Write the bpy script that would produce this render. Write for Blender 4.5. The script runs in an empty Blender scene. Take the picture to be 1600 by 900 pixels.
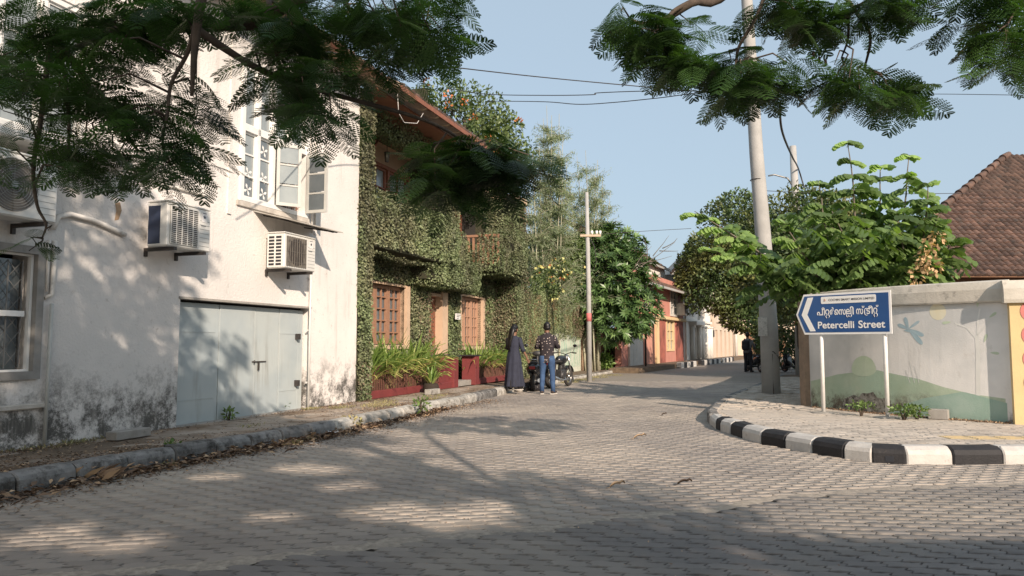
import bpy, math, random
import numpy as np
from mathutils import Matrix, Vector
rnd = random.Random(7)
rng = np.random.default_rng(11)
scene = bpy.context.scene
COL = scene.collection
R = math.radians

# ---------------- camera, sky, sun, exposure ----------------
EYE, FPX, PITCH = 1.28, 1150.0, math.atan(87 / 1150)
cd = bpy.data.cameras.new('camera')
cam = bpy.data.objects.new('camera', cd)
COL.objects.link(cam)
cam.location = (0, 0, EYE)
cam.rotation_euler = (math.pi / 2 + PITCH, 0, 0)
cd.sensor_width = 36
cd.lens = 36 * FPX / 1600
cd.clip_start = 0.05
cd.clip_end = 2000
scene.camera = cam
SUN = Vector((0.40, -0.917, 0)).normalized()
ELEV = R(25)
w = bpy.data.worlds.new('World')
scene.world = w
w.use_nodes = True
nt = w.node_tree
nt.nodes.clear()
sky = nt.nodes.new('ShaderNodeTexSky')
sky.sky_type = 'NISHITA'
sky.sun_disc = False
sky.sun_elevation = ELEV
sky.sun_rotation = math.atan2(SUN.x, SUN.y)
sky.altitude = 0
sky.air_density = 1.0
sky.dust_density = 3.2
sky.ozone_density = 1.3
bg = nt.nodes.new('ShaderNodeBackground')
bg.inputs['Strength'].default_value = 0.105
wo = nt.nodes.new('ShaderNodeOutputWorld')
haz = nt.nodes.new('ShaderNodeMix'); haz.data_type = 'RGBA'     # milky tropical air: the clear sky blended with an even veil
haz.inputs[0].default_value = 0.76
haz.inputs[7].default_value = (2.75, 3.42, 4.0, 1)
nt.links.new(sky.outputs[0], haz.inputs[6])
nt.links.new(haz.outputs[2], bg.inputs[0])
nt.links.new(bg.outputs[0], wo.inputs[0])
ld = bpy.data.lights.new('sun', 'SUN')
ld.energy = 3.4
ld.angle = R(0.55)
ld.color = (1.0, 0.83, 0.68)
lo = bpy.data.objects.new('sun', ld)
COL.objects.link(lo)
sd = Vector((SUN.x * math.cos(ELEV), SUN.y * math.cos(ELEV), math.sin(ELEV)))
lo.rotation_euler = sd.to_track_quat('Z', 'Y').to_euler()
scene.view_settings.view_transform = 'Standard'
scene.view_settings.look = 'None'
scene.view_settings.exposure = 0.85
scene.view_settings.gamma = 1.0
scene.cycles.max_bounces = 6
scene.cycles.transparent_max_bounces = 6

# ---------------- survey helpers: photo measurements -> places ----------------
def ray(px, py):
    u = (px - 800) / FPX; v = (450 - py) / FPX
    return (u, math.cos(PITCH) - v * math.sin(PITCH), math.sin(PITCH) + v * math.cos(PITCH))
def G(px, py, z=0.0):
    r = ray(px, py); k = (z - EYE) / r[2]
    return (k * r[0], k * r[1])
def D(px, py, Y):
    r = ray(px, py); k = Y / r[1]
    return Vector((k * r[0], Y, EYE + k * r[2]))
class Frame:
    """x along a street front, y into the block, z up"""
    def __init__(s, o, th):
        s.o, s.th = o, th
        s.T = (math.cos(th), math.sin(th)); s.N = (-s.T[1], s.T[0])
    def w(s, x, y, z=0):
        return Vector((s.o[0] + s.T[0] * x + s.N[0] * y, s.o[1] + s.T[1] * x + s.N[1] * y, z))
    def wl(s, px, py, y=0):
        r = ray(px, py); ox = s.o[0] + s.N[0] * y; oy = s.o[1] + s.N[1] * y
        k = (ox * s.T[1] - oy * s.T[0]) / (r[0] * s.T[1] - r[1] * s.T[0])
        return ((k * r[0] - ox) * s.T[0] + (k * r[1] - oy) * s.T[1], EYE + k * r[2])
    def inv(s, X, Y):
        dx = X - s.o[0]; dy = Y - s.o[1]
        return (dx * s.T[0] + dy * s.T[1], dx * s.N[0] + dy * s.N[1])
F1 = Frame(G(275, 667, .17), math.atan2(1150, 393))
F2 = Frame((6.8, 38.0), math.atan2(.904, .428))

# ---------------- object helpers ----------------
def link(o, parent=None):
    COL.objects.link(o)
    if parent is not None: o.parent = parent
    return o
def thing(name, label, cat, loc=(0, 0, 0), rz=0, group=None, kind=None):
    o = bpy.data.objects.new(name, None)
    o.empty_display_size = .1
    o.location = loc; o.rotation_euler = (0, 0, rz)
    COL.objects.link(o)
    if label: o['label'] = label
    if cat: o['category'] = cat
    if group: o['group'] = group
    if kind: o['kind'] = kind
    return o
def tag(o, label=None, cat=None, group=None, kind=None):
    for k, v in (('label', label), ('category', cat), ('group', group), ('kind', kind)):
        if v: o[k] = v
    return o
def kids(o): return [c for c in bpy.data.objects if c.parent == o]
def copy_tree(o, parent=None):
    ch = kids(o)
    c = o.copy(); COL.objects.link(c)
    if parent is not None: c.parent = parent
    for k in ch: copy_tree(k, c)
    return c

class MB:
    def __init__(s): s.v = []; s.f = []; s.sm = []
    def add(s, vs, fs, smooth=False):
        b = len(s.v); s.v.extend([tuple(p) for p in vs])
        s.f.extend([tuple(b + i for i in f) for f in fs]); s.sm.extend([smooth] * len(fs))
        return s
    def box(s, x0, x1, y0, y1, z0, z1, M=None, bev=0):
        if x1 < x0: x0, x1 = x1, x0
        if y1 < y0: y0, y1 = y1, y0
        if z1 < z0: z0, z1 = z1, z0
        if bev > 0:
            b = min(bev, (x1 - x0) / 2.01, (y1 - y0) / 2.01, (z1 - z0) / 2.01)
            prof = []
            for (z, i) in ((z0, b), (z0 + b, 0), (z1 - b, 0), (z1, b)):
                X0, X1, Y0, Y1 = x0 + i, x1 - i, y0 + i, y1 - i
                c = b * .6 if i == 0 else b * .3
                prof.append([(X0 + c, Y0, z), (X1 - c, Y0, z), (X1, Y0 + c, z), (X1, Y1 - c, z), (X1 - c, Y1, z), (X0 + c, Y1, z), (X0, Y1 - c, z), (X0, Y0 + c, z)])
            vs = [p for r in prof for p in r]; fs = []
            for k in range(3):
                for j in range(8):
                    a = k * 8 + j; c2 = k * 8 + (j + 1) % 8
                    fs.append((a, c2, c2 + 8, a + 8))
            fs.append(tuple(range(7, -1, -1))); fs.append(tuple(range(24, 32)))
        else:
            vs = [(x0, y0, z0), (x1, y0, z0), (x1, y1, z0), (x0, y1, z0), (x0, y0, z1), (x1, y0, z1), (x1, y1, z1), (x0, y1, z1)]
            fs = [(0, 3, 2, 1), (4, 5, 6, 7), (0, 1, 5, 4), (1, 2, 6, 5), (2, 3, 7, 6), (3, 0, 4, 7)]
        if M is not None: vs = [tuple(M @ Vector(p)) for p in vs]
        return s.add(vs, fs)
    def prism(s, poly, z0, z1, M=None):
        n = len(poly)
        vs = [(p[0], p[1], z0) for p in poly] + [(p[0], p[1], z1) for p in poly]
        fs = [tuple(range(n - 1, -1, -1)), tuple(range(n, 2 * n))] + [(i, (i + 1) % n, n + (i + 1) % n, n + i) for i in range(n)]
        if M is not None: vs = [tuple(M @ Vector(p)) for p in vs]
        return s.add(vs, fs)
    def tube(s, pts, rad, n=8, cap=True, smooth=True, flat=None):
        pts = [Vector(p) for p in pts]; m = len(pts)
        if not hasattr(rad, '__len__'): rad = [rad] * m
        vs = []; up = None
        for i, p in enumerate(pts):
            d = (pts[min(i + 1, m - 1)] - pts[max(i - 1, 0)])
            d = d.normalized() if d.length > 1e-9 else Vector((0, 0, 1))
            if up is None:
                up = Vector((0, 0, 1)) if abs(d.z) < .9 else Vector((0, 1, 0))
            a = d.cross(up)
            if a.length < 1e-6: a = d.orthogonal()
            a.normalize(); b = a.cross(d).normalized(); up = b
            r = rad[i]; ra, rb = (r if hasattr(r, '__len__') else (r, r))
            for k in range(n):
                t = 2 * math.pi * k / n
                vs.append(p + a * (math.cos(t) * ra) + b * (math.sin(t) * rb))
        fs = []
        for i in range(m - 1):
            for k in range(n):
                k2 = (k + 1) % n
                fs.append((i * n + k, i * n + k2, (i + 1) * n + k2, (i + 1) * n + k))
        s.add(vs, fs, smooth)
        if cap:
            b = len(s.v) - len(vs)
            s.f.append(tuple(b + k for k in range(n - 1, -1, -1))); s.sm.append(False)
            s.f.append(tuple(b + (m - 1) * n + k for k in range(n))); s.sm.append(False)
        return s
    def cyl(s, p0, p1, r0, r1=None, n=12): return s.tube([p0, p1], [r0, r0 if r1 is None else r1], n)
    def ball(s, c, r, n=12, m=8, M=None):
        rx, ry, rz = r if hasattr(r, '__len__') else (r, r, r)
        vs = []
        for i in range(m + 1):
            t = math.pi * i / m
            for k in range(n):
                q = 2 * math.pi * k / n
                vs.append(Vector((c[0] + rx * math.sin(t) * math.cos(q), c[1] + ry * math.sin(t) * math.sin(q), c[2] + rz * math.cos(t))))
        if M is not None: vs = [M @ p for p in vs]
        fs = [(i * n + k, (i + 1) * n + k, (i + 1) * n + (k + 1) % n, i * n + (k + 1) % n) for i in range(m) for k in range(n)]
        return s.add(vs, fs, True)
    def rot(s, M): s.v = [tuple(M @ Vector(p)) for p in s.v]; return s
    def mesh(s, name, mat):
        me = bpy.data.meshes.new(name)
        me.from_pydata(s.v, [], s.f)
        me.polygons.foreach_set('use_smooth', s.sm)
        for m_ in (mat if isinstance(mat, (list, tuple)) else [mat]): me.materials.append(m_)
        a_ = me.attributes.new('var', 'FLOAT', 'POINT'); a_.data.foreach_set('value', np.full(len(s.v), .5, np.float32))
        me.update()
        return me
    def build(s, name, mat, parent=None, loc=(0, 0, 0), rz=0):
        o = bpy.data.objects.new(name, s.mesh(name, mat))
        o.location = loc; o.rotation_euler = (0, 0, rz)
        return link(o, parent)
def place(name, me, parent=None, loc=(0, 0, 0), rot=(0, 0, 0), sc=None):
    o = bpy.data.objects.new(name, me); o.location = loc; o.rotation_euler = rot
    if sc: o.scale = sc
    return link(o, parent)

def np_mesh(name, V, Q, mat, parent=None, var=None, loc=(0, 0, 0), rz=0, smooth=False, k=4):
    """large meshes of quads (or k-gons) straight from numpy arrays"""
    me = bpy.data.meshes.new(name)
    V = np.asarray(V, np.float32); Q = np.asarray(Q, np.int32)
    me.vertices.add(len(V)); me.vertices.foreach_set('co', V.ravel())
    me.loops.add(Q.size); me.loops.foreach_set('vertex_index', Q.ravel())
    me.polygons.add(len(Q))
    me.polygons.foreach_set('loop_start', np.arange(0, Q.size, k, dtype=np.int32))
    me.polygons.foreach_set('loop_total', np.full(len(Q), k, np.int32))
    if smooth: me.polygons.foreach_set('use_smooth', np.ones(len(Q), bool))
    if var is not None:
        a = me.attributes.new('var', 'FLOAT', 'POINT'); a.data.foreach_set('value', np.asarray(var, np.float32))
    me.materials.append(mat); me.update(calc_edges=True); me.validate()
    o = bpy.data.objects.new(name, me); o.location = loc; o.rotation_euler = (0, 0, rz)
    return link(o, parent)

# ---------------- procedural materials ----------------
MATS = {}
def mat(name, c1, c2=None, scale=3.0, rough=.8, bump=0, bscale=60, var=0, rand=0, spots=None, sscale=8, sth=(.55, .7),
        metal=0, streak=None, c3=None, c3scale=.7, low=None, lowz=(0, .8), trans=0, spec=None, stretch=None, huevar=None, coat=0, island=0):
    """c1/c2 noise blend; spots = colour of blotches; c3 = slow large patches; low = grime near the foot; var/rand = tone per leaf / per piece"""
    m = bpy.data.materials.new(name); m.use_nodes = True
    n = m.node_tree; P = n.nodes['Principled BSDF']; L = n.links.new
    def N(t, **k):
        x = n.nodes.new(t)
        for a, b in k.items(): setattr(x, a, b)
        return x
    geo = N('ShaderNodeNewGeometry'); vec = geo.outputs['Position']
    if stretch:
        mp = N('ShaderNodeMapping'); mp.inputs['Scale'].default_value = stretch; L(vec, mp.inputs[0]); svec = mp.outputs[0]
    else: svec = vec
    def noise(sc, det=6, v=None, rough_=.6):
        x = N('ShaderNodeTexNoise'); x.inputs['Scale'].default_value = sc; x.inputs['Detail'].default_value = det
        x.inputs['Roughness'].default_value = rough_
        L(v or svec, x.inputs['Vector']); return x.outputs['Fac']
    def ramp(f, a, b):
        x = N('ShaderNodeMapRange'); x.inputs[1].default_value = a; x.inputs[2].default_value = b; L(f, x.inputs[0]); return x.outputs[0]
    def mix(f, a, b, mode='MIX'):
        x = N('ShaderNodeMix', data_type='RGBA', blend_type=mode)
        if isinstance(f, (int, float)): x.inputs[0].default_value = f
        else: L(f, x.inputs[0])
        for i, c in ((6, a), (7, b)):
            if isinstance(c, tuple): x.inputs[i].default_value = (*c, 1)
            else: L(c, x.inputs[i])
        return x.outputs[2]
    c = c1
    if c2: c = mix(ramp(noise(scale), .35, .65), c1, c2)
    if c3: c = mix(ramp(noise(c3scale, 4), .42, .62), c, c3)
    if low:
        sx = N('ShaderNodeSeparateXYZ'); L(vec, sx.inputs[0])
        h = ramp(sx.outputs[2], lowz[1], lowz[0])
        nn = noise(3.2, 12, vec, .82)
        x = N('ShaderNodeMath', operation='MULTIPLY'); L(h, x.inputs[0]); L(ramp(nn, .40, .62), x.inputs[1])
        c = mix(ramp(x.outputs[0], .10, .50), c, low)
    if streak:
        mp3 = N('ShaderNodeMapping'); mp3.inputs['Scale'].default_value = (1.0, 1.0, .10); L(vec, mp3.inputs[0])
        a_ = ramp(noise(7, 6, mp3.outputs[0], .7), .52, .72); b_ = ramp(noise(.6, 4, vec), .45, .62)
        x = N('ShaderNodeMath', operation='MULTIPLY'); L(a_, x.inputs[0]); L(b_, x.inputs[1]); c = mix(x.outputs[0], c, streak)
    if spots: c = mix(ramp(noise(sscale, 8, rough_=.7), *sth), c, spots)
    if huevar:
        at = N('ShaderNodeAttribute', attribute_name='var'); c = mix(ramp(at.outputs['Fac'], .55, 1.0), c, huevar)
    if var or rand or island:
        src = None
        for amt, kind in ((var, 'v'), (rand, 'r'), (island, 'i')):
            if not amt: continue
            if kind == 'v': o_ = N('ShaderNodeAttribute', attribute_name='var').outputs['Fac']
            elif kind == 'r': o_ = N('ShaderNodeObjectInfo').outputs['Random']
            else: o_ = geo.outputs['Random Per Island']
            x = N('ShaderNodeMapRange'); x.inputs[3].default_value = 1 - amt; x.inputs[4].default_value = 1 + amt; L(o_, x.inputs[0])
            cc = N('ShaderNodeCombineColor')
            for i in range(3): L(x.outputs[0], cc.inputs[i])
            c = mix(1.0, c, cc.outputs[0], 'MULTIPLY')
    if isinstance(c, tuple): P.inputs['Base Color'].default_value = (*c, 1)
    else: L(c, P.inputs['Base Color'])
    P.inputs['Roughness'].default_value = rough; P.inputs['Metallic'].default_value = metal
    if spec is not None: P.inputs['Specular IOR Level'].default_value = spec
    if coat: P.inputs['Coat Weight'].default_value = coat
    if bump:
        b = N('ShaderNodeBump'); b.inputs['Strength'].default_value = 1; b.inputs['Distance'].default_value = bump
        L(noise(bscale, 5, vec), b.inputs['Height']); L(b.outputs[0], P.inputs['Normal'])
    if trans:
        t = N('ShaderNodeBsdfTranslucent')
        if isinstance(c, tuple): t.inputs[0].default_value = (*c, 1)
        else:
            L(mix(1.0, c, (1.5, 1.7, .6), 'MULTIPLY'), t.inputs[0])
        ms = N('ShaderNodeMixShader'); ms.inputs[0].default_value = trans
        L(P.outputs[0], ms.inputs[1]); L(t.outputs[0], ms.inputs[2])
        L(ms.outputs[0], n.nodes['Material Output'].inputs[0])
    MATS[name] = m
    return m
M = MATS
mat('stucco', (.77, .725, .685), (.71, .67, .635), 1.2, .9, .010, 34, streak=(.50, .47, .43), c3=(.62, .60, .57), c3scale=.35, low=(.10, .095, .085), lowz=(.1, 1.25), spots=(.46, .43, .39), sscale=9, sth=(.60, .74))
mat('stucco_smooth', (.74, .71, .66), (.66, .63, .58), 2, .85, .004, 40, spots=(.34, .31, .27), sscale=4, sth=(.60, .78))
mat('sill_stain', (.60, .56, .50), (.42, .38, .33), 5, .9, .006, 40)
mat('white_paint', (.78, .77, .74), (.70, .69, .66), 6, .5, .001, 60)
mat('grey_shutter', (.50, .50, .47), (.44, .44, .41), 6, .55)
mat('rust_stain', (.30, .26, .21), (.38, .36, .32), 9, .9, spots=(.2, .16, .12), sscale=12, sth=(.5, .65))
mat('mural_bare', (.10, .085, .07), (.34, .33, .29), 9, .95, .006, 40, spots=(.05, .045, .035), sscale=14, sth=(.5, .6))
mat('lattice', (.16, .16, .155), rough=.6)
mat('garage_paint', (.40, .45, .46), (.36, .41, .42), 1.5, .5, .003, 8, streak=(.30, .31, .29),  c3=(.44, .48, .47), c3scale=.8, spots=(.28, .25, .2), sscale=14, sth=(.70, .84))
mat('dark_gap', (.03, .028, .025), rough=.9)
mat('glass', (.10, .12, .13), (.16, .18, .19), 1.4, .08, .002, 3, spec=.9)
mat('glass_pale', (.30, .33, .33), (.22, .25, .26), 2.4, .12, .002, 3, spec=.8)
mat('concrete', (.34, .32, .29), (.26, .245, .22), 6, .9, .004, 60, spots=(.14, .13, .12), sscale=7, sth=(.60, .78))
mat('pole_concrete', (.40, .392, .375), (.33, .325, .31), 3, .85, .003, 50, spots=(.25, .24, .22), sscale=9, sth=(.62, .8))
mat('kerb_stone', (.15, .148, .145), (.23, .225, .215), 9, .85, .006, 55, rand=.22, spots=(.05, .046, .04), sscale=6, sth=(.47, .62))
mat('kerb_pale', (.46, .44, .40), (.34, .33, .30), 7, .85, .006, 55, rand=.2, spots=(.13, .115, .095), sscale=6, sth=(.50, .66))  # lighter copy of the kerb stone, for the sunlit stretch
mat('kerb_black', (.010, .010, .012), (.018, .017, .019), 9, .7, .004, 60, spots=(.14, .12, .10), sscale=13, sth=(.64, .84))
mat('kerb_white', (.54, .52, .485), (.46, .44, .41), 9, .7, .004, 60, spots=(.24, .20, .16), sscale=13, sth=(.60, .74))
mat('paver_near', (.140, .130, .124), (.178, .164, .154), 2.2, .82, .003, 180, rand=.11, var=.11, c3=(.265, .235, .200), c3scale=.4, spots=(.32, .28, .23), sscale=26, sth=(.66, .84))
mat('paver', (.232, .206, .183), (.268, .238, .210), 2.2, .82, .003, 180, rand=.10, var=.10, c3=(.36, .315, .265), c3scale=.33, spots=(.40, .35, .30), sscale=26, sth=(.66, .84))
mat('joint_sand', (.12, .10, .080), (.045, .037, .030), 14, .95, .004, 120)
mat('seam_sand', (.40, .35, .29), (.22, .195, .165), 16, .95, .006, 90)
mat('walk_slab', (.36, .305, .25), (.29, .245, .20), 3, .9, .004, 90, rand=.16, var=.16, c3=(.19, .135, .09), c3scale=1.3)
mat('walk_brick', (.46, .41, .35), (.38, .34, .295), 4, .88, .004, 90, rand=.2, var=.2, spots=(.2, .17, .14), sscale=9, sth=(.58, .75))
mat('walk_sand', (.18, .13, .085), (.11, .08, .055), 9, .95, .006, 60)
mat('soil', (.15, .10, .065), (.09, .065, .045), 5, .95, .01, 30)
mat('tactile', (.48, .38, .20), (.40, .33, .22), 12, .85, .003, 90)
mat('roof_tile', (.150, .088, .064), (.085, .050, .038), 5, .8, .004, 60, rand=.42, var=.42, spots=(.075, .06, .05), sscale=3, sth=(.5, .68))
mat('wood_red', (.26, .10, .055), (.19, .075, .045), 8, .6, .002, 80)
mat('wood_soffit', (.30, .13, .075), (.24, .10, .06), 4, .7, .002, 60)
mat('wood_pale', (.55, .42, .30), (.44, .32, .22), 6, .7, .002, 60)
mat('wood_window', (.34, .185, .115), (.28, .15, .095), 8, .6)
mat('wood_window_light', (.46, .27, .18), (.40, .23, .15), 8, .6)
mat('plaster_tan', (.58, .42, .29), (.50, .36, .25), 3, .85, .003, 40)
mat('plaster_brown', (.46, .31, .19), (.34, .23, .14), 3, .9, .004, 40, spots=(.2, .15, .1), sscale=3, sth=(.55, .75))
mat('red_paint', (.20, .040, .040), (.16, .034, .034), 4, .6, .002, 60, spots=(.16, .07, .055), sscale=9, sth=(.62, .8))
mat('rail_metal', (.17, .075, .055), (.12, .06, .045), 9, .6)
mat('black_coping', (.03, .028, .028), rough=.5)
mat('ac_white', (.68, .67, .63), (.62, .61, .57), 3, .4, .0005, 60)
mat('ac_fin', (.11, .10, .09), (.17, .155, .13), 12, .5)
mat('ac_dark', (.016, .018, .024), rough=.5)
mat('ac_blue', (.022, .032, .065), (.03, .04, .07), 5, .4)
mat('metal_dark', (.03, .028, .026), (.05, .04, .035), 20, .5)
mat('metal_grey', (.30, .30, .29), (.22, .22, .21), 12, .45, metal=.5)
mat('awning_metal', (.44, .42, .38), (.30, .27, .23), 5, .6, .002, 30)
mat('pvc', (.50, .50, .47), (.42, .42, .39), 6, .5)
mat('pipe_white', (.66, .65, .62), (.58, .57, .54), 6, .5)
mat('soil_dark', (.035, .025, .018), rough=.9)
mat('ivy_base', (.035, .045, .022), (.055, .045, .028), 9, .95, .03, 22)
mat('ivy_leaf', (.215, .270, .128), (.165, .210, .100), .9, .6, var=.5, c3=(.200, .200, .115), c3scale=.9, trans=.12, huevar=(.25, .27, .15))
mat('ivy_dry', (.13, .10, .062), (.17, .13, .085), 1.5, .8, var=.5)
mat('canopy_leaf', (.034, .075, .022), (.052, .105, .028), 1.1, .45, var=.5, trans=.32)
mat('canopy_far', (.030, .060, .024), rough=.7, var=.4)
mat('bark', (.10, .075, .055), (.06, .045, .035), 14, .9, .006, 40)
mat('bark_grey', (.20, .17, .135), (.13, .11, .09), 14, .9, .006, 40)
mat('fresh_leaf', (.11, .18, .065), (.16, .24, .08), .8, .42, var=.45, trans=.35, huevar=(.24, .34, .10))
mat('mango_leaf', (.060, .120, .040), (.085, .150, .048), 1.2, .35, var=.55, trans=.15, huevar=(.13, .20, .07))
mat('tree_dark', (.060, .105, .036), (.090, .135, .044), .7, .55, var=.6, trans=.12, c3=(.125, .125, .035), c3scale=.35)
mat('tree_mid', (.10, .15, .055), (.13, .17, .065), .6, .55, var=.5, trans=.2)
mat('bamboo_leaf', (.20, .25, .15), (.25, .29, .18), .8, .6, var=.4, trans=.3)
mat('bamboo_culm', (.30, .29, .20), (.38, .36, .27), 4, .6)
mat('flower_orange', (.62, .17, .05), (.55, .22, .09), 5, .6, var=.3, trans=.2)
mat('flower_yellow', (.68, .58, .20), (.60, .62, .30), 5, .6, var=.3, trans=.2)
mat('seed_cluster', (.52, .36, .20), (.42, .27, .15), 8, .8, var=.4, trans=.2)
mat('strap_leaf', (.15, .25, .055), (.22, .32, .08), 1.4, .45, var=.45, trans=.25, huevar=(.45, .40, .17))
mat('weed_leaf', (.10, .17, .045), (.14, .20, .06), 3, .6, var=.5, trans=.2)
mat('grass_dry', (.22, .22, .10), (.30, .25, .13), 3, .8, var=.5, trans=.1)
mat('dry_leaf', (.21, .135, .085), (.135, .085, .055), 3, .8, var=.6, huevar=(.36, .25, .15))
mat('paper_white', (.74, .72, .70), rough=.7)
mat('sign_blue', (.014, .068, .21), (.018, .078, .23), 3, .28, spec=.6)
mat('sign_white', (.76, .76, .74), rough=.4)
mat('sign_ink', (.06, .05, .05), rough=.6)
mat('sign_orange', (.55, .25, .12), rough=.6)
mat('post_white', (.74, .73, .70), (.66, .65, .62), 8, .45, spots=(.4, .36, .3), sscale=10, sth=(.66, .8))
mat('mural_white', (.76, .745, .715), (.68, .67, .645), 1.2, .85, .003, 50, c3=(.54, .545, .53), c3scale=.8, low=(.17, .15, .12), lowz=(.15, .40), streak=(.50, .49, .46), spots=(.52, .50, .46), sscale=4, sth=(.60, .76))
mat('mural_green', (.45, .52, .40), (.33, .42, .30), 2.5, .85, .003, 50, c3=(.36, .47, .36), c3scale=1.4, low=(.12, .10, .075), lowz=(.17, .62), spots=(.50, .52, .44), sscale=5, sth=(.62, .8))
mat('mural_teal', (.26, .38, .31), (.33, .43, .37), 2.5, .85, .003, 50)
mat('mural_blue', (.30, .43, .48), (.40, .50, .54), 6, .85)
mat('mural_yellow', (.69, .63, .44), (.67, .64, .50), 6, .85)
mat('mural_greyline', (.62, .625, .59), (.67, .665, .63), 6, .85)
mat('mural_leafgreen', (.44, .53, .38), (.50, .57, .44), 6, .85)
mat('coping_stone', (.56, .525, .455), (.46, .43, .37), 4, .9, .006, 40, spots=(.12, .11, .095), sscale=3.2, sth=(.56, .70))
mat('yellow_paint', (.66, .51, .26), (.60, .46, .24), 3, .8, .003, 50)
mat('pink_paint', (.58, .20, .17), (.52, .18, .16), 5, .8)
mat('timber_post', (.27, .20, .145), (.20, .15, .11), 8, .9, .006, 30)
mat('house_red', (.52, .235, .185), (.45, .20, .155), 1.5, .85, .003, 30)
mat('house_brick', (.38, .12, .085), (.31, .10, .075), 1.5, .85, .003, 30, c3=(.17, .06, .045), c3scale=1.2)
mat('house_salmon', (.56, .27, .20), (.50, .24, .18), 2, .85)
mat('house_yellow', (.66, .50, .28), (.60, .45, .26), 2, .85)
mat('house_white', (.78, .745, .69), (.68, .65, .60), 1.5, .85, .003, 30, spots=(.36, .33, .3), sscale=2, sth=(.58, .78))
mat('house_cream', (.60, .49, .39), (.54, .44, .35), 1.2, .85)
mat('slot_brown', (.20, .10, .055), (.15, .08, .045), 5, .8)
mat('door_white', (.60, .57, .53), (.52, .5, .46), 6, .7)
mat('skin', (.20, .105, .065), rough=.55)
mat('hair', (.008, .007, .007), rough=.45)
mat('jeans', (.045, .095, .20), (.028, .06, .135), 7, .85, .001, 200)
mat('dress', (.026, .030, .052), (.020, .023, .04), 9, .85, .002, 90)
mat('cloth_black', (.016, .015, .018), (.026, .024, .028), 9, .85, .001, 120)
mat('cloth_grey', (.20, .20, .20), (.14, .14, .15), 9, .85)
mat('shoe', (.05, .035, .03), rough=.6)
mat('sole', (.6, .56, .5), rough=.7)
mat('dot', (.55, .48, .42), rough=.8)
mat('rubber', (.022, .020, .019), (.045, .04, .036), 20, .8, .002, 60)
mat('bike_black', (.012, .012, .014), rough=.25, coat=.5)
mat('bike_dark', (.03, .03, .032), (.05, .05, .05), 15, .5)
mat('chrome', (.55, .54, .52), rough=.25, metal=.9)
mat('bike_red', (.35, .03, .025), rough=.3)
mat('band_pink', (.62, .16, .16), (.50, .16, .15), 12, .8)
mat('poster', (.62, .60, .56), (.50, .49, .46), 9, .7, spots=(.36, .35, .33), sscale=26, sth=(.52, .6))
mat('lamp_glass', (.30, .28, .22), rough=.2)
mat('graffiti_green', (.42, .58, .44), (.30, .46, .36), 3, .85, .003, 30, spots=(.62, .66, .58), sscale=5, sth=(.5, .62))
mat('graffiti_white', (.62, .64, .56), (.50, .55, .45), 3, .85, .003, 30, spots=(.25, .33, .24), sscale=5, sth=(.58, .68))
mat('plaster_grey', (.30, .29, .27), (.22, .21, .195), 5, .9, .005, 40)
# ================= GROUND, ROAD, KERBS, PAVEMENTS =================
def catmull(P, n=8):
    out = []
    P = [np.array(p, float) for p in P]
    Q = [2 * P[0] - P[1]] + P + [2 * P[-1] - P[-2]]
    for i in range(1, len(Q) - 2):
        for t in np.linspace(0, 1, n, endpoint=False):
            a, b, c, d = Q[i - 1], Q[i], Q[i + 1], Q[i + 2]
            out.append(.5 * ((2 * b) + (c - a) * t + (2 * a - 5 * b + 4 * c - d) * t * t + (3 * b - a - 3 * c + d) * t ** 3))
    out.append(P[-1]); return out
b = MB(); b.box(-260, 260, -160, 420, -3, -.12)
tag(b.build('ground', M['soil']), kind='structure')

# kerb lines in world x, y
rk_px = [(1118, 670), (1125, 673), (1141, 678), (1159, 685), (1188, 693), (1226, 700), (1268, 708), (1318, 716.5), (1362, 722.5), (1417, 725.6), (1490, 725.8), (1569, 725.6)]
RK = [G(x, y) for x, y in rk_px]
RK += [(RK[-1][0] + .55, RK[-1][1] + .0), (RK[-1][0] + 1.1, RK[-1][1] + .03), (RK[-1][0] + 1.65, RK[-1][1] + .05), (RK[-1][0] + 2.2, RK[-1][1] + .06)]
RKf = [(9.8, 27.0), (8.0, 23.2), (6.3, 19.6), (5.0, 16.9), (4.15, 14.9), (3.62, 13.5), (3.28, 12.5)]
def left_y(s):            # kerb face line of the left pavement, in F1
    return np.interp(s, [-10, -2, 1, 4, 7, 10.2, 11.6, 14, 40], [-1.42, -1.45, -1.66, -1.56, -1.42, -1.18, -1.02, -1.08, -1.25])
seam = np.array([G(*p) for p in [(-300, 930), (0, 905), (300, 884), (470, 865), (640, 842), (850, 826), (960, 808), (1100, 797), (1200, 778), (1400, 762), (1600, 756), (2200, 745)]])
def seam_y(x): return np.interp(x, seam[:, 0], seam[:, 1])

# road: joint-sand bed + pavers
bed = MB(); bed.box(-22, 40, -14, 30.0, -.118, -.014)
road = bed.build('road', M['joint_sand']); tag(road, kind='structure')
far = MB()
farm = mat('paver_far', (.235, .21, .185), (.28, .25, .22), 2.2, .85, .004, 30, c3=(.26, .225, .185), c3scale=.5, spots=(.10, .085, .07), sscale=16, sth=(.56, .66))
far.box(-30, 60, 25.2, 140, -.06, -.002)
far.box(-40, 60, -30, 1.6, -.05, -.004)
tag(far.build('paved_street', farm), kind='structure')

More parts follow.
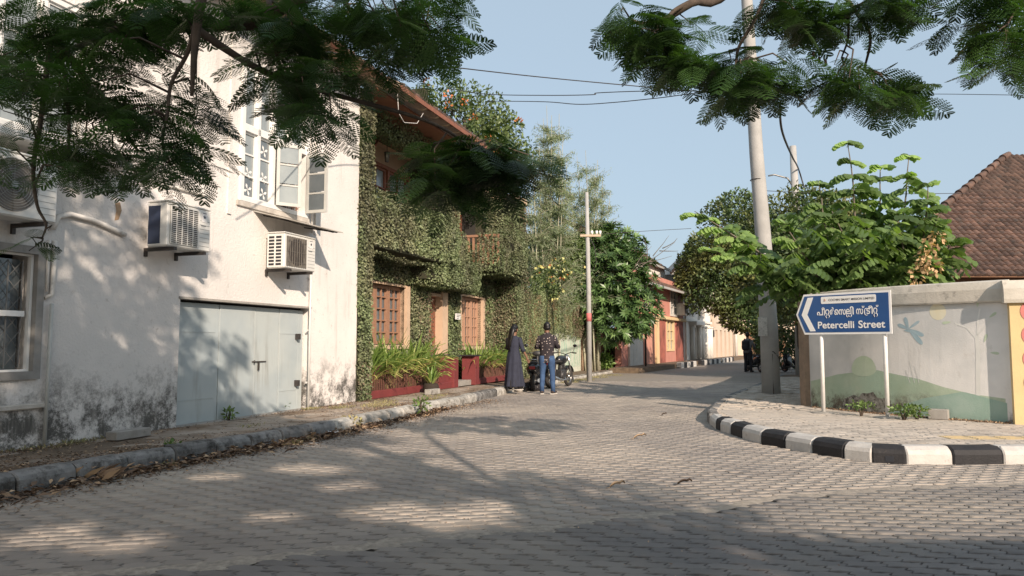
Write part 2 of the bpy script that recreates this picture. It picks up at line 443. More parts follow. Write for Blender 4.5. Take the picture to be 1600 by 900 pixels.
LP, WP = .226, .109
def paver_ring(scale_in):
    a = .014; pts = []
    def e(t): return a * math.sin(2 * math.pi * t)
    sl = .022
    for t in (0, .25, .5, .75): pts.append((t * LP, e(t)))
    pts.append((LP, e(0))); pts.append((LP + sl * .5 + .017, WP * .36)); pts.append((LP + sl * .5 - .017, WP * .64))
    for t in (1, .75, .5, .25): pts.append((t * LP + sl, WP + e(t)))
    pts.append((sl, WP)); pts.append((sl * .5 - .017, WP * .64)); pts.append((sl * .5 + .017, WP * .36))
    P = np.array(pts); c = P.mean(0)
    d = P - c; return d - np.sign(d) * scale_in
r0, r1 = paver_ring(.0044), paver_ring(.0085)
NR = len(r0)
def paver_mesh():
    m = MB()
    vs = [(x, y, -.016) for x, y in r0] + [(x, y, -.005) for x, y in r0] + [(x, y, 0) for x, y in r1]
    fs = [(i, (i + 1) % NR, NR + (i + 1) % NR, NR + i) for i in range(NR)] + [(NR + i, NR + (i + 1) % NR, 2 * NR + (i + 1) % NR, 2 * NR + i) for i in range(NR)]
    # top cut into quads so the concave outline stays clean
    fs.append(tuple(2 * NR + i for i in range(NR)))
    m.add(vs, fs); return m.mesh('paver', M['paver'])
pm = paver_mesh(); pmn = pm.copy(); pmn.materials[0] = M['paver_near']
def on_road(X, Y):
    ok = np.ones(len(X), bool)
    s = (X - F1.o[0]) * F1.T[0] + (Y - F1.o[1]) * F1.T[1]; y = (X - F1.o[0]) * F1.N[0] + (Y - F1.o[1]) * F1.N[1]
    ok &= y < left_y(s) + .07
    rx = [p[0] for p in RKf[::-1]]; ry = [p[1] for p in RKf[::-1]]
    # right block: corner pavement
    xr = np.interp(Y, [7.9, 8.0, 8.3, 8.7, 9.2, 10.2, 11.3] + ry, [40, 4.4, 3.85, 3.5, 3.25, 3.1, 3.12] + rx)
    ok &= (X < xr + .08) | (Y < RK[-2][1] + .05)
    ok &= Y < 25.3
    return ok
rows = []
for fid, phi, org in ((0, R(13), (0., 6.)), (1, R(-4), (0., 4.))):
    J, K = np.meshgrid(np.arange(-140, 140), np.arange(-180, 205)); J = J.ravel(); K = K.ravel()
    lx = J * LP + np.mod(K * (LP * .5 + .02), LP) ; ly = K * WP
    X = org[0] + lx * math.cos(phi) - ly * math.sin(phi); Y = org[1] + lx * math.sin(phi) + ly * math.cos(phi)
    k = on_road(X, Y)
    sy = seam_y(X)
    k &= (Y > sy + .055) if fid == 0 else (Y < sy - .075)
    k &= (Y > 1.55) & (np.abs(X) < Y * .78 + 2.2)
    X, Y = X[k], Y[k]
    rows.append(np.c_[X, Y, np.full(len(X), phi + fid * 100)])
A = np.concatenate(rows)
A = np.c_[A, rng.normal(0, .0011, len(A)), rng.normal(0, .012, (len(A), 2))]
# unevenness of the street surface, settled patches
FID = (A[:, 2] > 50).astype(int); A[:, 2] -= 100 * FID
inview = (A[:, 1] > 3.78) & (np.abs(A[:, 0]) < A[:, 1] * .69)
dist = np.where(inview, np.hypot(A[:, 0], A[:, 1]), 1e9)
order = np.argsort(dist); near, rest = order[:300], order[300:]
for i in near:
    x, y, p, z, tx, ty = A[i]
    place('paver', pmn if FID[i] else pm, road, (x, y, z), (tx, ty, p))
co = np.zeros(len(pm.vertices) * 3, np.float32); pm.vertices.foreach_get('co', co); base = co.reshape(-1, 3)
rest = rest[np.argsort(FID[rest], kind='stable')]; B = A[rest]; c_, s_ = np.cos(B[:, 2]), np.sin(B[:, 2])
def paver_cloud(B, c_, s_, zsel):
    V = np.zeros((len(B), len(base), 3), np.float32)
    V[:, :, 0] = B[:, 0:1] + c_[:, None] * base[None, :, 0] - s_[:, None] * base[None, :, 1]
    V[:, :, 1] = B[:, 1:2] + s_[:, None] * base[None, :, 0] + c_[:, None] * base[None, :, 1]
    V[:, :, 2] = base[None, :, 2] + B[:, 3:4] + base[None, :, 0] * B[:, 4:5] * .7 + base[None, :, 1] * B[:, 5:6]
    return V
V = paver_cloud(B, c_, s_, None)
me = bpy.data.meshes.new('paver_field')
nb = len(B); nv = len(base)
me.vertices.add(nb * nv); me.vertices.foreach_set('co', V.reshape(-1))
faces = [tuple(p.vertices) for p in pm.polygons]
idx = np.concatenate([np.array(f) for f in faces]); tot = np.array([len(f) for f in faces])
LI = (idx[None, :] + (np.arange(nb) * nv)[:, None]).ravel().astype(np.int32)
TT = np.tile(tot, nb).astype(np.int32); ST = np.concatenate([[0], np.cumsum(TT)[:-1]]).astype(np.int32)
me.loops.add(len(LI)); me.loops.foreach_set('vertex_index', LI)
me.polygons.add(len(TT)); me.polygons.foreach_set('loop_start', ST); me.polygons.foreach_set('loop_total', TT)
a = me.attributes.new('var', 'FLOAT', 'POINT'); a.data.foreach_set('value', np.repeat(rng.random(nb), nv).astype(np.float32))
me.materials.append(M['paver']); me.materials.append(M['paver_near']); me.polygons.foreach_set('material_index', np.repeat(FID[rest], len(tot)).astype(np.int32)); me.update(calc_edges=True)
o = bpy.data.objects.new('paver', me); link(o, road); o['kind'] = 'stuff'
# sand-filled seam between the two laying directions
sx = np.linspace(-4.5, 7.5, 240); V = []; Q = []
for i, x in enumerate(sx):
    y = seam_y(x); wv = .06 + .02 * math.sin(i * .7) + rnd.uniform(-.02, .04)
    V += [(x, y - wv - .05, -.006), (x, y + rnd.uniform(-.02, .02), .003 + rnd.uniform(-.003, .002)), (x, y + wv + .05, -.006)]
for i in range(len(sx) - 1):
    for k in (0, 1): Q.append((3 * i + k, 3 * i + 3 + k, 3 * i + 4 + k, 3 * i + 1 + k))
o = np_mesh('sand_joint', V, Q, M['seam_sand'], road, smooth=True); o['kind'] = 'stuff'

# ---- left kerb of single stones ----
def kerb_block(p0, p1, h, wd, side, ch=.060, base_z=-.05, jitter=True):
    """stone from p0 to p1 (face line, world); side=+1 body lies to the left of p0->p1"""
    d = Vector((p1[0] - p0[0], p1[1] - p0[1], 0)); L = d.length; d.normalize(); n = Vector((-d.y, d.x, 0)) * side
    prof = [(0, base_z), (0, h - ch * 1.1), (ch * .25, h - ch * .5), (ch * .95, h - .004), (ch * 1.3, h), (wd, h), (wd, base_z)]
    m = MB(); g = .006; rings = []
    for t, ins in ((g, .012), (g + .014, 0), (L * .5, 0), (L - g - .014, 0), (L - g, .012)):
        rings.append([Vector((0, 0, 0)) + d * t + n * (a + (ins if i < 4 else 0)) + Vector((0, 0, z - (ins * .7 if 0 < i < 6 else 0) + (rnd.uniform(-.004, .004) if jitter and 0 < i < 6 else 0))) for i, (a, z) in enumerate(prof)])
    k = len(prof); vs = [p for r in rings for p in r]; fs = []
    for i in range(len(rings) - 1):
        for j in range(k): fs.append((i * k + j, i * k + (j + 1) % k, (i + 1) * k + (j + 1) % k, (i + 1) * k + j))
    fs.append(tuple(range(k))); fs.append(tuple(range(len(vs) - 1, len(vs) - k - 1, -1)))
    m.add(vs, fs); return m
def strip_bed(name, pts, wd, z1, m_, side):
    mb = MB()
    for a, c in zip(pts[:-1], pts[1:]):
        d = Vector((c[0] - a[0], c[1] - a[1], 0)).normalized(); n = Vector((-d.y, d.x, 0)) * side
        q = [Vector((*a, 0)) + n * .03, Vector((*c, 0)) + n * .03, Vector((*c, 0)) + n * (wd - .02), Vector((*a, 0)) + n * (wd - .02)]
        if side < 0: q = q[::-1]
        mb.prism([(p.x, p.y) for p in q], -.06, z1)
    o = mb.build(name, m_); tag(o, kind='structure'); return o
ss = [-9.5]
while ss[-1] < 30: ss.append(ss[-1] + .56 + rnd.uniform(-.02, .03))
pts = [F1.w(s, float(left_y(s))) for s in ss]
kl = strip_bed('kerb', [(p.x, p.y) for p in pts], .17, .12, M['joint_sand'], 1)
for i in range(len(ss) - 1):
    s = ss[i]
    if 10.6 < s < 12.0: h = .10
    elif 12.0 <= s < 30: h = .12
    else: h = .178
    if s > 26.5: continue
    pale = s > 1.1 and not (7.4 < s < 8.9)  # sunlight set in the colour: sunlit stretch takes the lighter stone
    a, c = pts[i], pts[i + 1]
    o = kerb_block((0, 0), (c.x - a.x, c.y - a.y), h + rnd.uniform(-.006, .008), .19, 1).build('kerb_stone', M['kerb_pale' if pale else 'kerb_stone'], kl)
    o.location = (a.x, a.y, rnd.uniform(-.004, .004)); o.rotation_euler = (0, 0, rnd.uniform(-.012, .012))
# ---- left pavement: bed + slabs ----
m = MB()
S = list(np.arange(-10, 29, .5))
vs = []
for s in S:
    p, q = F1.w(s, float(left_y(s)) + .16), F1.w(s, 1.3)
    z = .158 if s < 10 else .12 if s > 12 else .14
    vs += [(p.x, p.y, -.05), (p.x, p.y, z), (q.x, q.y, z + .0), (q.x, q.y, -.05)]
fs = []
for i in range(len(S) - 1):
    for j in range(3): fs.append((4 * i + j, 4 * i + 4 + j, 4 * i + 5 + j, 4 * i + 1 + j))
m.add(vs, [f[::-1] for f in fs])
pv = m.build('pavement', M['walk_sand']); tag(pv, kind='structure')
sm_ = MB(); sm_.box(0, .435, 0, .215, -.02, 0, bev=.006); slab = sm_.mesh('slab', M['walk_slab'])
cnt = 0
for r_ in range(6):
    y = -.02 - (r_ + 1) * .222
    s = -5.0 + (r_ % 2) * .22
    while s < 10.5:
        if y > left_y(s + .2) + .16 and rnd.random() > (.30 if s < -1.0 else .06) and cnt < 295:
            p = F1.w(s, y, .1625 + rnd.uniform(-.0025, .004))
            place('slab', slab, pv, p, (rnd.uniform(-.012, .012), rnd.uniform(-.012, .012), F1.th + rnd.uniform(-.012, .012))); cnt += 1
        s += .442

# ---- right kerb, painted black and white ----
kr = strip_bed('kerb', [tuple(p) for p in RK], .17, .12, M['joint_sand'], 1)
for i in range(len(RK) - 1):
    a, c = RK[i], RK[i + 1]
    m_ = M['kerb_black' if i % 2 == 0 else 'kerb_white']
    if i > 10: m_ = M['kerb_white' if i % 2 else 'kerb_black']
    o = kerb_block((0, 0), (c[0] - a[0], c[1] - a[1]), .185, .20, 1, ch=.075).build('kerb_block', m_, kr)
    o.location = (a[0], a[1], rnd.uniform(-.003, .003))
tip = [(3.30, 12.0)]
o = kerb_block((0, 0), (RK[0][0] - 3.17, RK[0][1] - 11.95), .16, .18, 1, ch=.07).build('kerb_block', M['kerb_white'], kr); o.location = (3.17, 11.95, 0)
fk = [(p[0], p[1]) for p in catmull(RKf + [(3.17, 11.97)], 5)]
kf = strip_bed('kerb', fk, .15, .1, M['joint_sand'], 1)
for i in range(len(fk) - 1):
    a, c = fk[i], fk[i + 1]
    o = kerb_block((0, 0), (c[0] - a[0], c[1] - a[1]), .165, .16, 1, ch=.03).build('kerb_stone', M['kerb_stone'], kf); o.location = (a[0], a[1], 0)
# ---- right pavement ----
WALL = [(5.36, 13.35), (5.52, 12.75), (5.86, 12.0), (6.35, 11.22), (7.03, 10.42)]
def inset(pts, d):
    out = []
    for i, p in enumerate(pts):
        a = Vector(pts[max(i - 1, 0)]); c = Vector(pts[min(i + 1, len(pts) - 1)]); t = (c - a).normalized()
        out.append((p[0] - t.y * d, p[1] + t.x * d))
    return out
poly = inset(fk, .12)[:-1] + inset([(3.17, 11.95)] + list(RK), .16)
poly = poly + [(12, poly[-1][1]), (14, 27)]
m = MB(); m.prism(poly, -.05, .155)
pr = m.build('pavement', M['walk_sand']); tag(pr, kind='structure')
def inside(x, y, P):
    c = False; j = len(P) - 1
    for i in range(len(P)):
        if (P[i][1] > y) != (P[j][1] > y) and x < (P[j][0] - P[i][0]) * (y - P[i][1]) / (P[j][1] - P[i][1]) + P[i][0]: c = not c
        j = i
    return c
blk = MB(); blk.box(0, .212, 0, .104, -.02, 0, bev=.005); bmesh_ = blk.mesh('paving_brick', M['walk_brick'])
cand = []
phi = R(-6)
for k in range(-60, 200):
    for j in range(-60, 60):
        lx = j * .217 + (k % 2) * .108; ly = k * .109
        x = 3 + lx * math.cos(phi) - ly * math.sin(phi); y = 8 + lx * math.sin(phi) + ly * math.cos(phi)
        if y > 25 or x > 9.5 or x > .72 * y + 1: continue
        cx, cy = x + .1, y + .05
        if not inside(cx, cy, poly): continue
        # behind the wall nothing is seen
        if cx > np.interp(cy, [10.4, 11.2, 12, 12.75, 13.35, 20, 30], [7.1, 6.45, 5.95, 5.65, 5.55, 8.5, 12.3]) + .1 and cy > 10.3: continue
        cand.append((math.hypot(x, y), x, y))
cand.sort()
V = []; Q = []; va = []
cob = np.array([v.co[:] for v in bmesh_.vertices]); fb = [tuple(p.vertices) for p in bmesh_.polygons]
mbr = MB(); vv = []
for i, (d, x, y) in enumerate(cand):
    unev = .002 if y < 12.5 else .008
    z = .163 + rnd.gauss(0, unev * .6); tl = (rnd.gauss(0, unev * 3), rnd.gauss(0, unev * 3))
    if i < 290: place('paving_brick', bmesh_, pr, (x, y, z), (tl[0], tl[1], phi + rnd.gauss(0, .01)))
    else:
        Mx = Matrix.Translation((x, y, z)) @ Matrix.Rotation(phi, 4, 'Z') @ Matrix.Rotation(tl[0], 4, 'X') @ Matrix.Rotation(tl[1], 4, 'Y')
        mbr.box(0, .212, 0, .104, -.02, 0, M=Mx); vv += [rnd.random()] * 8
o = mbr.build('paving_brick', M['walk_brick'], pr); o['kind'] = 'stuff'
a = o.data.attributes.new('var', 'FLOAT', 'POINT'); a.data.foreach_set('value', np.array(vv, np.float32))
# tactile strip of ribbed yellow tiles
m = MB()
for i in range(5):
    x0, y0 = 5.15 + i * .31, 8.75 - i * .02
    m.box(x0, x0 + .3, y0, y0 + .3, .150, .1665, bev=.002)
    for j in range(5): m.box(x0 + .03, x0 + .27, y0 + .04 + j * .05, y0 + .06 + j * .05, .1665, .170)
o = m.build('tactile_tile', M['tactile'], pr)
# ================= LEFT: WHITE BUILDING =================
TH = F1.th
wl = F1.wl
def wall_grid(mb, s0, s1, z0, z1, y0, y1, holes):
    xs = sorted({s0, s1} | {h[0] for h in holes} | {h[1] for h in holes}); zs = sorted({z0, z1} | {h[2] for h in holes} | {h[3] for h in holes})
    xs = [x for x in xs if s0 <= x <= s1]; zs = [z for z in zs if z0 <= z <= z1]
    def hole(x, z): return any(h[0] < x < h[1] and h[2] < z < h[3] for h in holes)
    for i in range(len(xs) - 1):
        k = 0
        while k < len(zs) - 1:
            if hole((xs[i] + xs[i + 1]) / 2, (zs[k] + zs[k + 1]) / 2): k += 1; continue
            j = k
            while j < len(zs) - 1 and not hole((xs[i] + xs[i + 1]) / 2, (zs[j] + zs[j + 1]) / 2): j += 1
            mb.box(xs[i], xs[i + 1], y0, y1, zs[k], zs[j]); k = j
    return mb
def frame_rect(mb, s0, s1, z0, z1, t, y0, y1):
    mb.box(s0, s1, y0, y1, z0, z0 + t); mb.box(s0, s1, y0, y1, z1 - t, z1)
    mb.box(s0, s0 + t, y0, y1, z0 + t, z1 - t); mb.box(s1 - t, s1, y0, y1, z0 + t, z1 - t)
wb = thing('white_building', 'two-storey white stucco building with a garage door, stained black along its foot', 'building', F1.w(0, 0, 0), TH)
us0, us1 = 1.17, 2.80
uz0 = 3.50; uz1 = 5.65
gz1 = 1.90
holes = [(0, 3.03, -1, gz1), (-3.6, -2.09, .93, 2.26), (us0, us1, uz0, uz1), (-3.7, -1.55, 3.55, 5.2)]
m = MB(); wall_grid(m, -12, 4.58, -.05, 6.75, 0, .38, holes)
m.build('wall', M['stucco'], wb)
m = MB(); m.box(-12, 4.58, .9, 1.0, -.05, 6.75); m.box(4.30, 4.58, .38, 6, -.05, 6.75)
m.build('inner_wall', M['dark_gap'], wb)
# garage door: leaves of sheet metal, each its own panel
gd = MB(); gd.box(-.0, 3.03, .20, .23, .10, gz1).build('garage_door', M['dark_gap'], wb)
edges = [0.02, .92, 1.72, 2.34, 2.86, 3.01]
GDO = [c for c in bpy.data.objects if c.name.startswith('garage_door')][0]
for i in range(5):
    a, c = edges[i], edges[i + 1]
    gap = .004 if i in (1,) else .007
    m = MB(); y_ = .13 - .006 * (i % 2)
    m.box(a + gap, c - gap, y_, y_ + .05, .165, gz1 - .045, bev=.004)
    for z in ((.50, 1.45) if i in (0, 3) else ()): m.box(a + .01, c - .08 if i == 0 else c - .01, y_ - .006, y_, z - .008, z + .008)
    m.build('door_panel', M['garage_paint'], GDO)
m = MB(); m.box(1.66, 2.0, .108, .118, .99, 1.005); m.cyl((1.70, .10, .97), (1.70, .10, 1.02), .012); m.box(1.80, 1.83, .10, .118, .86, .99)
m.build('door_bolt', M['metal_dark'], wb)
for z_ in (.56, 1.35): MB().box(2.78, 2.84, .05, .14, z_, z_ + .10).build('hinge', M['metal_dark'], wb)
m = MB(); m.box(-.03, 3.06, -.012, .2, gz1 - .012, gz1 + .02); m.build('lintel', M['concrete'], wb)
# worn threshold
m = MB(); m.box(0.0, 3.03, -.02, .2, .12, .172, bev=.01); m.build('threshold', M['concrete'], wb)
# lower barred window at the left edge
w1 = MB()
frame_rect(w1, -3.60, -2.03, .90, 2.33, .085, -.04, .10)
wobj = w1.build('window', M['plaster_grey'], wb)
m = MB(); frame_rect(m, -3.52, -2.12, .98, 2.25, .028, .02, .07); m.box(-3.47, -2.19, .03, .06, 1.57, 1.63); m.build('window_frame', M['white_paint'], wobj)
m = MB(); m.box(-3.5, -2.17, .16, .18, 1.0, 2.19); m.build('pane', M['glass'], wobj)
m = MB()
n = 9
for i in range(n):       # folding lattice grille
    x = -3.47 + i * (1.28 / (n - 1))
    m.box(x - .006, x + .006, .085, .095, 1.02, 2.17)
for i in range(n - 1):
    x0 = -3.47 + i * .16; x1 = x0 + .16
    for k in range(6):
        z0 = 1.03 + k * .19
        for (a, c) in ((x0, x1), (x1, x0)): m.tube([(a, .1, z0), (c, .1, z0 + .19)], .005, 4)
m.build('grille', M['lattice'], wobj)
m = MB(); m.box(-3.75, -1.9, -.05, 0, .58, .64, bev=.012); m.build('window_sill', M['sill_stain'], wb)
# upper windows
def casement(parent, s0, s1, z0, z1, nb, rows, y=.05, fr=.05, mt='white_paint', pane='glass_pale', name='window', bar=.018):
    m = MB(); frame_rect(m, s0, s1, z0, z1, fr, y - .03, y + .06)
    W = (s1 - s0 - 2 * fr) / nb
    for i in range(1, nb): m.box(s0 + fr + i * W - fr * .55, s0 + fr + i * W + fr * .55, y - .015, y + .055, z0 + fr, z1 - fr)
    o = m.build(name, M[mt], parent)
    pm_ = None
    for i in range(nb):
        a = s0 + fr + i * W + fr * .55; c = s0 + fr + (i + 1) * W - fr * .55
        H_ = (z1 - z0 - 2 * fr) / rows
        f = MB(); frame_rect(f, a, c, z0 + fr, z1 - fr, .028, y, y + .045)
        for k in range(1, rows): f.box(a + .02, c - .02, y + .006, y + .04, z0 + fr + k * H_ - bar / 2, z0 + fr + k * H_ + bar / 2)
        f.build('sash', M[mt], o)
        for k in range(rows):
            MB().box(a + .02, c - .02, y + .018, y + .026, z0 + fr + k * H_ + .006, z0 + fr + (k + 1) * H_ - .006).build('pane', M[pane], o)
    return o
# tall window above the awning: lower tier fixed panes and an open pair, upper tier of lights
mid = 4.60
wu = MB(); frame_rect(wu, us0 - .06, us1 + .06, uz0 - .05, uz1 + .05, .07, -.035, .12)
wu.box(us0, us1, -.02, .1, mid - .05, mid + .05); wu.box(us0, us1, -.02, .1, 5.62, 5.66)
xs4 = [us0, us0 + .36, us0 + .74, us0 + 1.17, us1]
for x in xs4[1:4]: wu.box(x - .03, x + .03, -.02, .1, mid, uz1)
for x in xs4[1:3]: wu.box(x - .03, x + .03, -.02, .1, uz0, mid)
wuo = wu.build('window', M['white_paint'], wb)
for i in range(4):
    a, c = xs4[i] + .03, xs4[i + 1] - .03
    MB().box(a, c, .05, .06, mid + .05, uz1).build('pane', M['glass_pale'], wuo)
    f = MB(); frame_rect(f, a, c, mid + .05, 5.58, .03, .02, .07); f.box(a, c, .025, .065, 5.10, 5.13); f.build('sash', M['white_paint'], wuo)
for i in range(2):
    a, c = xs4[i] + .03, xs4[i + 1] - .03
    f = MB(); frame_rect(f, a, c, uz0 + .02, mid - .05, .03, .02, .07)
    for k in (1, 2): z = uz0 + .02 + k * (mid - .07 - uz0) / 3; f.box(a, c, .025, .065, z - .012, z + .012)
    f.build('sash', M['white_paint'], wuo)
    for k in range(3):
        z = uz0 + .03 + k * (mid - .07 - uz0) / 3
        MB().box(a + .02, c - .02, .045, .052, z + .01, z + .34).build('pane', M['glass' if k == 0 or (i == 1 and k == 2) else 'glass_pale'], wuo)
# open casements, hinged leaves turned out of the wall
def leaf(hx, width, ang, side):
    f = MB(); z0, z1 = uz0 + .02, mid - .06
    frame_rect(f, 0, width, z0, z1, .05, -.018, .018)
    for k in (1, 2): z = z0 + k * (z1 - z0) / 3; f.box(.04, width - .04, -.014, .014, z - .014, z + .014)
    Mx = Matrix.Translation((hx, -.045, 0)) @ Matrix.Rotation(ang, 4, 'Z')
    f.rot(Mx); o = f.build('casement', M['grey_shutter'], wuo)
    for k in range(3):
        z = z0 + k * (z1 - z0) / 3
        p = MB(); p.box(.045, width - .045, -.004, .004, z + .03, z + (z1 - z0) / 3 - .02); p.rot(Mx)
        p.build('pane', M['glass_pale' if side == 0 else 'glass'], wuo)
leaf(xs4[2] + .03, .40, R(-38), 0)
leaf(us1 - .02, .42, R(-152 + 60), 1)
# iron bars with small leaf shapes, seen in the open bay
m = MB()
for x in np.linspace(xs4[2] + .08, us1 - .05, 7):
    m.box(x - .006, x + .006, .13, .142, uz0, mid - .05)
for z in np.linspace(uz0 + .12, mid - .15, 6): m.box(xs4[2], us1, .13, .142, z - .005, z + .005)
m.build('window_bars', M['wood_red'], wuo)
m = MB()
for x in (us0 + .18, us0 + .55, us0 + .95, us0 + 1.15):
    for z in (uz0 + .16, uz0 + .42, uz0 + .85):
        for q in range(4):
            t = q * math.pi / 2 + .4
            m.add([(x, .030, z), (x + .07 * math.cos(t - .35), .030, z + .07 * math.sin(t - .35)), (x + .10 * math.cos(t), .030, z + .10 * math.sin(t)), (x + .07 * math.cos(t + .35), .030, z + .07 * math.sin(t + .35))], [(0, 1, 2, 3)])
        if x < us0 + .3 and z > uz0 + .3: break
o = m.build('grille_leaves', M['white_paint'], wuo); o.location.y = -.02 + .03
m = MB(); m.box(us0 - .12, us1 + .10, -.035, 0, uz0 - .14, uz0 - .05, bev=.01); m.build('window_sill', M['sill_stain'], wb)
# far-left upper window and the concrete ledge under it
casement(wb, -3.7, -1.55, 3.55, 5.2, 4, 3, fr=.07)
m = MB(); m.box(-5.2, -1.25, -.42, 0, 3.34, 3.42, bev=.015); m.box(-5.2, -1.25, -.36, 0, 3.42, 3.46); m.build('ledge', M['stucco_smooth'], wb)
m = MB(); m.box(-1.2, .4, -.05, 0, 3.36, 3.41, bev=.01); m.build('moulding', M['stucco_smooth'], wb)
for x_, w_ in ((us0 - .32, .08), (us1 + .28, .06)): MB().box(x_, x_ + w_, -.025, 0, uz0 - .3, 6.4).build('pilaster_strip', M['stucco'], wb)
# awning sheet over the third air conditioner
A_ = [(1.45, 0, 3.35), (3.05, 0, 3.31), (2.78, -.78, 3.16), (1.58, -.48, 3.23)]
aw = MB(); lo_ = [(p[0], p[1], p[2] - .016) for p in A_]
aw.add(A_ + lo_, [(3, 2, 1, 0), (4, 5, 6, 7), (0, 1, 5, 4), (1, 2, 6, 5), (2, 3, 7, 6), (3, 0, 4, 7)])
awo = aw.build('awning', M['awning_metal'], wb)
m = MB(); m.tube([(1.7, 0, 3.31), (1.75, -.48, 3.20)], .010, 5); m.tube([(2.8, 0, 3.28), (2.7, -.72, 3.145)], .010, 5); m.tube([(1.58, -.40, 3.215), (2.85, -.55, 3.175)], .010, 5); m.build('awning_frame', M['metal_dark'], awo)
# roof of clay tiles with round-nosed rafters
def tiled_roof(parent, s0, s1, ye, ze, slope, depth, rows, pitch=.23, step=.30, name='roof', mt='roof_tile', rafters=True, soffit='wood_soffit', raf_mt='wood_pale', rgap=.62):
    V, Q, va = [], [], []
    dy, dz = math.cos(slope), math.sin(slope)
    nw = 6
    prof = [(0, 0), (.25, .55), (.5, 1.0), (.75, .75), (.9, .2), (1, 0)]
    nc = int((s1 - s0) / pitch)
    for r_ in range(rows):
        for c in range(nc):
            x = s0 + c * pitch; b0 = len(V); vv = rnd.random()
            a0 = r_ * step - .03; a1 = a0 + step + .05
            for (a, h) in ((a0, .042), (a1, .0)):
                for (u, q) in prof:
                    off = h + q * .035
                    V.append((x + u * pitch * .97, ye + a * dy - off * dz, ze + a * dz + off * dy)); va.append(vv)
            for (u, q) in prof:
                V.append((x + u * pitch * .97, ye + a0 * dy, ze + a0 * dz - .0)); va.append(vv)
            for k in range(5):
                Q.append((b0 + k, b0 + k + 1, b0 + 7 + k, b0 + 6 + k)); Q.append((b0 + 12 + k, b0 + 13 + k, b0 + k + 1, b0 + k))
    rf = np_mesh(name, V, Q, M[mt], parent, var=va)
    rf['kind'] = 'stuff'
    m = MB(); d0, d1 = -.01, rows * step
    def P(a, h): return (ye + a * dy - h * dz, ze + a * dz + h * dy)
    for (h0, h1, nm, mt2) in ((-.03, -.012, 'soffit_boards', soffit),):
        q = [P(d0, h0), P(d1, h0), P(d1, h1), P(d0, h1)]
        m.add([(s0, *p) for p in q] + [(s1, *p) for p in q], [(0, 1, 2, 3), (7, 6, 5, 4), (0, 4, 5, 1), (1, 5, 6, 2), (2, 6, 7, 3), (3, 7, 4, 0)])
    m.build('soffit', M[soffit], parent)
    if rafters:
        x = s0 + .2
        rm = MB(); q = [P(.04, -.032), P(1.3, -.032), P(1.3, -.16), P(.22, -.16), P(.10, -.13), P(.04, -.08)]
        n_ = len(q); rm.add([(-.04, *p) for p in q] + [(.04, *p) for p in q], [tuple(range(n_)), tuple(range(2 * n_ - 1, n_ - 1, -1))] + [(i, n_ + i, n_ + (i + 1) % n_, (i + 1) % n_) for i in range(n_)])
        rme = rm.mesh('rafter', M[raf_mt])
        while x < s1: place('rafter', rme, parent, (x, 0, 0)); x += rgap
    return rf
roof = MB(); roof.box(-12, 4.9, -.10, 0, 6.45, 6.62); roof.build('wall_plate', M['wood_pale'], wb)
tiled_roof(wb, -2.0, 4.88, -.62, 6.42, R(27), 3, 9, rgap=.55)
m = MB(); m.box(4.86, 4.93, -.66, 2.5, 6.30, 6.40, Matrix.Translation((0, 0, 0))); 
m = MB(); q = [(-.66, 6.40), (1.9, 7.68), (1.9, 7.80), (-.66, 6.52)]
m.add([(4.90, *p) for p in q] + [(4.99, *p) for p in q], [(0, 1, 2, 3), (7, 6, 5, 4), (0, 4, 5, 1), (1, 5, 6, 2), (2, 6, 7, 3), (3, 7, 4, 0)])
m.build('bargeboard', M['wood_pale'], wb)
# pipes
m = MB(); pts = [(-.98, -.03, 2.62), (-1.15, -.04, 2.66), (-1.45, -.04, 2.73), (-1.75, -.04, 2.75), (-1.90, -.04, 2.70), (-1.96, -.04, 2.55)]
m.tube(pts, .030, 8); m.build('wall_pipe', M['stucco_smooth'], wb)
m = MB(); m.tube([(-1.93, -.04, 2.42), (-1.93, -.04, 2.0), (-1.93, -.035, 1.82), (-2.0, -.01, 1.78)], .026, 8); m.tube([(-2.0, -.04, 2.42), (-2.0, -.04, 1.85)], .018, 6); m.build('wall_pipe', M['stucco_smooth'], wb)
m = MB(); m.tube([(-1.86 - .08, -.05, 1.72), (-1.95, -.05, .16)], .020, 8); m.build('drain_pipe', M['pvc'], wb)
m = MB(); m.tube([(2.95, -.05, 3.1), (2.95, -.05, .16)], .020, 8); m.tube([(2.95, -.05, 3.2), (2.95, -.05, 6.3)], .020, 8)
for z in (.6, 1.5, 2.4): m.box(2.92, 2.98, -.03, 0, z, z + .03)
m.build('drain_pipe', M['pipe_white'], wb)
m = MB(); m.tube([(3.08, -.03, 3.3), (3.08, -.03, 4.9)], .010, 6); m.build('cable', M['pvc'], wb)
# reddish patch of bare plaster
m = MB(); m.add([(-1.12, -.006, 2.78), (-1.06, -.006, 2.80), (-1.02, -.006, 2.92), (-1.05, -.006, 3.02), (-1.12, -.006, 2.99), (-1.10, -.006, 2.9)], [(0, 1, 2, 3, 4, 5)]); m.build('bare_plaster', M['plaster_brown'], wb)

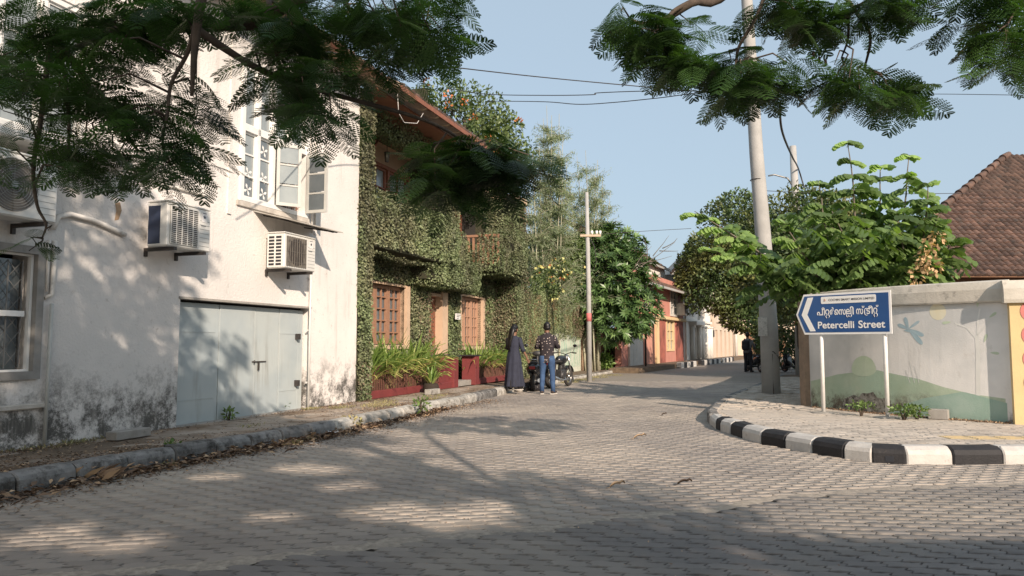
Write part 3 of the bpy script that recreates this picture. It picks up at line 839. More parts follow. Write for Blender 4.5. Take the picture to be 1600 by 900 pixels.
def air_con(label, s, z, L, H, Dp, yb, kind):
    """outdoor unit: local x along the wall from its left edge, y into the wall"""
    t = thing('air_conditioner', label, 'air conditioner', F1.w(s, 0, z), TH, group='outdoor air conditioner units on the white wall')
    yf = yb - Dp
    bm_ = MB(); bm_.box(0, L, yf, yb, 0, H, bev=.018); body = bm_.build('casing', M['ac_white'], t)
    MB().box(-.006, L + .006, yf - .004, yb + .004, H + .001, H + .022, bev=.006).build('top_cover', M['ac_white'], t)
    r_ = H * .41; cx = L * .40; cz = H * .5
    if kind == 'round':
        m = MB(); m.cyl((cx, yf - .012, cz), (cx, yf + .01, cz), r_, n=40); m.build('fan_recess', M['ac_fin'], t)
        m = MB()
        for k in range(1, 11):
            rr = r_ * k / 10
            m.tube([(cx + rr * math.cos(a), yf - .026, cz + rr * math.sin(a)) for a in np.linspace(0, 2 * math.pi, 37)], .0035, 4, cap=False)
        for a in np.linspace(0, math.pi, 4, endpoint=False): m.tube([(cx - r_ * math.cos(a), yf - .02, cz - r_ * math.sin(a)), (cx + r_ * math.cos(a), yf - .02, cz + r_ * math.sin(a))], .004, 4)
        m.cyl((cx, yf - .034, cz), (cx, yf - .02, cz), r_ * .14, n=16)
        m.build('fan_grille', M['ac_white' if False else 'metal_grey'], t)
    else:
        m = MB(); m.box(L * .06, L * .68, yf - .004, yf + .004, H * .07, H * .93); m.build('grille_recess', M['ac_fin'], t)
        m = MB(); m.cyl((cx * .95, yf - .008, cz), (cx * .95, yf, cz), r_ * .95, n=32); m.build('fan_disc', M['metal_dark'], t)
        m = MB()
        if kind == 'grid':
            for i in range(20): z_ = H * .08 + i * H * .845 / 19; m.box(L * .06, L * .68, yf - .020, yf - .012, z_ - .0035, z_ + .0035)
            for i in range(6): x = L * .06 + i * L * .62 / 5; m.box(x - .004, x + .004, yf - .022, yf - .012, H * .07, H * .93)
        else:
            for i in range(9): x = L * .08 + i * L * .58 / 8; m.box(x - .005, x + .005, yf - .020, yf - .010, H * .07, H * .93)
            for i in range(3): z_ = H * .2 + i * H * .3; m.box(L * .06, L * .68, yf - .016, yf - .012, z_ - .003, z_ + .003)
        m.build('fan_grille', M['ac_white' if kind == 'grid' else 'ac_fin'], t)
    # left side
    if kind == 'bars':
        m = MB()
        for i in range(9):
            for k in range(2):
                z_ = H * .08 + i * H * .097; y_ = yf + Dp * (.18 + k * .40)
                m.box(-.003, .002, y_, y_ + Dp * .30, z_, z_ + H * .062)
        m.build('side_vent', M['ac_dark'], t)
    elif kind == 'grid':
        MB().box(-.004, .002, yf + Dp * .35, yb - .02, H * .06, H * .92).build('side_panel', M['ac_blue'], t)
    # ribs and stickers on the plain part of the front
    m = MB()
    for i in range(7): z_ = H * .12 + i * H * .10; m.box(L * .74, L * .97, yf - .003, yf, z_, z_ + .004)
    m.build('panel_lines', M['metal_grey'], t)
    m = MB(); m.box(L * .78, L * .90, yf - .005, yf - .0035, H * .70, H * .93); st = m.build('sticker', M['paper_white'], t)
    m = MB(); cx2, cz2 = L * .84, H * .82
    pts = [(cx2 + (.032 if i % 2 == 0 else .013) * math.sin(i * math.pi / 5), yf - .0065, cz2 + (.032 if i % 2 == 0 else .013) * math.cos(i * math.pi / 5)) for i in range(10)]
    m.add(pts + [(cx2, yf - .0065, cz2)], [(i, (i + 1) % 10, 10) for i in range(10)])
    m.box(L * .79, L * .89, yf - .0065, yf - .0055, H * .905, H * .92)
    m.build('printed_star', M['ac_blue' if kind != 'bars' else 'ac_dark'], st)
    m = MB(); m.box(L * .76, L * .88, yf - .005, yf - .0035, H * .60, H * .63); m.build('name_strip', M['metal_grey'], t)
    for x in (L * .14, L * .82):
        m = MB(); m.box(x - .022, x + .022, yf - .04, .0, -.045, -.002); m.box(x - .02, x + .02, -.03, 0, -.11, -.03)
        m.build('bracket', M['metal_dark'], t)
    MB().box(L * .98, L + .035, yf + Dp * .45, yb - .04, H * .06, H * .38, bev=.01).build('valve_cover', M['ac_white'], t)
    return t
air_con('air conditioner with a round ringed fan grille below the ledge, above the barred window', -3.07, 2.54, .82, .64, .30, -.14, 'round')
air_con('air conditioner with a grid grille and dark blue side, above left of the garage door', -.74, 2.50, .76, .56, .32, -.13, 'grid')
air_con('air conditioner under the sheet metal awning, with slotted side vents', 1.67, 2.46, .84, .55, .33, -.10, 'bars')
t = tag(MB().box(-.26, .26, -.08, .08, 0, .10, bev=.008).build('concrete_block', M['concrete'], None, F1.w(-1.10, -.34, .168), TH + .03), 'loose grey concrete kerb block lying against the stained foot of the white wall', 'concrete block')

# ================= IVY-CLAD HOUSE =================
ih = thing('ivy_house', 'two-storey house overgrown with clipped ivy, with red-brown windows and a tiled roof', 'house', F1.w(0, 0, 0), TH)
W1 = (6.25, 8.12, 1.27, 2.64); DR = (9.45, 10.55, .17, 2.62); W2 = (11.62, 13.25, 1.22, 2.66); L1 = (5.3, 9.3, 4.35, 6.0)
m = MB(); wall_grid(m, 4.6, 15.2, -.05, 5.95, .8, 1.05, [W1, (DR[0], DR[1], -1, DR[3]), W2, (6.2, 9.9, 4.3, 7), (11.2, 13.4, 4.3, 5.8)])
m.box(4.6, 6.2, .8, 1.05, 5.95, 6.6); m.box(6.2, 9.9, .8, 1.05, 6.05, 6.6)
m.box(4.6, 5.08, .0, .8, -.05, 6.35); m.box(14.25, 15.2, .0, .8, -.05, 5.9)
m.box(15.0, 15.2, 1.05, 7, -.05, 5.95); m.box(9.7, 9.9, 1.05, 7, 4, 8.2)
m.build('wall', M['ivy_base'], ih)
m = MB(); m.box(9.9, 14.15, .68, 1.2, 5.95, 6.10, bev=.02); m.box(14.15, 15.3, -.06, 1.2, 5.9, 6.08, bev=.02); m.build('cornice', M['plaster_tan'], ih)
m = MB(); m.box(4.6, 15.2, 2.3, 2.5, -.05, 5.9); m.box(9.9, 15.2, 1.05, 7, 5.9, 6.0); m.box(5.3, 14.9, 1.05, 2.3, 4.0, 4.1); m.box(5.3, 14.9, 1.05, 2.3, 6.2, 6.3); m.build('inner_wall', M['plaster_tan'], ih)
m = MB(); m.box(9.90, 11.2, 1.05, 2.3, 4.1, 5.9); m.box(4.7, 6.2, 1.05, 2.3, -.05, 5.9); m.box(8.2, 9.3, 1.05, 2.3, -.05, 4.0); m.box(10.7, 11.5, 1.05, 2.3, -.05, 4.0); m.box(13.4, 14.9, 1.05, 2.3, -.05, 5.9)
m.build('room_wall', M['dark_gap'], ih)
def barred_window(W, mt, nb=3, rows=5, reveal=.22, surround='wood_pale'):
    m = MB(); s0, s1, z0, z1 = W
    # surround: pale plastered jambs
    m.box(s0 - .10, s0 + .0, .74, 1.0, z0 - .05, z1 + .04); m.box(s1, s1 + .17, .72, 1.0, z0 - .05, z1 + .04); m.box(s0, s1, .74, 1.0, z1, z1 + .05); m.box(s0 - .12, s1 + .19, .66, 1.0, z0 - .12, z0 - .02, bev=.01)
    o = m.build('window', M['plaster_tan'], ih)
    W_ = (s1 - s0) / nb
    for i in range(nb):
        a = s0 + i * W_ + .01; c = a + W_ - .02
        f = MB(); frame_rect(f, a, c, z0, z1, .075, .90, .96)
        for k in range(1, rows): z = z0 + k * (z1 - z0) / rows; f.box(a + .06, c - .06, .905, .945, z - .014, z + .014)
        f.box((a + c) / 2 - .014, (a + c) / 2 + .014, .902, .948, z0 + .06, z1 - .06)
        f.build('sash', M[mt], o)
    MB().box(s0, s1, .97, .98, z0, z1).build('pane', M['glass'], o)
    return o
barred_window(W1, 'wood_window'); barred_window(W2, 'wood_window_light')
# door in its deep reveal
s0, s1, z0, z1 = DR
m = MB(); m.box(s0, s0 + .10, .80, 1.06, z0, z1); m.box(s1 - .24, s1 + .12, .76, 1.06, z0 - .1, z1 + .06); m.box(s0 + .10, s1 - .24, .8, 1.06, z1 - .08, z1 + .06); dfr = m.build('door_frame', M['plaster_tan'], ih)
m = MB(); m.box(s0 + .10, s1 - .24, .98, 1.03, z0, z1 - .08)
for z in (.35, 1.05, 1.75): m.box(s0 + .18, s1 - .32, .96, .98, z, z + .5, bev=.008)
dr = m.build('door', M['wood_red'], ih); MB().box(s1 - .34, s1 - .31, .92, .97, 1.05, 1.25).build('handle', M['chrome'], dr)
m = MB(); m.box(10.86, 11.18, .60, .63, 1.95, 2.12, bev=.004); np_ = m.build('name_plate', M['paper_white'], ih)
m = MB()
for k in range(3): m.box(10.90, 11.14 - .05 * k, .595, .60, 2.07 - k * .045, 2.085 - k * .045)
m.build('lettering', M['metal_dark'], np_)
# upper loggia window and brackets
def french(s0, s1, z0, z1, y, nb=2, rows=3):
    m = MB(); frame_rect(m, s0, s1, z0, z1, .09, y - .08, y + .05); m.box((s0 + s1) / 2 - .05, (s0 + s1) / 2 + .05, y - .06, y + .05, z0, z1)
    o = m.build('window', M['wood_red'], ih)
    Wn = (s1 - s0) / nb
    for i in range(nb):
        f = MB(); a, c = s0 + i * Wn + .09, s0 + (i + 1) * Wn - .09
        frame_rect(f, a, c, z0 + .09, z1 - .09, .05, y - .02, y + .03); f.box((a + c) / 2 - .014, (a + c) / 2 + .014, y - .02, y + .02, z0 + .1, z1 - .1)
        for k in range(1, rows): z = z0 + .09 + k * (z1 - z0 - .18) / rows; f.box(a, c, y - .02, y + .02, z - .014, z + .014)
        f.build('sash', M['wood_red'], o)
        MB().box(a, c, y + .035, y + .042, z0 + .1, z1 - .1).build('pane', M['glass_pale'], o)
french(7.3, 9.6, 4.1, 5.75, 1.5, 2, 3)
m = MB(); m.box(5.3, 9.9, 1.56, 1.62, 4.1, 6.2); m.build('loggia_wall', M['plaster_tan'], ih)
french(11.6, 13.2, 4.1, 5.3, 1.5, 2, 3)
m = MB(); m.box(11.2, 13.4, 1.56, 1.62, 4.1, 5.9); m.build('loggia_wall', M['plaster_tan'], ih)
m = MB(); m.box(6.2, 9.9, .78, .92, 6.02, 6.15); m.tube([(6.3, .8, 5.4), (6.9, .85, 6.05)], .03, 5); m.tube([(9.7, .8, 5.4), (9.2, .85, 6.05)], .03, 5); m.build('loggia_beam', M['wood_red'], ih)
# lantern hanging in the loggia
ln = thing('wall_lantern', 'small black lantern hanging at the upper opening of the ivy house', 'lantern', F1.w(7.35, .9, 5.72), TH)
m = MB(); m.tube([(0, 0, .10), (0, 0, .28)], .008, 5); m.prism([(.07 * math.cos(a), .07 * math.sin(a)) for a in np.linspace(0, 2 * math.pi, 7)[:-1]], .08, .10); m.prism([(.045 * math.cos(a), .045 * math.sin(a)) for a in np.linspace(0, 2 * math.pi, 7)[:-1]], -.14, -.12)
for a in np.linspace(0, 2 * math.pi, 7)[:-1]: m.tube([(.065 * math.cos(a), .065 * math.sin(a), .08), (.042 * math.cos(a), .042 * math.sin(a), -.12)], .006, 4)
m.build('cage', M['metal_dark'], ln); MB().tube([(0, 0, .08), (0, 0, -.12)], [.055, .035], 6).build('glass', M['lamp_glass'], ln)
# balconies
m = MB(); m.box(5.1, 9.55, .06, .8, 3.28, 4.30); m.build('balcony', M['ivy_base'], ih)
m = MB(); m.box(8.2, 11.2, .25, .8, 2.86, 3.5); m.build('door_hood', M['ivy_base'], ih)
b2 = MB(); b2.box(12.0, 14.25, -.28, .8, 3.42, 3.60); b2.box(12.9, 14.25, -.28, -.10, 3.6, 4.55); b2.box(12.0, 14.25, -.28, -.12, 3.6, 3.75)
b2o = b2.build('balcony', M['ivy_base'], ih)
m = MB()
for y in np.linspace(-.22, .7, 7): m.box(11.98, 12.03, y - .03, y + .03, 3.6, 4.40)
m.box(11.96, 12.05, -.25, .8, 4.40, 4.47)
m.build('balusters', M['wood_window'], b2o)
# roof
tiled_roof(ih, 5.02, 9.95, -.62, 6.50, R(25), 3, 8, rgap=.62, raf_mt='wood_pale')
m = MB(); m.box(5.0, 9.9, -.12, .8, 6.46, 6.50); m.build('eaves_ceiling', M['wood_soffit'], ih)
m = MB(); m.box(5.02, 9.95, -.66, -.63, 6.40, 6.50); m.build('fascia', M['wood_red'], ih)
# hanging wire loops at the eaves
m = MB(); m.tube([(5.1, -.55, 6.35), (5.25, -.5, 6.0), (5.6, -.45, 5.9), (6.1, -.5, 6.02), (6.3, -.55, 6.3)], .006, 5); m.build('loose_cable', M['paper_white'], ih)
# ================= FOLIAGE TOOLS =================
def rand_dirs(n):
    v = rng.normal(size=(n, 3)); return v / np.linalg.norm(v, axis=1)[:, None]
def norm(a): return a / np.maximum(np.linalg.norm(a, axis=-1, keepdims=True), 1e-9)
def leaf_quads(P, Dr, Nn, L, W, fold=.0, droop=0):
    """rhombic leaves: P base, Dr direction, Nn normal, L length, W width -> V (N*4,3)"""
    n = len(P); Dr = norm(Dr); S = norm(np.cross(Dr, Nn)); Nn = np.cross(S, Dr)
    L = np.broadcast_to(L, (n,))[:, None]; W = np.broadcast_to(W, (n,))[:, None]
    mid = P + Dr * L * .45
    V = np.stack([P, mid + S * W * .5 + Nn * W * fold, P + Dr * L - np.array([0, 0, 1]) * L * droop, mid - S * W * .5 + Nn * W * fold], 1)
    return V.reshape(-1, 3)
def quads(n): return np.arange(n * 4).reshape(-1, 4)
def lump(P, f, seed=0):
    """cheap smooth 3-d noise from sines"""
    a = np.sin(P[:, 0] * f + 1.3 * np.sin(P[:, 1] * f * .7 + seed) + seed) + np.sin(P[:, 1] * f * 1.1 + 1.7 * np.sin(P[:, 2] * f * .8 + 2 * seed)) + np.sin(P[:, 2] * f * .9 + 1.1 * np.sin(P[:, 0] * f * 1.3 - seed))
    return a / 3
def crown_leaves(ells, n, L, W, up=.35, shell=.55, lumpf=1.6, seed=1, gaps=.0, gapf=1.2, droop=.15, hang=0):
    """leaves spread through lumpy ellipsoids; ells = list (cx,cy,cz,rx,ry,rz[,weight])"""
    wts = np.array([e[3] * e[4] + e[4] * e[5] + e[3] * e[5] for e in ells]); wts = wts / wts.sum()
    which = rng.choice(len(ells), n, p=wts); E = np.array([e[:6] for e in ells])[which]
    d = rand_dirs(n); r = shell + (1 - shell) * rng.random(n) ** .6
    c = E[:, :3]
    lf = 1 + .22 * lump(c + d * E[:, 3:6], lumpf, seed) + .10 * lump(c + d * E[:, 3:6], lumpf * 3.1, seed + 2)
    P = c + d * E[:, 3:6] * (r * lf)[:, None]
    if gaps > 0:
        k = lump(P, gapf, seed + 5) + .5 * lump(P, gapf * 2.7, seed + 9) > -1 + gaps * 1.1
        P, d = P[k], d[k]
    n = len(P)
    Dr = norm(d * .8 + rand_dirs(n) * .9 + np.array([0, 0, up - hang]))
    Nn = norm(rand_dirs(n) * .8 + d * .5 + np.array([0, 0, .6]))
    l = L * rng.uniform(.65, 1.25, n)
    return leaf_quads(P, Dr, Nn, l, W / L * l, fold=.12, droop=droop), n
def trunk_mesh(mb, p0, p1, r0, r1, bend=.2, n=7, seg=7):
    p0, p1 = Vector(p0), Vector(p1); off = Vector((rnd.uniform(-1, 1), rnd.uniform(-1, 1), rnd.uniform(-.3, .3))) * bend
    pts = []; rr = []
    for i in range(seg + 1):
        t = i / seg; pts.append(p0.lerp(p1, t) + off * math.sin(math.pi * t) + Vector((rnd.uniform(-1, 1), rnd.uniform(-1, 1), 0)) * bend * .08); rr.append(r0 + (r1 - r0) * t)
    mb.tube(pts, rr, n); return pts
def tree(name, label, cat, base, ells, n, L, W, leafmat, barkmat='bark_grey', tr=.16, group=None, **kw):
    base = Vector(base); t = thing(name, label, cat, base, 0, group)
    m = MB(); top = Vector(ells[0][:3]) - base
    pts = trunk_mesh(m, (0, 0, -.1), top, tr, tr * .45, .25)
    m.build('trunk', M[barkmat], t)
    m = MB()
    for e in ells:
        q = pts[rnd.randint(3, 6)]; e_ = Vector(e[:3]) - base
        trunk_mesh(m, q, e_, tr * .4, tr * .12, .3, 5, 5)
        for k in range(4):
            d = Vector(rand_dirs(1)[0]); d.z = abs(d.z) * .6
            trunk_mesh(m, e_, e_ + Vector((d.x * e[3], d.y * e[4], d.z * e[5])) * .8, tr * .12, tr * .03, .15, 4, 4)
    m.build('branches', M[barkmat], t)
    el = [(e[0] - base.x, e[1] - base.y, e[2] - base.z, *e[3:]) for e in ells]
    V, k = crown_leaves(el, n, L, W, **kw)
    o = np_mesh('crown', V, quads(k), M[leafmat], t, var=np.repeat(rng.random(k), 4)); o['kind'] = 'stuff'
    return t
def P3(px, py, Y): v = D(px, py, Y); return (v.x, v.y, v.z)

# ---------------- ivy ----------------
def ivy_patch(p0, U, Vv, Nn, dens, holes=(), bulge=.10, L=.050, seed=1, edge=.04):
    p0, U, Vv, Nn = [np.array(a, float) for a in (p0, U, Vv, Nn)]
    lu, lv = np.linalg.norm(U), np.linalg.norm(Vv)
    n = int(lu * lv * dens * 1.35); a = rng.uniform(-edge / lu, 1 + edge / lu, n); c = rng.uniform(-edge / lv, 1 + edge / lv, n)
    k = np.ones(n, bool)
    for h in holes: k &= ~((a * lu > h[0]) & (a * lu < h[1]) & (c * lv > h[2]) & (c * lv < h[3]))
    a, c = a[k], c[k]; n = len(a)
    P = p0 + a[:, None] * U + c[:, None] * Vv
    h = bulge * (.55 + .5 * lump(P, 2.6, seed) + .35 * lump(P, 7.5, seed + 3)) + rng.uniform(-.015, .03, n)
    P = P + Nn * h[:, None]
    Dr = norm(rand_dirs(n) + Nn * .35 + np.array([0, 0, -.35])); Nr = norm(rand_dirs(n) * .75 + Nn)
    l = L * rng.uniform(.6, 1.3, n)
    vr = np.clip(.30 + .30 * lump(P, 1.3, seed + 7) + .2 * lump(P, 4.2, seed) + rng.uniform(-.3, .3, n), 0, 1)
    return leaf_quads(P, Dr, Nr, l, l * .85, fold=.1), vr
def ivy(name, parent, patches, m_='ivy_leaf'):
    VV, vv = [], []
    for i, p in enumerate(patches):
        V, v = ivy_patch(*p[0], **p[1]) if isinstance(p[1], dict) else ivy_patch(*p, seed=i + 1)
        VV.append(V); vv.append(v)
    V = np.concatenate(VV); v = np.concatenate(vv)
    o = np_mesh(name, V, quads(len(v)), M[m_], parent, var=np.repeat(v, 4)); o['kind'] = 'stuff'
    return o
DN = 950
x, y, z = (1, 0, 0), (0, 1, 0), (0, 0, 1)
def fr(s0, s1, yv, z0, z1, holes=(), bulge=.10, dens=DN):     # facing the street
    hs = [(h[0] - s0, h[1] - s0, h[2] - z0, h[3] - z0) for h in holes]
    return (((s0, yv, z0), (s1 - s0, 0, 0), (0, 0, z1 - z0), (0, -1, 0), dens), dict(holes=hs, bulge=bulge, seed=int(s0 * 7 + z0 * 3) % 17))
def sd_(s, y0, y1, z0, z1, sign=-1, bulge=.06, dens=DN):
    return (((s, y0, z0), (0, y1 - y0, 0), (0, 0, z1 - z0), (sign, 0, 0), dens), dict(bulge=bulge, seed=int(s * 5) % 13))
def flat(s0, s1, y0, y1, z, up=1, bulge=.05, dens=DN):
    return (((s0, y0, z), (s1 - s0, 0, 0), (0, y1 - y0, 0), (0, 0, up), dens), dict(bulge=bulge, seed=3))
Wh = [(W1[0] - .12, W1[1] + .22, W1[2] - .12, W1[3] + .07), (DR[0] - .02, DR[1] + .12, -1, DR[3] + .05), (W2[0] - .12, W2[1] + .22, W2[2] - .12, W2[3] + .07)]
pats = [fr(4.6, 5.08, 0, .2, 6.3, bulge=.05, dens=1300), sd_(5.08, 0, .8, .2, 6.3, 1, .05), sd_(4.6, 0, .2, 2, 6.3, -1, .02)]
pats += [fr(5.08, 14.25, .8, .2, 3.4, Wh, .13, 1100)]
pats += [fr(5.08, 9.9, .8, 3.4, 6.4, [(6.2, 9.9, 4.3, 6.0)], .14, 800), fr(9.9, 14.25, .8, 3.4, 6.0, [(11.3, 13.3, 4.3, 5.3)], .14, 900)]
# arch of ivy over the loggia
pats += [fr(5.1, 9.95, .45, 6.0, 6.42, (), .16, 900), flat(5.1, 9.95, .4, .8, 6.02, -1)]
# first balcony parapet
pats += [fr(5.1, 9.55, .04, 3.35, 4.42, (), .20, 1300), sd_(9.55, .04, .8, 3.35, 4.42, 1, .1), flat(5.1, 9.6, .0, .5, 4.40, 1, .08), flat(5.1, 9.55, .05, .8, 3.28, -1, .12, 500)]
# hood over the door, swelling out of the wall
pats += [fr(8.3, 11.3, .22, 2.80, 3.50, (), .22, 1200), sd_(8.3, .2, .8, 2.8, 3.5, -1, .12), sd_(11.3, .2, .8, 2.8, 3.5, 1, .12), flat(8.3, 11.3, .2, .8, 2.82, -1, .10)]
pats += [fr(8.6, 10.6, .35, 3.4, 4.3, (), .2, 900)]
# second balcony
pats += [fr(12.85, 14.3, -.30, 3.45, 4.72, (), .20, 1300), sd_(12.85, -.3, .0, 3.5, 4.7, -1, .12, 1100), sd_(14.3, -.3, 0, 3.5, 4.7, 1, .1), flat(12.8, 14.3, -.3, .3, 4.6, 1, .1), flat(12.0, 14.3, -.3, .8, 3.42, -1, .1, 600), fr(12.0, 12.9, -.28, 3.42, 4.05, (), .12, 1000), sd_(11.97, -.3, .35, 3.42, 4.5, -1, .08, 900), sd_(11.97, .35, .8, 3.42, 4.0, -1, .08, 900)]
# right pilaster / tower
pats += [fr(14.25, 15.2, 0, .2, 5.9, (), .10, 1150), sd_(14.25, 0, .8, .2, 5.9, -1, .07), sd_(15.2, 0, 2.2, .2, 5.9, 1, .08)]
ivy('ivy', ih, pats)
# browner strands woven in (dead growth)
pats = [fr(5.6, 9.3, .70, 2.4, 3.3, Wh, .06, 60), fr(13.3, 14.25, .70, .3, 3.2, (), .08, 160), sd_(14.25, 0, .75, .3, 3.2, -1, .12, 320), fr(4.62, 5.06, -.02, .15, .9, (), .06, 260), fr(14.4, 15.2, -.03, 3.0, 5.8, (), .11, 220), fr(8.6, 9.4, .66, .4, 2.4, Wh, .08, 220)]
o = ivy('dry_ivy', ih, pats, 'ivy_dry')

# ================= RED PLANTER FENCE AND PLANTS =================
pf = thing('planter_fence', 'low red-painted planter kerb with brown railings and gate posts in front of the ivy house', 'fence', F1.w(5.2, .10, .16), TH)
m = MB(); m.box(0, 4.15, -.06, .06, 0, .16, bev=.008); m.box(5.9, 9.0, -.06, .06, 0, .16, bev=.008); m.box(0, .0 + .12, .06, .6, 0, .16)
m.build('kerb', M['red_paint'], pf)
for x0 in (4.15, 5.62):
    MB().box(x0, x0 + .28, -.10, .30, 0, .78, bev=.006).build('gate_post', M['red_paint'], pf)
    MB().box(x0 - .12, x0 + .42, -.12, .32, .78, .815, bev=.005).build('coping', M['black_coping'], pf)
MB().box(4.43, 5.62, .66, .74, 0, .80).build('back_panel', M['red_paint'], pf)
MB().box(4.30, 5.9, .62, .80, .80, .83).build('coping', M['black_coping'], pf)
MB().box(3.5, 4.15, -.02, .06, .16, .78).build('side_panel', M['red_paint'], pf)
for i, (a, z_) in enumerate(((.02, .14), (.30, .30))):
    MB().box(4.44, 5.61 if i == 0 else 5.0, a, .66, 0 if i == 0 else .14, z_, bev=.006).build('step', M['concrete'], pf)
for a, c in ((.05, 3.5), (5.95, 8.95)):
    m = MB(); k = a
    while k < c: m.box(k - .009, k + .009, -.009, .009, .16, .66); k += .075
    m.box(a, c, -.012, .012, .64, .665)
    m.build('railing', M['rail_metal'], pf)
def strap_plant(label, s, y, z_, h, n, group='strap-leaved lilies along the red fence'):
    base = F1.w(s, y, z_)
    t = thing('strap_leaf_plant', label, 'plant', base, rnd.uniform(0, 6), group)
    V = []; vr = []
    for i in range(n):
        a = rnd.uniform(0, 2 * math.pi); ln = h * rnd.uniform(.75, 1.35); lean = rnd.uniform(.12, .75); wd = rnd.uniform(.055, .090)
        pts = []
        for k in range(7):
            u = k / 6
            r = ln * (lean * u + .12 * u * u); zz = ln * (u - (lean * .95) * u ** 2.6)
            pts.append((r, zz, wd * (1 - .0) * (1 - u ** 2.5) * (.5 + u if u < .5 else 1)))
        vv = rnd.random() * .75 if lean < .55 else rnd.uniform(.3, 1)
        r0_ = rnd.uniform(0, .06); ca, sa = math.cos(a), math.sin(a)
        rows_ = []
        for (r, zz, w_) in pts:
            cx, cy = (r0_ + r) * ca, (r0_ + r) * sa
            rows_.append(((cx - sa * w_ * .5, cy + ca * w_ * .5, zz + .006), (cx, cy, zz - .008), (cx + sa * w_ * .5, cy - ca * w_ * .5, zz + .006)))
        for k in range(6):
            A_, B_ = rows_[k], rows_[k + 1]
            for q in (0, 1): V += [A_[q], A_[q + 1], B_[q + 1], B_[q]]; vr += [vv] * 4
    o = np_mesh('leaves', V, quads(len(V) // 4), M['strap_leaf'], t, var=vr); o['kind'] = 'stuff'
    MB().tube([(0, 0, -.05), (0, 0, .12)], [.05, .035], 7).build('stem', M['soil_dark'], t)
    return t
ls = ['beside the ivy pilaster at the near end', 'second from the ivy pilaster', 'below the near ivy-house window', 'third from the left gate post', 'behind the potted plant', 'one before the left gate post', 'next to the left gate post']
for i in range(7): strap_plant('strap-leaved plant behind the near railing, ' + ls[i], 5.45 + i * .50, .32 + .12 * (i % 2), .30, 1.02 + .10 * (i % 3), 84)
ls = ['beside the right gate post', 'second beyond the gate post', 'under the far ivy-house window', 'near the far end of the fence', 'at the far end beside the woman']
for i in range(5): strap_plant('strap-leaved plant drooping over the far railing, ' + ls[i], 11.35 + i * .62, .32 + .08 * (i % 2), .30, .95 + .09 * (i % 2), 66)
pp = strap_plant('potted strap-leaved plant in a dark grow bag on the pavement before the railing', 7.35, -.30, .36, .48, 26, None)
MB().tube([(0, 0, -.20), (0, 0, -.1), (0, 0, .0), (0, 0, .02)], [.15, .19, .17, .15], 12).build('grow_bag', M['soil_dark'], pp)
tag(MB().box(-.22, .22, -.07, .07, 0, .12, bev=.01).build('concrete_block', M['kerb_pale'], None, F1.w(6.95, -.52, .165), TH - .1), 'pale concrete block on the pavement beside the potted lily', 'concrete block')

# ================= GARDEN WALL BEYOND THE HOUSE =================
gw = thing('garden_wall', 'garden wall beyond the ivy house, half ivy and half graffiti and brown plaster', 'wall', F1.w(15.2, .05, 0), TH)
m = MB(); m.box(0, 8.2, 0, .25, -.05, 3.0); m.box(8.2, 10.6, 0, .25, -.05, 2.2); m.box(10.6, 15, 0, .25, -.05, 2.0); m.build('wall', M['plaster_brown'], gw)
m = MB(); m.add([(1.5, -.012, .1), (8.0, -.012, .1), (8.0, -.012, 1.75), (6.8, -.012, 1.9), (5.6, -.012, 1.85), (4.6, -.012, 2.0), (3.7, -.012, 1.75), (2.4, -.012, 1.5), (1.6, -.012, .9)], [tuple(range(9))]); m.build('graffiti', M['graffiti_white'], gw)
m = MB()
for k in range(11):
    x0 = 4.4 + k * .33; h = rnd.uniform(1.2, 1.75)
    m.add([(x0, -.018, .35), (x0 + .16, -.018, .3), (x0 + .22 + rnd.uniform(-.1, .1), -.018, h), (x0 + .08, -.018, h + .1)], [(0, 1, 2, 3)])
m.build('graffiti_letters', M['graffiti_green'], gw)
MB().box(8.15, 8.5, -.08, .3, -.05, 2.3, bev=.01).build('pier', M['plaster_tan'], gw)
MB().box(10.2, 10.5, -.08, .3, -.05, 2.3, bev=.01).build('pier', M['timber_post'], gw)
def g_(s0, s1, z0, z1, bulge=.14, dens=900): return (((s0, 0, z0), (s1 - s0, 0, 0), (0, 0, z1 - z0), (0, -1, 0), dens), dict(bulge=bulge, seed=5))
ivy('ivy', gw, [g_(0, 1.7, .1, 3.2), g_(1.7, 3.2, 1.1, 3.2), g_(3.2, 5, 1.75, 3.25), g_(5, 8.6, 1.7, 3.1), g_(1.7, 8, 1.5, 1.9, .2, 500),
     (((0, 0, 3.0), (8.4, 0, 0), (0, .4, 0), (0, 0, 1), 700), dict(bulge=.15, seed=4))])
o = ivy('dry_ivy', gw, [g_(6.0, 9.2, 1.6, 2.9, .35, 500), g_(0, .9, .3, 3, .1, 200)], 'ivy_dry')
# ================= TREES =================
# flowering tree behind the ivy house
tree('flowering_tree', 'tall loose-crowned tree with orange flowers behind the roof of the ivy house', 'tree', (*G(770, 575)[:2], 0) if False else (-.9, 29.0, 0),
     [(*P3(725, 185, 30), 1.9, 1.8, 1.3), (*P3(690, 160, 30), 1.4, 1.5, .9), (*P3(775, 200, 31), 1.3, 1.3, .8), (*P3(795, 250, 30), 1.3, 1.5, 1.1), (*P3(735, 240, 30), 1.8, 1.6, 1.4), (*P3(775, 290, 30), 1.5, 1.6, 1.2)],
     11000, .22, .09, 'tree_mid', 'bark', tr=.2, shell=.25, gaps=.55, gapf=1.7, seed=3)
ft = bpy.data.objects['flowering_tree']
V = []; 
for (px, py) in ((668, 128), (700, 148), (725, 160), (740, 185), (700, 165), (745, 235), (752, 262), (810, 190), (765, 215), (728, 262), (775, 240)):
    c = np.array(P3(px, py, 28.6)) - np.array(ft.location)
    n = 10; d = rand_dirs(n); V.append(leaf_quads(c + d * .10, d + np.array([0, 0, .5]), rand_dirs(n), .13, .09, .2))
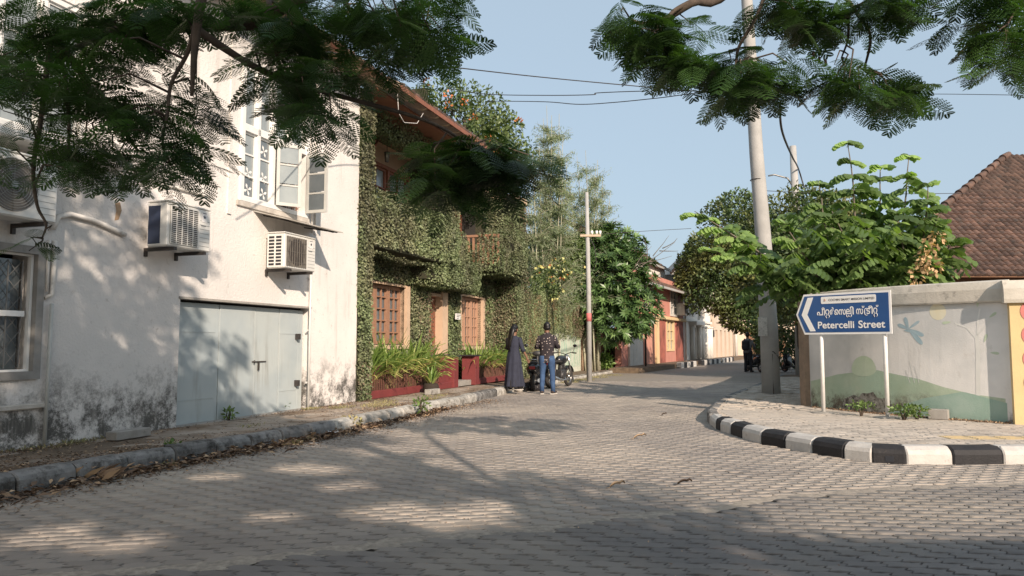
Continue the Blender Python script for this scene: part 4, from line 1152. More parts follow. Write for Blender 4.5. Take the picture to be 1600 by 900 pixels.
V = np.concatenate(V); o = np_mesh('flowers', V, quads(len(V) // 4), M['flower_orange'], ft, var=np.repeat(rng.random(len(V) // 4), 4)); o['kind'] = 'stuff'
# bamboos
def bamboo(label, base, spec, Yd):
    t = thing('bamboo', label, 'bamboo', base, 0, 'bamboos behind the garden wall'); b0 = Vector(base)
    LV = []
    for (px, py, lean) in spec:
        top = Vector(P3(px, py, Yd + rnd.uniform(-1, 1))); bx = Vector((b0.x + (top.x - b0.x) * .45 + rnd.uniform(-.3, .3), top.y, 0)); pts = []; rr = []
        for k in range(11):
            u = k / 10; p = bx.lerp(top, u); p.x += lean * u * u * .5; pts.append(p - b0); rr.append(.042 * (1 - u * .8))
        MB().tube(pts, rr, 5).build('culm', M['bamboo_culm'], t)
        tw = MB()
        for k in range(80):
            u = rnd.uniform(.30, 1.0); p = pts[0].lerp(pts[-1], u) if False else pts[min(10, int(u * 10))]
            a = rnd.uniform(0, 6.28); l = rnd.uniform(.5, 1.2) * (1.45 - u); e = p + Vector((math.cos(a) * l, math.sin(a) * l * .6, l * rnd.uniform(.1, .9)))
            tw.tube([p, (p + e) / 2 + Vector((0, 0, .1)), e], [.010, .007, .004], 3)
            n = 26; uu = rng.random(n)[:, None]; q = np.array(p) * (1 - uu) + np.array(e) * uu + rng.normal(0, .07, (n, 3))
            LV.append(leaf_quads(q, rand_dirs(n) + np.array([0, 0, -.5]), rand_dirs(n), rng.uniform(.10, .22, n), .024))
        tw.build('twigs', M['bamboo_culm'], t)['kind'] = 'stuff'
    V = np.concatenate(LV); o = np_mesh('leaves', V, quads(len(V) // 4), M['bamboo_leaf'], t, var=np.repeat(rng.random(len(V) // 4), 4)); o['kind'] = 'stuff'
bamboo('tall feathery bamboo clump standing right of the ivy house, the higher of the two', (1.5, 29.0, 0), [(845, 185, .2), (858, 165, -.2), (868, 178, .3), (838, 240, -.3), (850, 260, 0), (872, 215, .4), (880, 250, .3), (826, 290, -.2), (862, 300, .1), (843, 330, 0), (855, 200, .1), (848, 225, -.3), (875, 270, .2), (832, 320, -.1), (862, 180, 0), (872, 235, .2)], 29.0)
bamboo('sparse grey-green bamboo clump above the broad-leaved tree, the lower of the two', (3.6, 32.0, 0), [(905, 245, -.2), (915, 235, 0), (925, 260, .3), (935, 275, .4), (895, 280, -.3), (945, 300, .5), (912, 290, 0), (920, 265, .2), (900, 300, -.2), (930, 250, .2)], 32)
tree('garden_tree', 'bushy green tree under the bamboo, against the side of the ivy house', 'tree', (1.6, 30.5, 0), [(*P3(848, 392, 30.5), 1.1, 1.1, .8), (*P3(832, 420, 30.5), .9, 1.1, .7), (*P3(878, 395, 30.5), 1.0, 1.1, .7), (*P3(868, 430, 30), 1.0, 1.0, .6)], 6500, .19, .095, 'tree_mid', tr=.12, shell=.4, seed=6, gaps=.25)
# whorled broad-leaved tree (rosettes of long leaves)
def rosette_tree(name, label, base, ells, nros, L, W, mt, seed=2, per=9):
    base = Vector(base); t = thing(name, label, 'tree', base); m = MB(); top = Vector(ells[0][:3]) - base
    pts = trunk_mesh(m, (0, 0, -.1), top, .16, .08, .25); m.build('trunk', M['bark_grey'], t)
    m = MB()
    wts = np.array([e[3] * e[4] for e in ells]); wts = wts / wts.sum(); C = []
    for i in range(nros):
        e = ells[rng.choice(len(ells), p=wts)]; d = rand_dirs(1)[0]
        if d[1] > .3 and rnd.random() < .7: d[1] = -d[1]
        r = rnd.uniform(.72, 1.0); c = np.array(e[:3]) + d * np.array(e[3:6]) * r * (1 + .12 * math.sin(d[0] * 7 + d[2] * 9))
        C.append((c - np.array(base), d))
    for c, d in C[:60]: m.tube([Vector(c) - Vector(d) * .7 - Vector((0, 0, .2)), Vector(c)], [.02, .010], 4)
    for e in ells: trunk_mesh(m, pts[4], Vector(e[:3]) - base, .06, .02, .2, 5, 4)
    m.build('branches', M['bark_grey'], t)
    VV = []; vr = []
    for c, d in C:
        ax = norm(d * .8 + np.array([0, 0, .55]) + rng.normal(0, .25, 3)); n = per + rnd.randint(-2, 3)
        u = norm(np.cross(ax, [0.3, .2, 1])); w_ = np.cross(ax, u); a = np.linspace(0, 2 * math.pi, n, endpoint=False) + rnd.random() * 6
        Dr = norm(np.cos(a)[:, None] * u + np.sin(a)[:, None] * w_ + ax * rng.uniform(.25, 1.0, n)[:, None] + np.array([0, 0, -.10]))
        V = leaf_quads(np.tile(c, (n, 1)), Dr, np.tile(ax, (n, 1)), L * rng.uniform(.7, 1.15, n), W, fold=.18, droop=.14)
        VV.append(V); vv = np.clip(rnd.random() * .7 + rng.uniform(0, .35, n), 0, 1); vr.append(np.repeat(vv, 4))
    V = np.concatenate(VV); o = np_mesh('crown', V, quads(len(V) // 4), M[mt], t, var=np.concatenate(vr)); o['kind'] = 'stuff'
    # inner shade put into the colour: small darker leaves filling the crown
    el = [(e[0] - base.x, e[1] - base.y, e[2] - base.z, e[3] * .85, e[4] * .85, e[5] * .85) for e in ells]
    V, k = crown_leaves(el, 4500, L * .8, W, shell=.5, seed=seed); o = np_mesh('inner_leaves', V, quads(k), M[mt], t, var=np.repeat(rng.random(k) * .4, 4)); o['kind'] = 'stuff'
rosette_tree('broadleaf_tree', 'dense round tree with glossy whorled leaves leaning over the street beside the wooden pole', (*F1.w(23.8, .7)[:2], 0),
     [(*P3(945, 430, 32), 2.1, 1.6, 2.1), (*P3(988, 470, 32), 1.3, 1.4, 1.7), (*P3(910, 405, 32), 1.3, 1.3, 1.2), (*P3(950, 385, 32.5), 1.5, 1.2, 1.0), (*P3(965, 500, 31.5), 1.4, 1.2, 1.0), (*P3(930, 470, 32), 1.2, 1.1, 1.4)], 760, .36, .085, 'mango_leaf')
# flowering creeper on the garden wall top
t = thing('flowering_creeper', 'creeper with pale yellow and orange flowers spilling over the garden wall', 'creeper', F1.w(21.5, .2, 2.0), 0)
el = []
for (px, py, r_) in ((850, 430, .5), (875, 420, .6), (900, 430, .6), (925, 445, .5), (860, 455, .5), (890, 465, .6), (915, 480, .5), (835, 445, .4), (900, 505, .4)):
    c = F1.w(F1.wl(px, py, -.1)[0], -.1, F1.wl(px, py, -.1)[1]) - t.location; el.append((*c, r_ * .8, .3, r_ * .62))
V, k = crown_leaves(el, 3000, .12, .07, shell=.3, seed=8, gaps=.3); o = np_mesh('leaves', V, quads(k), M['tree_mid'], t, var=np.repeat(rng.random(k), 4)); o['kind'] = 'stuff'
for nm, mt, n_, sel in (('yellow_flowers', 'flower_yellow', 190, el[:5]), ('orange_flowers', 'flower_orange', 22, el[:2])):
    V, k = crown_leaves(sel, n_, .12, .11, shell=.9, seed=9); V[:, 1] -= .18; o = np_mesh(nm, V, quads(k), M[mt], t, var=np.repeat(rng.random(k), 4)); o['kind'] = 'stuff'
# shrubs at the foot of the wall
def shrub(name, label, cat, base, r, n, L, mt, h=None, group=None):
    t = thing(name, label, cat, base, 0, group); V, k = crown_leaves([(0, 0, r * .8, r, r * .8, h or r)], n, L, L * .45, shell=.2, seed=rnd.randint(1, 20), up=.6)
    o = np_mesh('leaves', V, quads(k), M[mt], t, var=np.repeat(rng.random(k), 4)); o['kind'] = 'stuff'
    m = MB()
    for i in range(5): m.tube([(0, 0, -.05), (rnd.uniform(-r, r) * .5, rnd.uniform(-r, r) * .5, r)], [.012, .006], 4)
    m.build('stems', M['bark'], t); return t
shrub('bush', 'small bright green bush at the foot of the brown wall right of the wooden pole', 'bush', (*G(944, 578, .12), .12), .42, 420, .20, 'fresh_leaf')
shrub('bush', 'dark bush in the shade beneath the whorled tree, left of the red house', 'bush', (*G(965, 574, .12), .1), .65, 700, .18, 'tree_dark')
# undergrowth wall in deep shade below the broadleaf tree
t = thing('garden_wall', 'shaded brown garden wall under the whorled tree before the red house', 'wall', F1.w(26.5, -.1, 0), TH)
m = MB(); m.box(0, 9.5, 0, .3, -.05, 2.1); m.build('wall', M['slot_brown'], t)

# dark and yellowish street tree overhanging the houses
tree('street_tree', 'large dark tree with yellowish crown patches overhanging the far end of the street', 'tree', (15.4, 45.5, 0),
     [(*P3(1160, 400, 44), 3.12, 2.88, 2.64), (*P3(1110, 440, 44), 2.04, 2.40, 1.92), (*P3(1150, 345, 44.5), 2.28, 2.16, 1.68), (*P3(1200, 420, 43), 2.64, 2.40, 2.64), (*P3(1135, 470, 44), 1.80, 1.80, 1.08), (*P3(1215, 470, 43), 1.92, 1.80, 1.56), (*P3(1080, 425, 45), 1.20, 1.44, 1.20), (*P3(1165, 500, 43), 1.56, 1.44, 0.84), (*P3(1110, 395, 44), 1.56, 1.56, 1.20)],
     42000, .23, .12, 'tree_dark', 'bark', tr=.28, shell=.45, lumpf=2.2, seed=4, gaps=.30, gapf=1.5)
tree('street_tree', 'dark tree behind the grey concrete pole, in shade over the parked scooters', 'tree', (12.3, 31.0, 0),
     [(*P3(1250, 420, 27), 2.4, 2.2, 2.2), (*P3(1232, 500, 33), 1.7, 1.5, 1.5), (*P3(1300, 400, 26), 2.4, 2.0, 1.9), (*P3(1255, 350, 27), 1.7, 1.6, 1.3), (*P3(1350, 420, 24), 2.2, 1.8, 1.3), (*P3(1225, 545, 37), 1.8, 1.2, 1.0), (*P3(1300, 345, 27), 1.4, 1.4, 1.1)],
     34000, .17, .09, 'tree_dark', 'bark', tr=.25, shell=.45, lumpf=2.2, seed=12, gaps=.22, gapf=1.5)
# bare twigs near the red house roof
t = thing('bare_branch', 'leafless thin twigs against the sky above the red house roof', 'branch', P3(1000, 400, 31)); m = MB(); o0 = Vector(t.location)
for (a, c) in (((985, 425), (1055, 378)), ((1000, 412), (1050, 400)), ((1010, 405), (1005, 372)), ((1020, 400), (1045, 368)), ((1030, 392), (1060, 392)), ((990, 420), (1018, 385)), ((1035, 388), (1058, 372))):
    trunk_mesh(m, Vector(P3(*a, 31)) - o0, Vector(P3(*c, 31)) - o0, .022, .006, .15, 4, 6)
m.build('twigs', M['bark_grey'], t)

# fresh green compound-leaved sapling tree over the mural wall
ct = thing('compound_leaf_tree', 'fresh green tree with stacked compound leaves growing behind the mural wall', 'tree', (8.3, 14.6, 0)); c0 = Vector(ct.location)
YT = 13.6
stems = [((1330, 470), (1325, 225), 13.6), ((1360, 470), (1375, 260), 13.8), ((1390, 470), (1420, 245), 13.4), ((1400, 480), (1470, 330), 13.2), ((1300, 470), (1225, 350), 13.8), ((1290, 470), (1085, 330), 14.5), ((1350, 470), (1300, 330), 13.4), ((1380, 480), (1440, 400), 12.9), ((1310, 460), (1180, 400), 14.2), ((1340, 475), (1345, 350), 13.0), ((1400, 480), (1400, 330), 13.2), ((1420, 470), (1450, 290), 13.0), ((1380, 470), (1345, 300), 13.9), ((1320, 470), (1280, 290), 14.0), ((1260, 470), (1150, 360), 14.6), ((1420, 480), (1490, 370), 12.8), ((1290, 470), (1110, 390), 14.2)]
m = MB(); LV = []; vr = []
m.tube([(0, 0, -.1), (.05, -.2, 1.2), Vector(P3(1350, 470, 14.0)) - c0], [.09, .07, .05], 7)
def compound(c, d, l, nl, LW, sag=.62, vv=None):
    """pinnate leaf: rachis from c along d, paired oblong leaflets"""
    d = norm(np.array(d, float)); side = norm(np.cross(d, [0, 0, 1])); 
    pts = []
    for i in range(nl):
        u = (i + .6) / nl; p = c + d * l * u + np.array([0, 0, -1]) * l * sag * u * u
        pts.append(p)
        for sg in (-1, 1):
            dr = norm(side * sg * .9 + d * .45 + np.array([0, 0, -.45 - .6 * rnd.random()]))
            LL = LW[0] * (1.1 - abs(u - .6) * .5) * rnd.uniform(.85, 1.1)
            # oblong leaflet as two quads
            nrm = norm(np.cross(dr, d) * sg + np.array([0, 0, .3])); s2 = norm(np.cross(dr, nrm)); w2 = LW[1] * .5
            a0 = p; a1 = p + dr * LL * .35 + s2 * w2; a2 = p + dr * LL * .35 - s2 * w2; b1 = p + dr * LL * .8 + s2 * w2 * 1.05 + np.array([0, 0, -.10]) * LL; b2 = p + dr * LL * .8 - s2 * w2 * 1.05 + np.array([0, 0, -.10]) * LL; e = p + dr * LL + np.array([0, 0, -.22]) * LL
            LV.extend([a0, a1, b1 * .5 + b2 * .5, a2, a1, b1, e, b1 * .5 + b2 * .5, a2, b1 * .5 + b2 * .5, e, b2]); v_ = min(1, max(0, (rnd.random() if vv is None else vv) + rnd.uniform(-.15, .15))); vr.extend([v_] * 12)
    return pts
for (a, c, Y) in stems:
    p0 = Vector(P3(*a, 14.0)) - c0; p1 = Vector(P3(*c, Y)) - c0
    pts = trunk_mesh(m, p0, p1, .035, .008, .12, 5, 8)
    nlev = 10
    for i in range(nlev):
        u = .12 + .88 * i / (nlev - 1); p = pts[min(8, int(u * 8))].lerp(pts[min(8, int(u * 8) + 1)], u * 8 % 1) + Vector((0, 0, rnd.uniform(-.06, .06)))
        nn = 3 if u > .45 else 4
        for k in range(nn):
            ang = rnd.uniform(0, 6.28) if k > 1 else (math.pi * k + rnd.uniform(-.6, .6)); l = rnd.uniform(.30, .50) * (1.0 if u < .9 else .6)
            q = compound(np.array(p), (math.cos(ang), math.sin(ang) * .8, rnd.uniform(.1, 1.1)), l, 6, (.18 if u < .9 else .11, .085), vv=.30 + .7 * rnd.random() * u)
            m.tube([p, Vector(q[2]), Vector(q[-1])], [.006, .005, .003], 3)
for i in range(130):     # lower body
    px = rnd.uniform(1235, 1480); py = rnd.uniform(330, 450) if px < 1440 else rnd.uniform(350, 430); Y = rnd.uniform(12.6, 15)
    c = Vector(P3(px, py, Y)) - c0; ang = rnd.uniform(0, 6.28)
    compound(np.array(c), (math.cos(ang), math.sin(ang), rnd.uniform(0, .5)), rnd.uniform(.35, .55), 6, (.17, .08), vv=rnd.random() * (.55 if px < 1330 else .9))
for i in range(60):
    px = rnd.uniform(1190, 1400); py = rnd.uniform(390, 462); Y = rnd.uniform(13.8, 16); c = Vector(P3(px, py, Y)) - c0; ang = rnd.uniform(0, 6.28)
    compound(np.array(c), (math.cos(ang), math.sin(ang), rnd.uniform(0, .5)), rnd.uniform(.35, .55), 6, (.17, .08), vv=rnd.random() * .3)
m.build('branches', M['bark_grey'], ct)
o = np_mesh('leaves', np.array(LV), quads(len(LV) // 4), M['fresh_leaf'], ct, var=vr); o['kind'] = 'stuff'
LV2 = []
for (px, py) in ((1440, 405), (1448, 388), (1465, 372), (1452, 412), (1432, 432), (1460, 415)):
    n = 30; c = np.array(Vector(P3(px, py, 12.5)) - c0); d = rand_dirs(n); LV2.append(leaf_quads(c + d * np.array([.09, .09, .14]), d + np.array([0, 0, -.8]), rand_dirs(n), .09, .06, .1))
V = np.concatenate(LV2); o = np_mesh('seed_clusters', V, quads(len(V) // 4), M['seed_cluster'], ct, var=np.repeat(rng.random(len(V) // 4), 4)); o['kind'] = 'stuff'

# ================= OVERHANGING FEATHERY TREE =================
def bipinnate_template():
    """one feathery leaf: length 1 along +x, pinnae with paired leaflets; returns quads (N,4,3)"""
    Q = []
    npn = 8
    for i in range(npn):
        u = (i + 1) / npn; base = np.array([u, 0, -.22 * u * u])
        L = .42 * math.sin(math.pi * (.25 + .65 * u)) + .07
        for sg in (-1, 1):
            d = norm(np.array([.45 + .5 * (u > .95), sg * .9, -.12])); nl = 8
            for j in range(nl):
                v = (j + .7) / nl; p = base + d * L * v + np.array([0, 0, -.10]) * L * v * v
                s = np.array([-d[1], d[0], 0]); ll = .080 * math.sin(math.pi * (.22 + .7 * v)) + .010
                for q in (-1, 1):
                    dd = norm(s * q + d * .35 + np.array([0, 0, -.1])); w_ = norm(np.cross(dd, [0, 0, 1])) * .027
                    Q.append([p, p + dd * ll * .5 + w_, p + dd * ll, p + dd * ll * .5 - w_])
    return np.array(Q)
TPL = bipinnate_template()
def feather_mesh(name, inst, mt, parent):
    """inst: list of (pos, dir, up, scale, var)"""
    n = len(inst); P = np.array([i[0] for i in inst]) - np.array(parent.location); X = norm(np.array([i[1] for i in inst])); Z = np.array([i[2] for i in inst]); S = np.array([i[3] for i in inst])
    Yv = norm(np.cross(Z, X)); Z = np.cross(X, Yv); Rm = np.stack([X, Yv, Z], 1) * S[:, None, None]
    T_ = TPL.reshape(-1, 3); V = np.einsum('ti,nij->ntj', T_, Rm) + P[:, None, :]
    var = np.repeat(np.array([i[4] for i in inst]), len(T_)); V = V.reshape(-1, 3)
    o = np_mesh(name, V, quads(len(V) // 4), M[mt], parent, var=var); o['kind'] = 'stuff'; return o
ot = thing('feathery_tree', 'dark feathery-leaved tree whose drooping boughs hang across the top of the view', 'tree', (4.4, -3.6, 0)); o0 = Vector(ot.location)
m = MB(); m.tube([(0, 0, -.1), (.05, .1, 1.5), (-.1, .2, 3.2), (-.3, .5, 4.6)], [.34, .28, .25, .22], 12); m.build('trunk', M['bark'], ot)
m = MB()
hub = Vector((4.1, -3.1, 4.6))
def limb(pts, r0, r1):
    P = [Vector(p) for p in pts]; c = [Vector(q) for q in catmull([tuple(p) for p in P], 6)]; n = len(c)
    m.tube([p - o0 for p in c], [r0 + (r1 - r0) * i / (n - 1) for i in range(n)], 7); limb_pts.extend([tuple(p) for p in c]); return c
inst = []; limb_pts = []; centres = []
def spray(c, n=7, R_=.35, sc=(.26, .42), down=.35, vv=None):
    """a drooping tuft of feathery leaves round the twig end c"""
    c = np.array(c); centres.append(c)
    for i in range(n):
        a = rnd.uniform(0, 6.28); z_ = rnd.uniform(-.75, .35); d = norm(np.array([math.cos(a), math.sin(a), z_ - down * .4]))
        p = c + np.array([math.cos(a), math.sin(a), 0]) * rnd.uniform(0, .25) * R_ + rng.normal(0, .04, 3)
        inst.append((p, d, norm(np.array([0, 0, 1.0]) + rng.normal(0, .25, 3)), rnd.uniform(*sc), rnd.random() if vv is None else vv))
def bough(path, r0, r1, sprays):
    c = limb(path, r0, r1); return c
def px_spray(px, py, Y, n=7, **k): spray(P3(px, py, Y), n, **k)
# big limbs coming over the camera from the right-hand trunk
B1 = [hub, (2.2, -.6, 5.4), (.6, 1.8, 5.0), P3(560, -40, 4.6), P3(480, 25, 4.8), P3(330, 100, 5.0), P3(180, 60, 5.0) ]
limb([hub, (2.2, -.4, 5.4), (.4, 2.0, 4.6), P3(570, -60, 4.4), P3(500, -18, 4.5)], .12, .05)
limb([P3(530, -32, 4.45), P3(490, -10, 4.5), P3(440, 12, 4.5), P3(400, 36, 4.6), P3(350, 40, 4.7), P3(280, 43, 4.7), P3(220, 44, 4.8), P3(160, 52, 4.8), P3(110, 52, 4.8), P3(82, 62, 4.8)], .046, .030)
limb([P3(80, 60, 4.8), P3(72, 120, 4.7), P3(62, 200, 4.6), P3(52, 260, 4.5), P3(58, 320, 4.5), P3(72, 350, 4.5), P3(66, 372, 4.5)], .020, .005)
limb([P3(84, 62, 4.8), P3(100, 110, 4.7), P3(108, 190, 4.6), P3(106, 240, 4.6)], .014, .008)
limb([P3(90, 70, 4.8), P3(125, 110, 4.8), P3(150, 165, 4.8), P3(185, 195, 4.8), P3(215, 235, 4.8)], .03, .010)
limb([P3(320, -30, 4.2), P3(310, 30, 4.2), P3(303, 95, 4.2), P3(300, 150, 4.25)], .036, .010)
limb([P3(300, 40, 4.3), P3(350, 75, 4.4), P3(400, 105, 4.5), P3(460, 130, 4.6), P3(560, 158, 4.8), P3(640, 180, 5.0), P3(700, 205, 5.2), P3(745, 240, 5.4)], .026, .008)
limb([P3(306, 40, 4.2), P3(292, 85, 4.25), P3(268, 130, 4.3), P3(262, 175, 4.3), P3(254, 225, 4.3), P3(268, 258, 4.3)], .015, .006)
limb([P3(420, 0, 4.6), P3(424, 50, 4.6), P3(434, 90, 4.7), P3(450, 150, 4.8)], .018, .008)
limb([P3(520, -20, 4.6), P3(560, 30, 5.0), P3(610, 75, 5.2), P3(660, 90, 5.3)], .018, .007)
left_sprays = []
for (x0, x1, y0, y1, n) in ((0, 60, 20, 110, 7), (0, 40, 110, 190, 3), (60, 250, -10, 60, 11), (90, 240, 60, 130, 11), (110, 220, 130, 200, 8), (120, 215, 200, 255, 7), (215, 330, 200, 268, 8), (230, 335, 120, 190, 6),
        (240, 390, -10, 45, 9), (430, 520, 10, 75, 8), (425, 520, 110, 155, 6), (470, 545, 150, 190, 5), (530, 690, -10, 55, 13), (620, 700, 35, 68, 4), (555, 620, 60, 115, 4), (395, 470, -10, 90, 8), (95, 130, 245, 268, 2), (8, 30, 235, 250, 1)):
    for i in range(n): left_sprays.append((rnd.uniform(x0, x1), rnd.uniform(y0, y1), rnd.uniform(4.1, 5.2)))
for (px, py, Y) in left_sprays: px_spray(px, py, Y, 9, sc=(.15, .26), R_=.5)
for (px, py) in ((60, 385), (45, 392), (75, 360)): px_spray(px, py, 4.5, 2, sc=(.10, .15))
for (px, py) in ((690, 235), (720, 222), (750, 232), (785, 225), (810, 240), (700, 262), (735, 262), (770, 262), (745, 290), (715, 285), (825, 258), (665, 258), (760, 245), (680, 280), (795, 262), (735, 240), (700, 245), (780, 245), (690, 300), (725, 305), (760, 275), (810, 265), (665, 295), (745, 262), (835, 245), (715, 250), (790, 250)):
    px_spray(px, py, rnd.uniform(5.1, 5.6), 8, sc=(.18, .30), down=.3, vv=rnd.random() * .5)
# right-hand boughs hanging from above
limb([hub, (3.6, -.5, 5.6), (3.2, 2.0, 5.2), P3(1190, -60, 5.2), P3(1080, 5, 5.3), P3(1030, 35, 5.4), P3(1000, 36, 5.4), P3(985, 30, 5.4)], .055, .010)
limb([P3(1085, 0, 5.3), P3(1050, 20, 5.3), P3(1035, 50, 5.3), P3(1060, 75, 5.3)], .02, .008)
limb([P3(1200, -20, 5.1), P3(1180, 30, 5.1), P3(1155, 72, 5.2), P3(1150, 100, 5.2)], .014, .010)
limb([P3(1200, -50, 5.2), P3(1300, -20, 5.3), P3(1345, 30, 5.3), P3(1360, 60, 5.3), P3(1350, 110, 5.4)], .02, .008)
limb([P3(1325, 20, 5.3), P3(1325, 60, 5.3), P3(1315, 90, 5.4)], .012, .006)
limb([P3(1640, -40, 4.8), P3(1592, 10, 5.0), P3(1570, 45, 5.0)], .012, .006)
for (x0, x1, y0, y1, n) in ((950, 1040, 0, 60, 8), (1030, 1090, 30, 100, 7), (1060, 1100, 88, 108, 3), (1125, 1240, 95, 150, 15), (1190, 1310, -10, 38, 11), (1310, 1420, -10, 18, 8), (1300, 1345, 95, 140, 6), (1350, 1410, 118, 165, 7), (1500, 1600, 40, 100, 10), (1490, 1590, -15, 5, 4)):
    for i in range(n): px_spray(rnd.uniform(x0, x1), rnd.uniform(y0, y1), rnd.uniform(4.9, 5.5), 9, sc=(.16, .27), down=.5)
LPN = np.array(limb_pts)
for c in centres:                      # twigs carry every tuft back to its bough
    d = np.linalg.norm(LPN - c, axis=1) + np.where(LPN[:, 2] < c[2] - .1, .4, 0); q = LPN[np.argmin(d)]
    if np.linalg.norm(q - c) < 1.6:
        mid = (q + c) / 2 + np.array([rnd.uniform(-.06, .06), rnd.uniform(-.06, .06), .10 * np.linalg.norm(q - c) + .02]); m.tube([Vector(q) - o0, Vector(mid) - o0, Vector(c) - o0], [.008, .006, .003], 4)
m.build('branches', M['bark'], ot)
feather_mesh('foliage', inst, 'canopy_leaf', ot)
# small pods
m = MB()
for (px, py) in ((1271, 85), (1280, 93), (1290, 97)): m.ball(Vector(P3(px, py, 5.3)) - o0, (.012, .012, .026), 6, 4)
m.build('pods', M['bark'], ot)
# ================= MURAL WALL ON THE CORNER =================
WC = [tuple(p) for p in catmull(WALL, 6)]
def wall_hit(px):
    r = ray(px, 500); k = r[0] / r[1]
    for i in range(len(WC) - 1):
        a, c = WC[i], WC[i + 1]; fa, fc = a[0] - k * a[1], c[0] - k * c[1]
        if fa * fc <= 0:
            t = fa / (fa - fc); x = a[0] + (c[0] - a[0]) * t; y = a[1] + (c[1] - a[1]) * t
            d = Vector((c[0] - a[0], c[1] - a[1], 0)).normalized(); return Vector((x, y, 0)), Vector((d.y, -d.x, 0))
    a = WC[0] if px < 1400 else WC[-1]; b_ = WC[1] if px < 1400 else WC[-2]; d = (Vector((*WC[-1], 0)) - Vector((*WC[-2], 0))).normalized()
    return Vector((*a, 0)), Vector((d.y, -d.x, 0))
def on_wall(px, py, off=.006):
    p, n = wall_hit(px); n = n if n.y < 0 else -n
    r = ray(px, py); k = p.y / r[1]; z = EYE + k * r[2]
    return Vector((p.x, p.y, z)) + n * (off * .25)
mw0 = Vector((6.0, 11.8, 0))
mw = thing('mural_wall', 'curved corner wall painted with a faded mural of green hills and a dragonfly under stone coping', 'wall', mw0)
def offs(pts, d):
    out = []
    for i, p in enumerate(pts):
        a = Vector(pts[max(i - 1, 0)]); c = Vector(pts[min(i + 1, len(pts) - 1)]); t = (c - a).normalized(); out.append((p[0] - t.y * d, p[1] + t.x * d))
    return out
def ribbon(pts, prof):
    """sweep a profile (offset, z) along pts; +offset = behind the wall face"""
    m = MB(); k = len(prof); vs = []
    for i in range(len(pts)):
        a = Vector(pts[max(i - 1, 0)]); c = Vector(pts[min(i + 1, len(pts) - 1)]); t = (c - a).normalized()
        for (o_, z_) in prof: vs.append((pts[i][0] - t.y * o_ - mw0.x, pts[i][1] + t.x * o_ - mw0.y, z_))
    fs = [(i * k + j, i * k + (j + 1) % k, (i + 1) * k + (j + 1) % k, (i + 1) * k + j) for i in range(len(pts) - 1) for j in range(k)]
    fs += [tuple(range(k)), tuple(range(len(vs) - 1, len(vs) - 1 - k, -1))]
    m.add(vs, fs); return m
ribbon(WC, [(0, .10), (0, 1.87), (.24, 1.87), (.24, .10)]).build('wall', M['mural_white'], mw)
cut = len(WC)
cop = [(-.05, 1.875), (-.06, 1.90), (-.06, 2.06), (-.02, 2.17), (.10, 2.20), (.24, 2.15), (.30, 2.04), (.30, 1.875)]
for i in range(0, len(WC) - 1, 6):
    seg = WC[i:i + 7]
    ribbon(seg, [(a, z + rnd.uniform(-.004, .004)) for a, z in cop]).build('coping_stone', M['coping_stone'], mw)
# left end: weathered timber-brown pier and the wall returning along the street
m = MB(); e = Vector((*WC[0], 0)) - mw0; m.box(e.x - .10, e.x + .12, e.y - .02, e.y + .20, .10, 2.05, bev=.015); m.build('end_pier', M['timber_post'], mw)
RW = [(12.2, 29.9), (8.9, 21.5), (6.9, 17.2), (5.47, 13.5)]
rb = ribbon([tuple(p) for p in RW], [(0, .05), (0, 1.95), (.22, 1.95), (.22, .05)]).build('return_wall', M['coping_stone'], mw)
def decal(name, cols, mt, off=.006):
    """cols = [(px, py_top, py_bottom)] columns laid on the wall face"""
    m = MB(); vs = []; n = len(cols)
    for (px, a, c) in cols: vs += [on_wall(px, a, off) - mw0, on_wall(px, c, off) - mw0]
    m.add(vs, [(2 * i, 2 * i + 1, 2 * i + 3, 2 * i + 2) for i in range(n - 1)]); return m.build(name, M[mt], mw)
hx = [1262, 1287, 1306, 1331, 1367, 1392, 1431, 1470, 1513, 1575]; hy = [596, 590, 585, 582, 578, 584, 592, 605, 615.6, 624.4]
xs_ = list(range(1264, 1572, 7))
decal('painted_hill', [(px, float(np.interp(px, hx, hy)), 668) for px in xs_], 'mural_green', .005)
decal('painted_hill', [(px, float(np.interp(px, [1380, 1440, 1500, 1575], [640, 622, 612, 632])), 668) for px in range(1385, 1572, 7)], 'mural_teal', .009)
decal('painted_bush', [(1347 + 19 * math.cos(a), 578 - 22 * math.sin(a), 578 + 10 * math.sin(a)) for a in np.linspace(math.pi, 0, 14)], 'mural_leafgreen', .010)
decal('painted_sun', [(1466 + 13 * math.cos(a), 487 - 13 * math.sin(a), 487 + 13 * math.sin(a)) for a in np.linspace(math.pi, 0, 14)], 'mural_yellow', .007)
def petal(cx, cy, ang, l, w_, name, mt, off=.009):
    m = MB(); pts = []
    for t in np.linspace(0, 2 * math.pi, 17)[:-1]:
        u = (1 - math.cos(t)) * .5; v = math.sin(t) * w_ * (.35 + .65 * u); pts.append(on_wall(cx + u * l * math.cos(ang) - v * math.sin(ang), cy + u * l * math.sin(ang) + v * math.cos(ang), off) - mw0)
    m.add(pts, [tuple(range(16))]); return m.build(name, M[mt], mw)
for (ang, l, w_) in ((math.pi * 1.13, 18, 4), (math.pi * 1.42, 19, 4), (-.62, 22, 3), (.28, 0.1, 0), (.85, 32, 5)):
    if l > 1: petal(1419, 514, ang, l, w_, 'painted_dragonfly', 'mural_blue')
petal(1419, 514, .42, 26, 4.5, 'painted_dragonfly', 'mural_blue', .011); petal(1412, 516, 0.1, 12, 3.2, 'painted_dragonfly', 'mural_blue', .012)
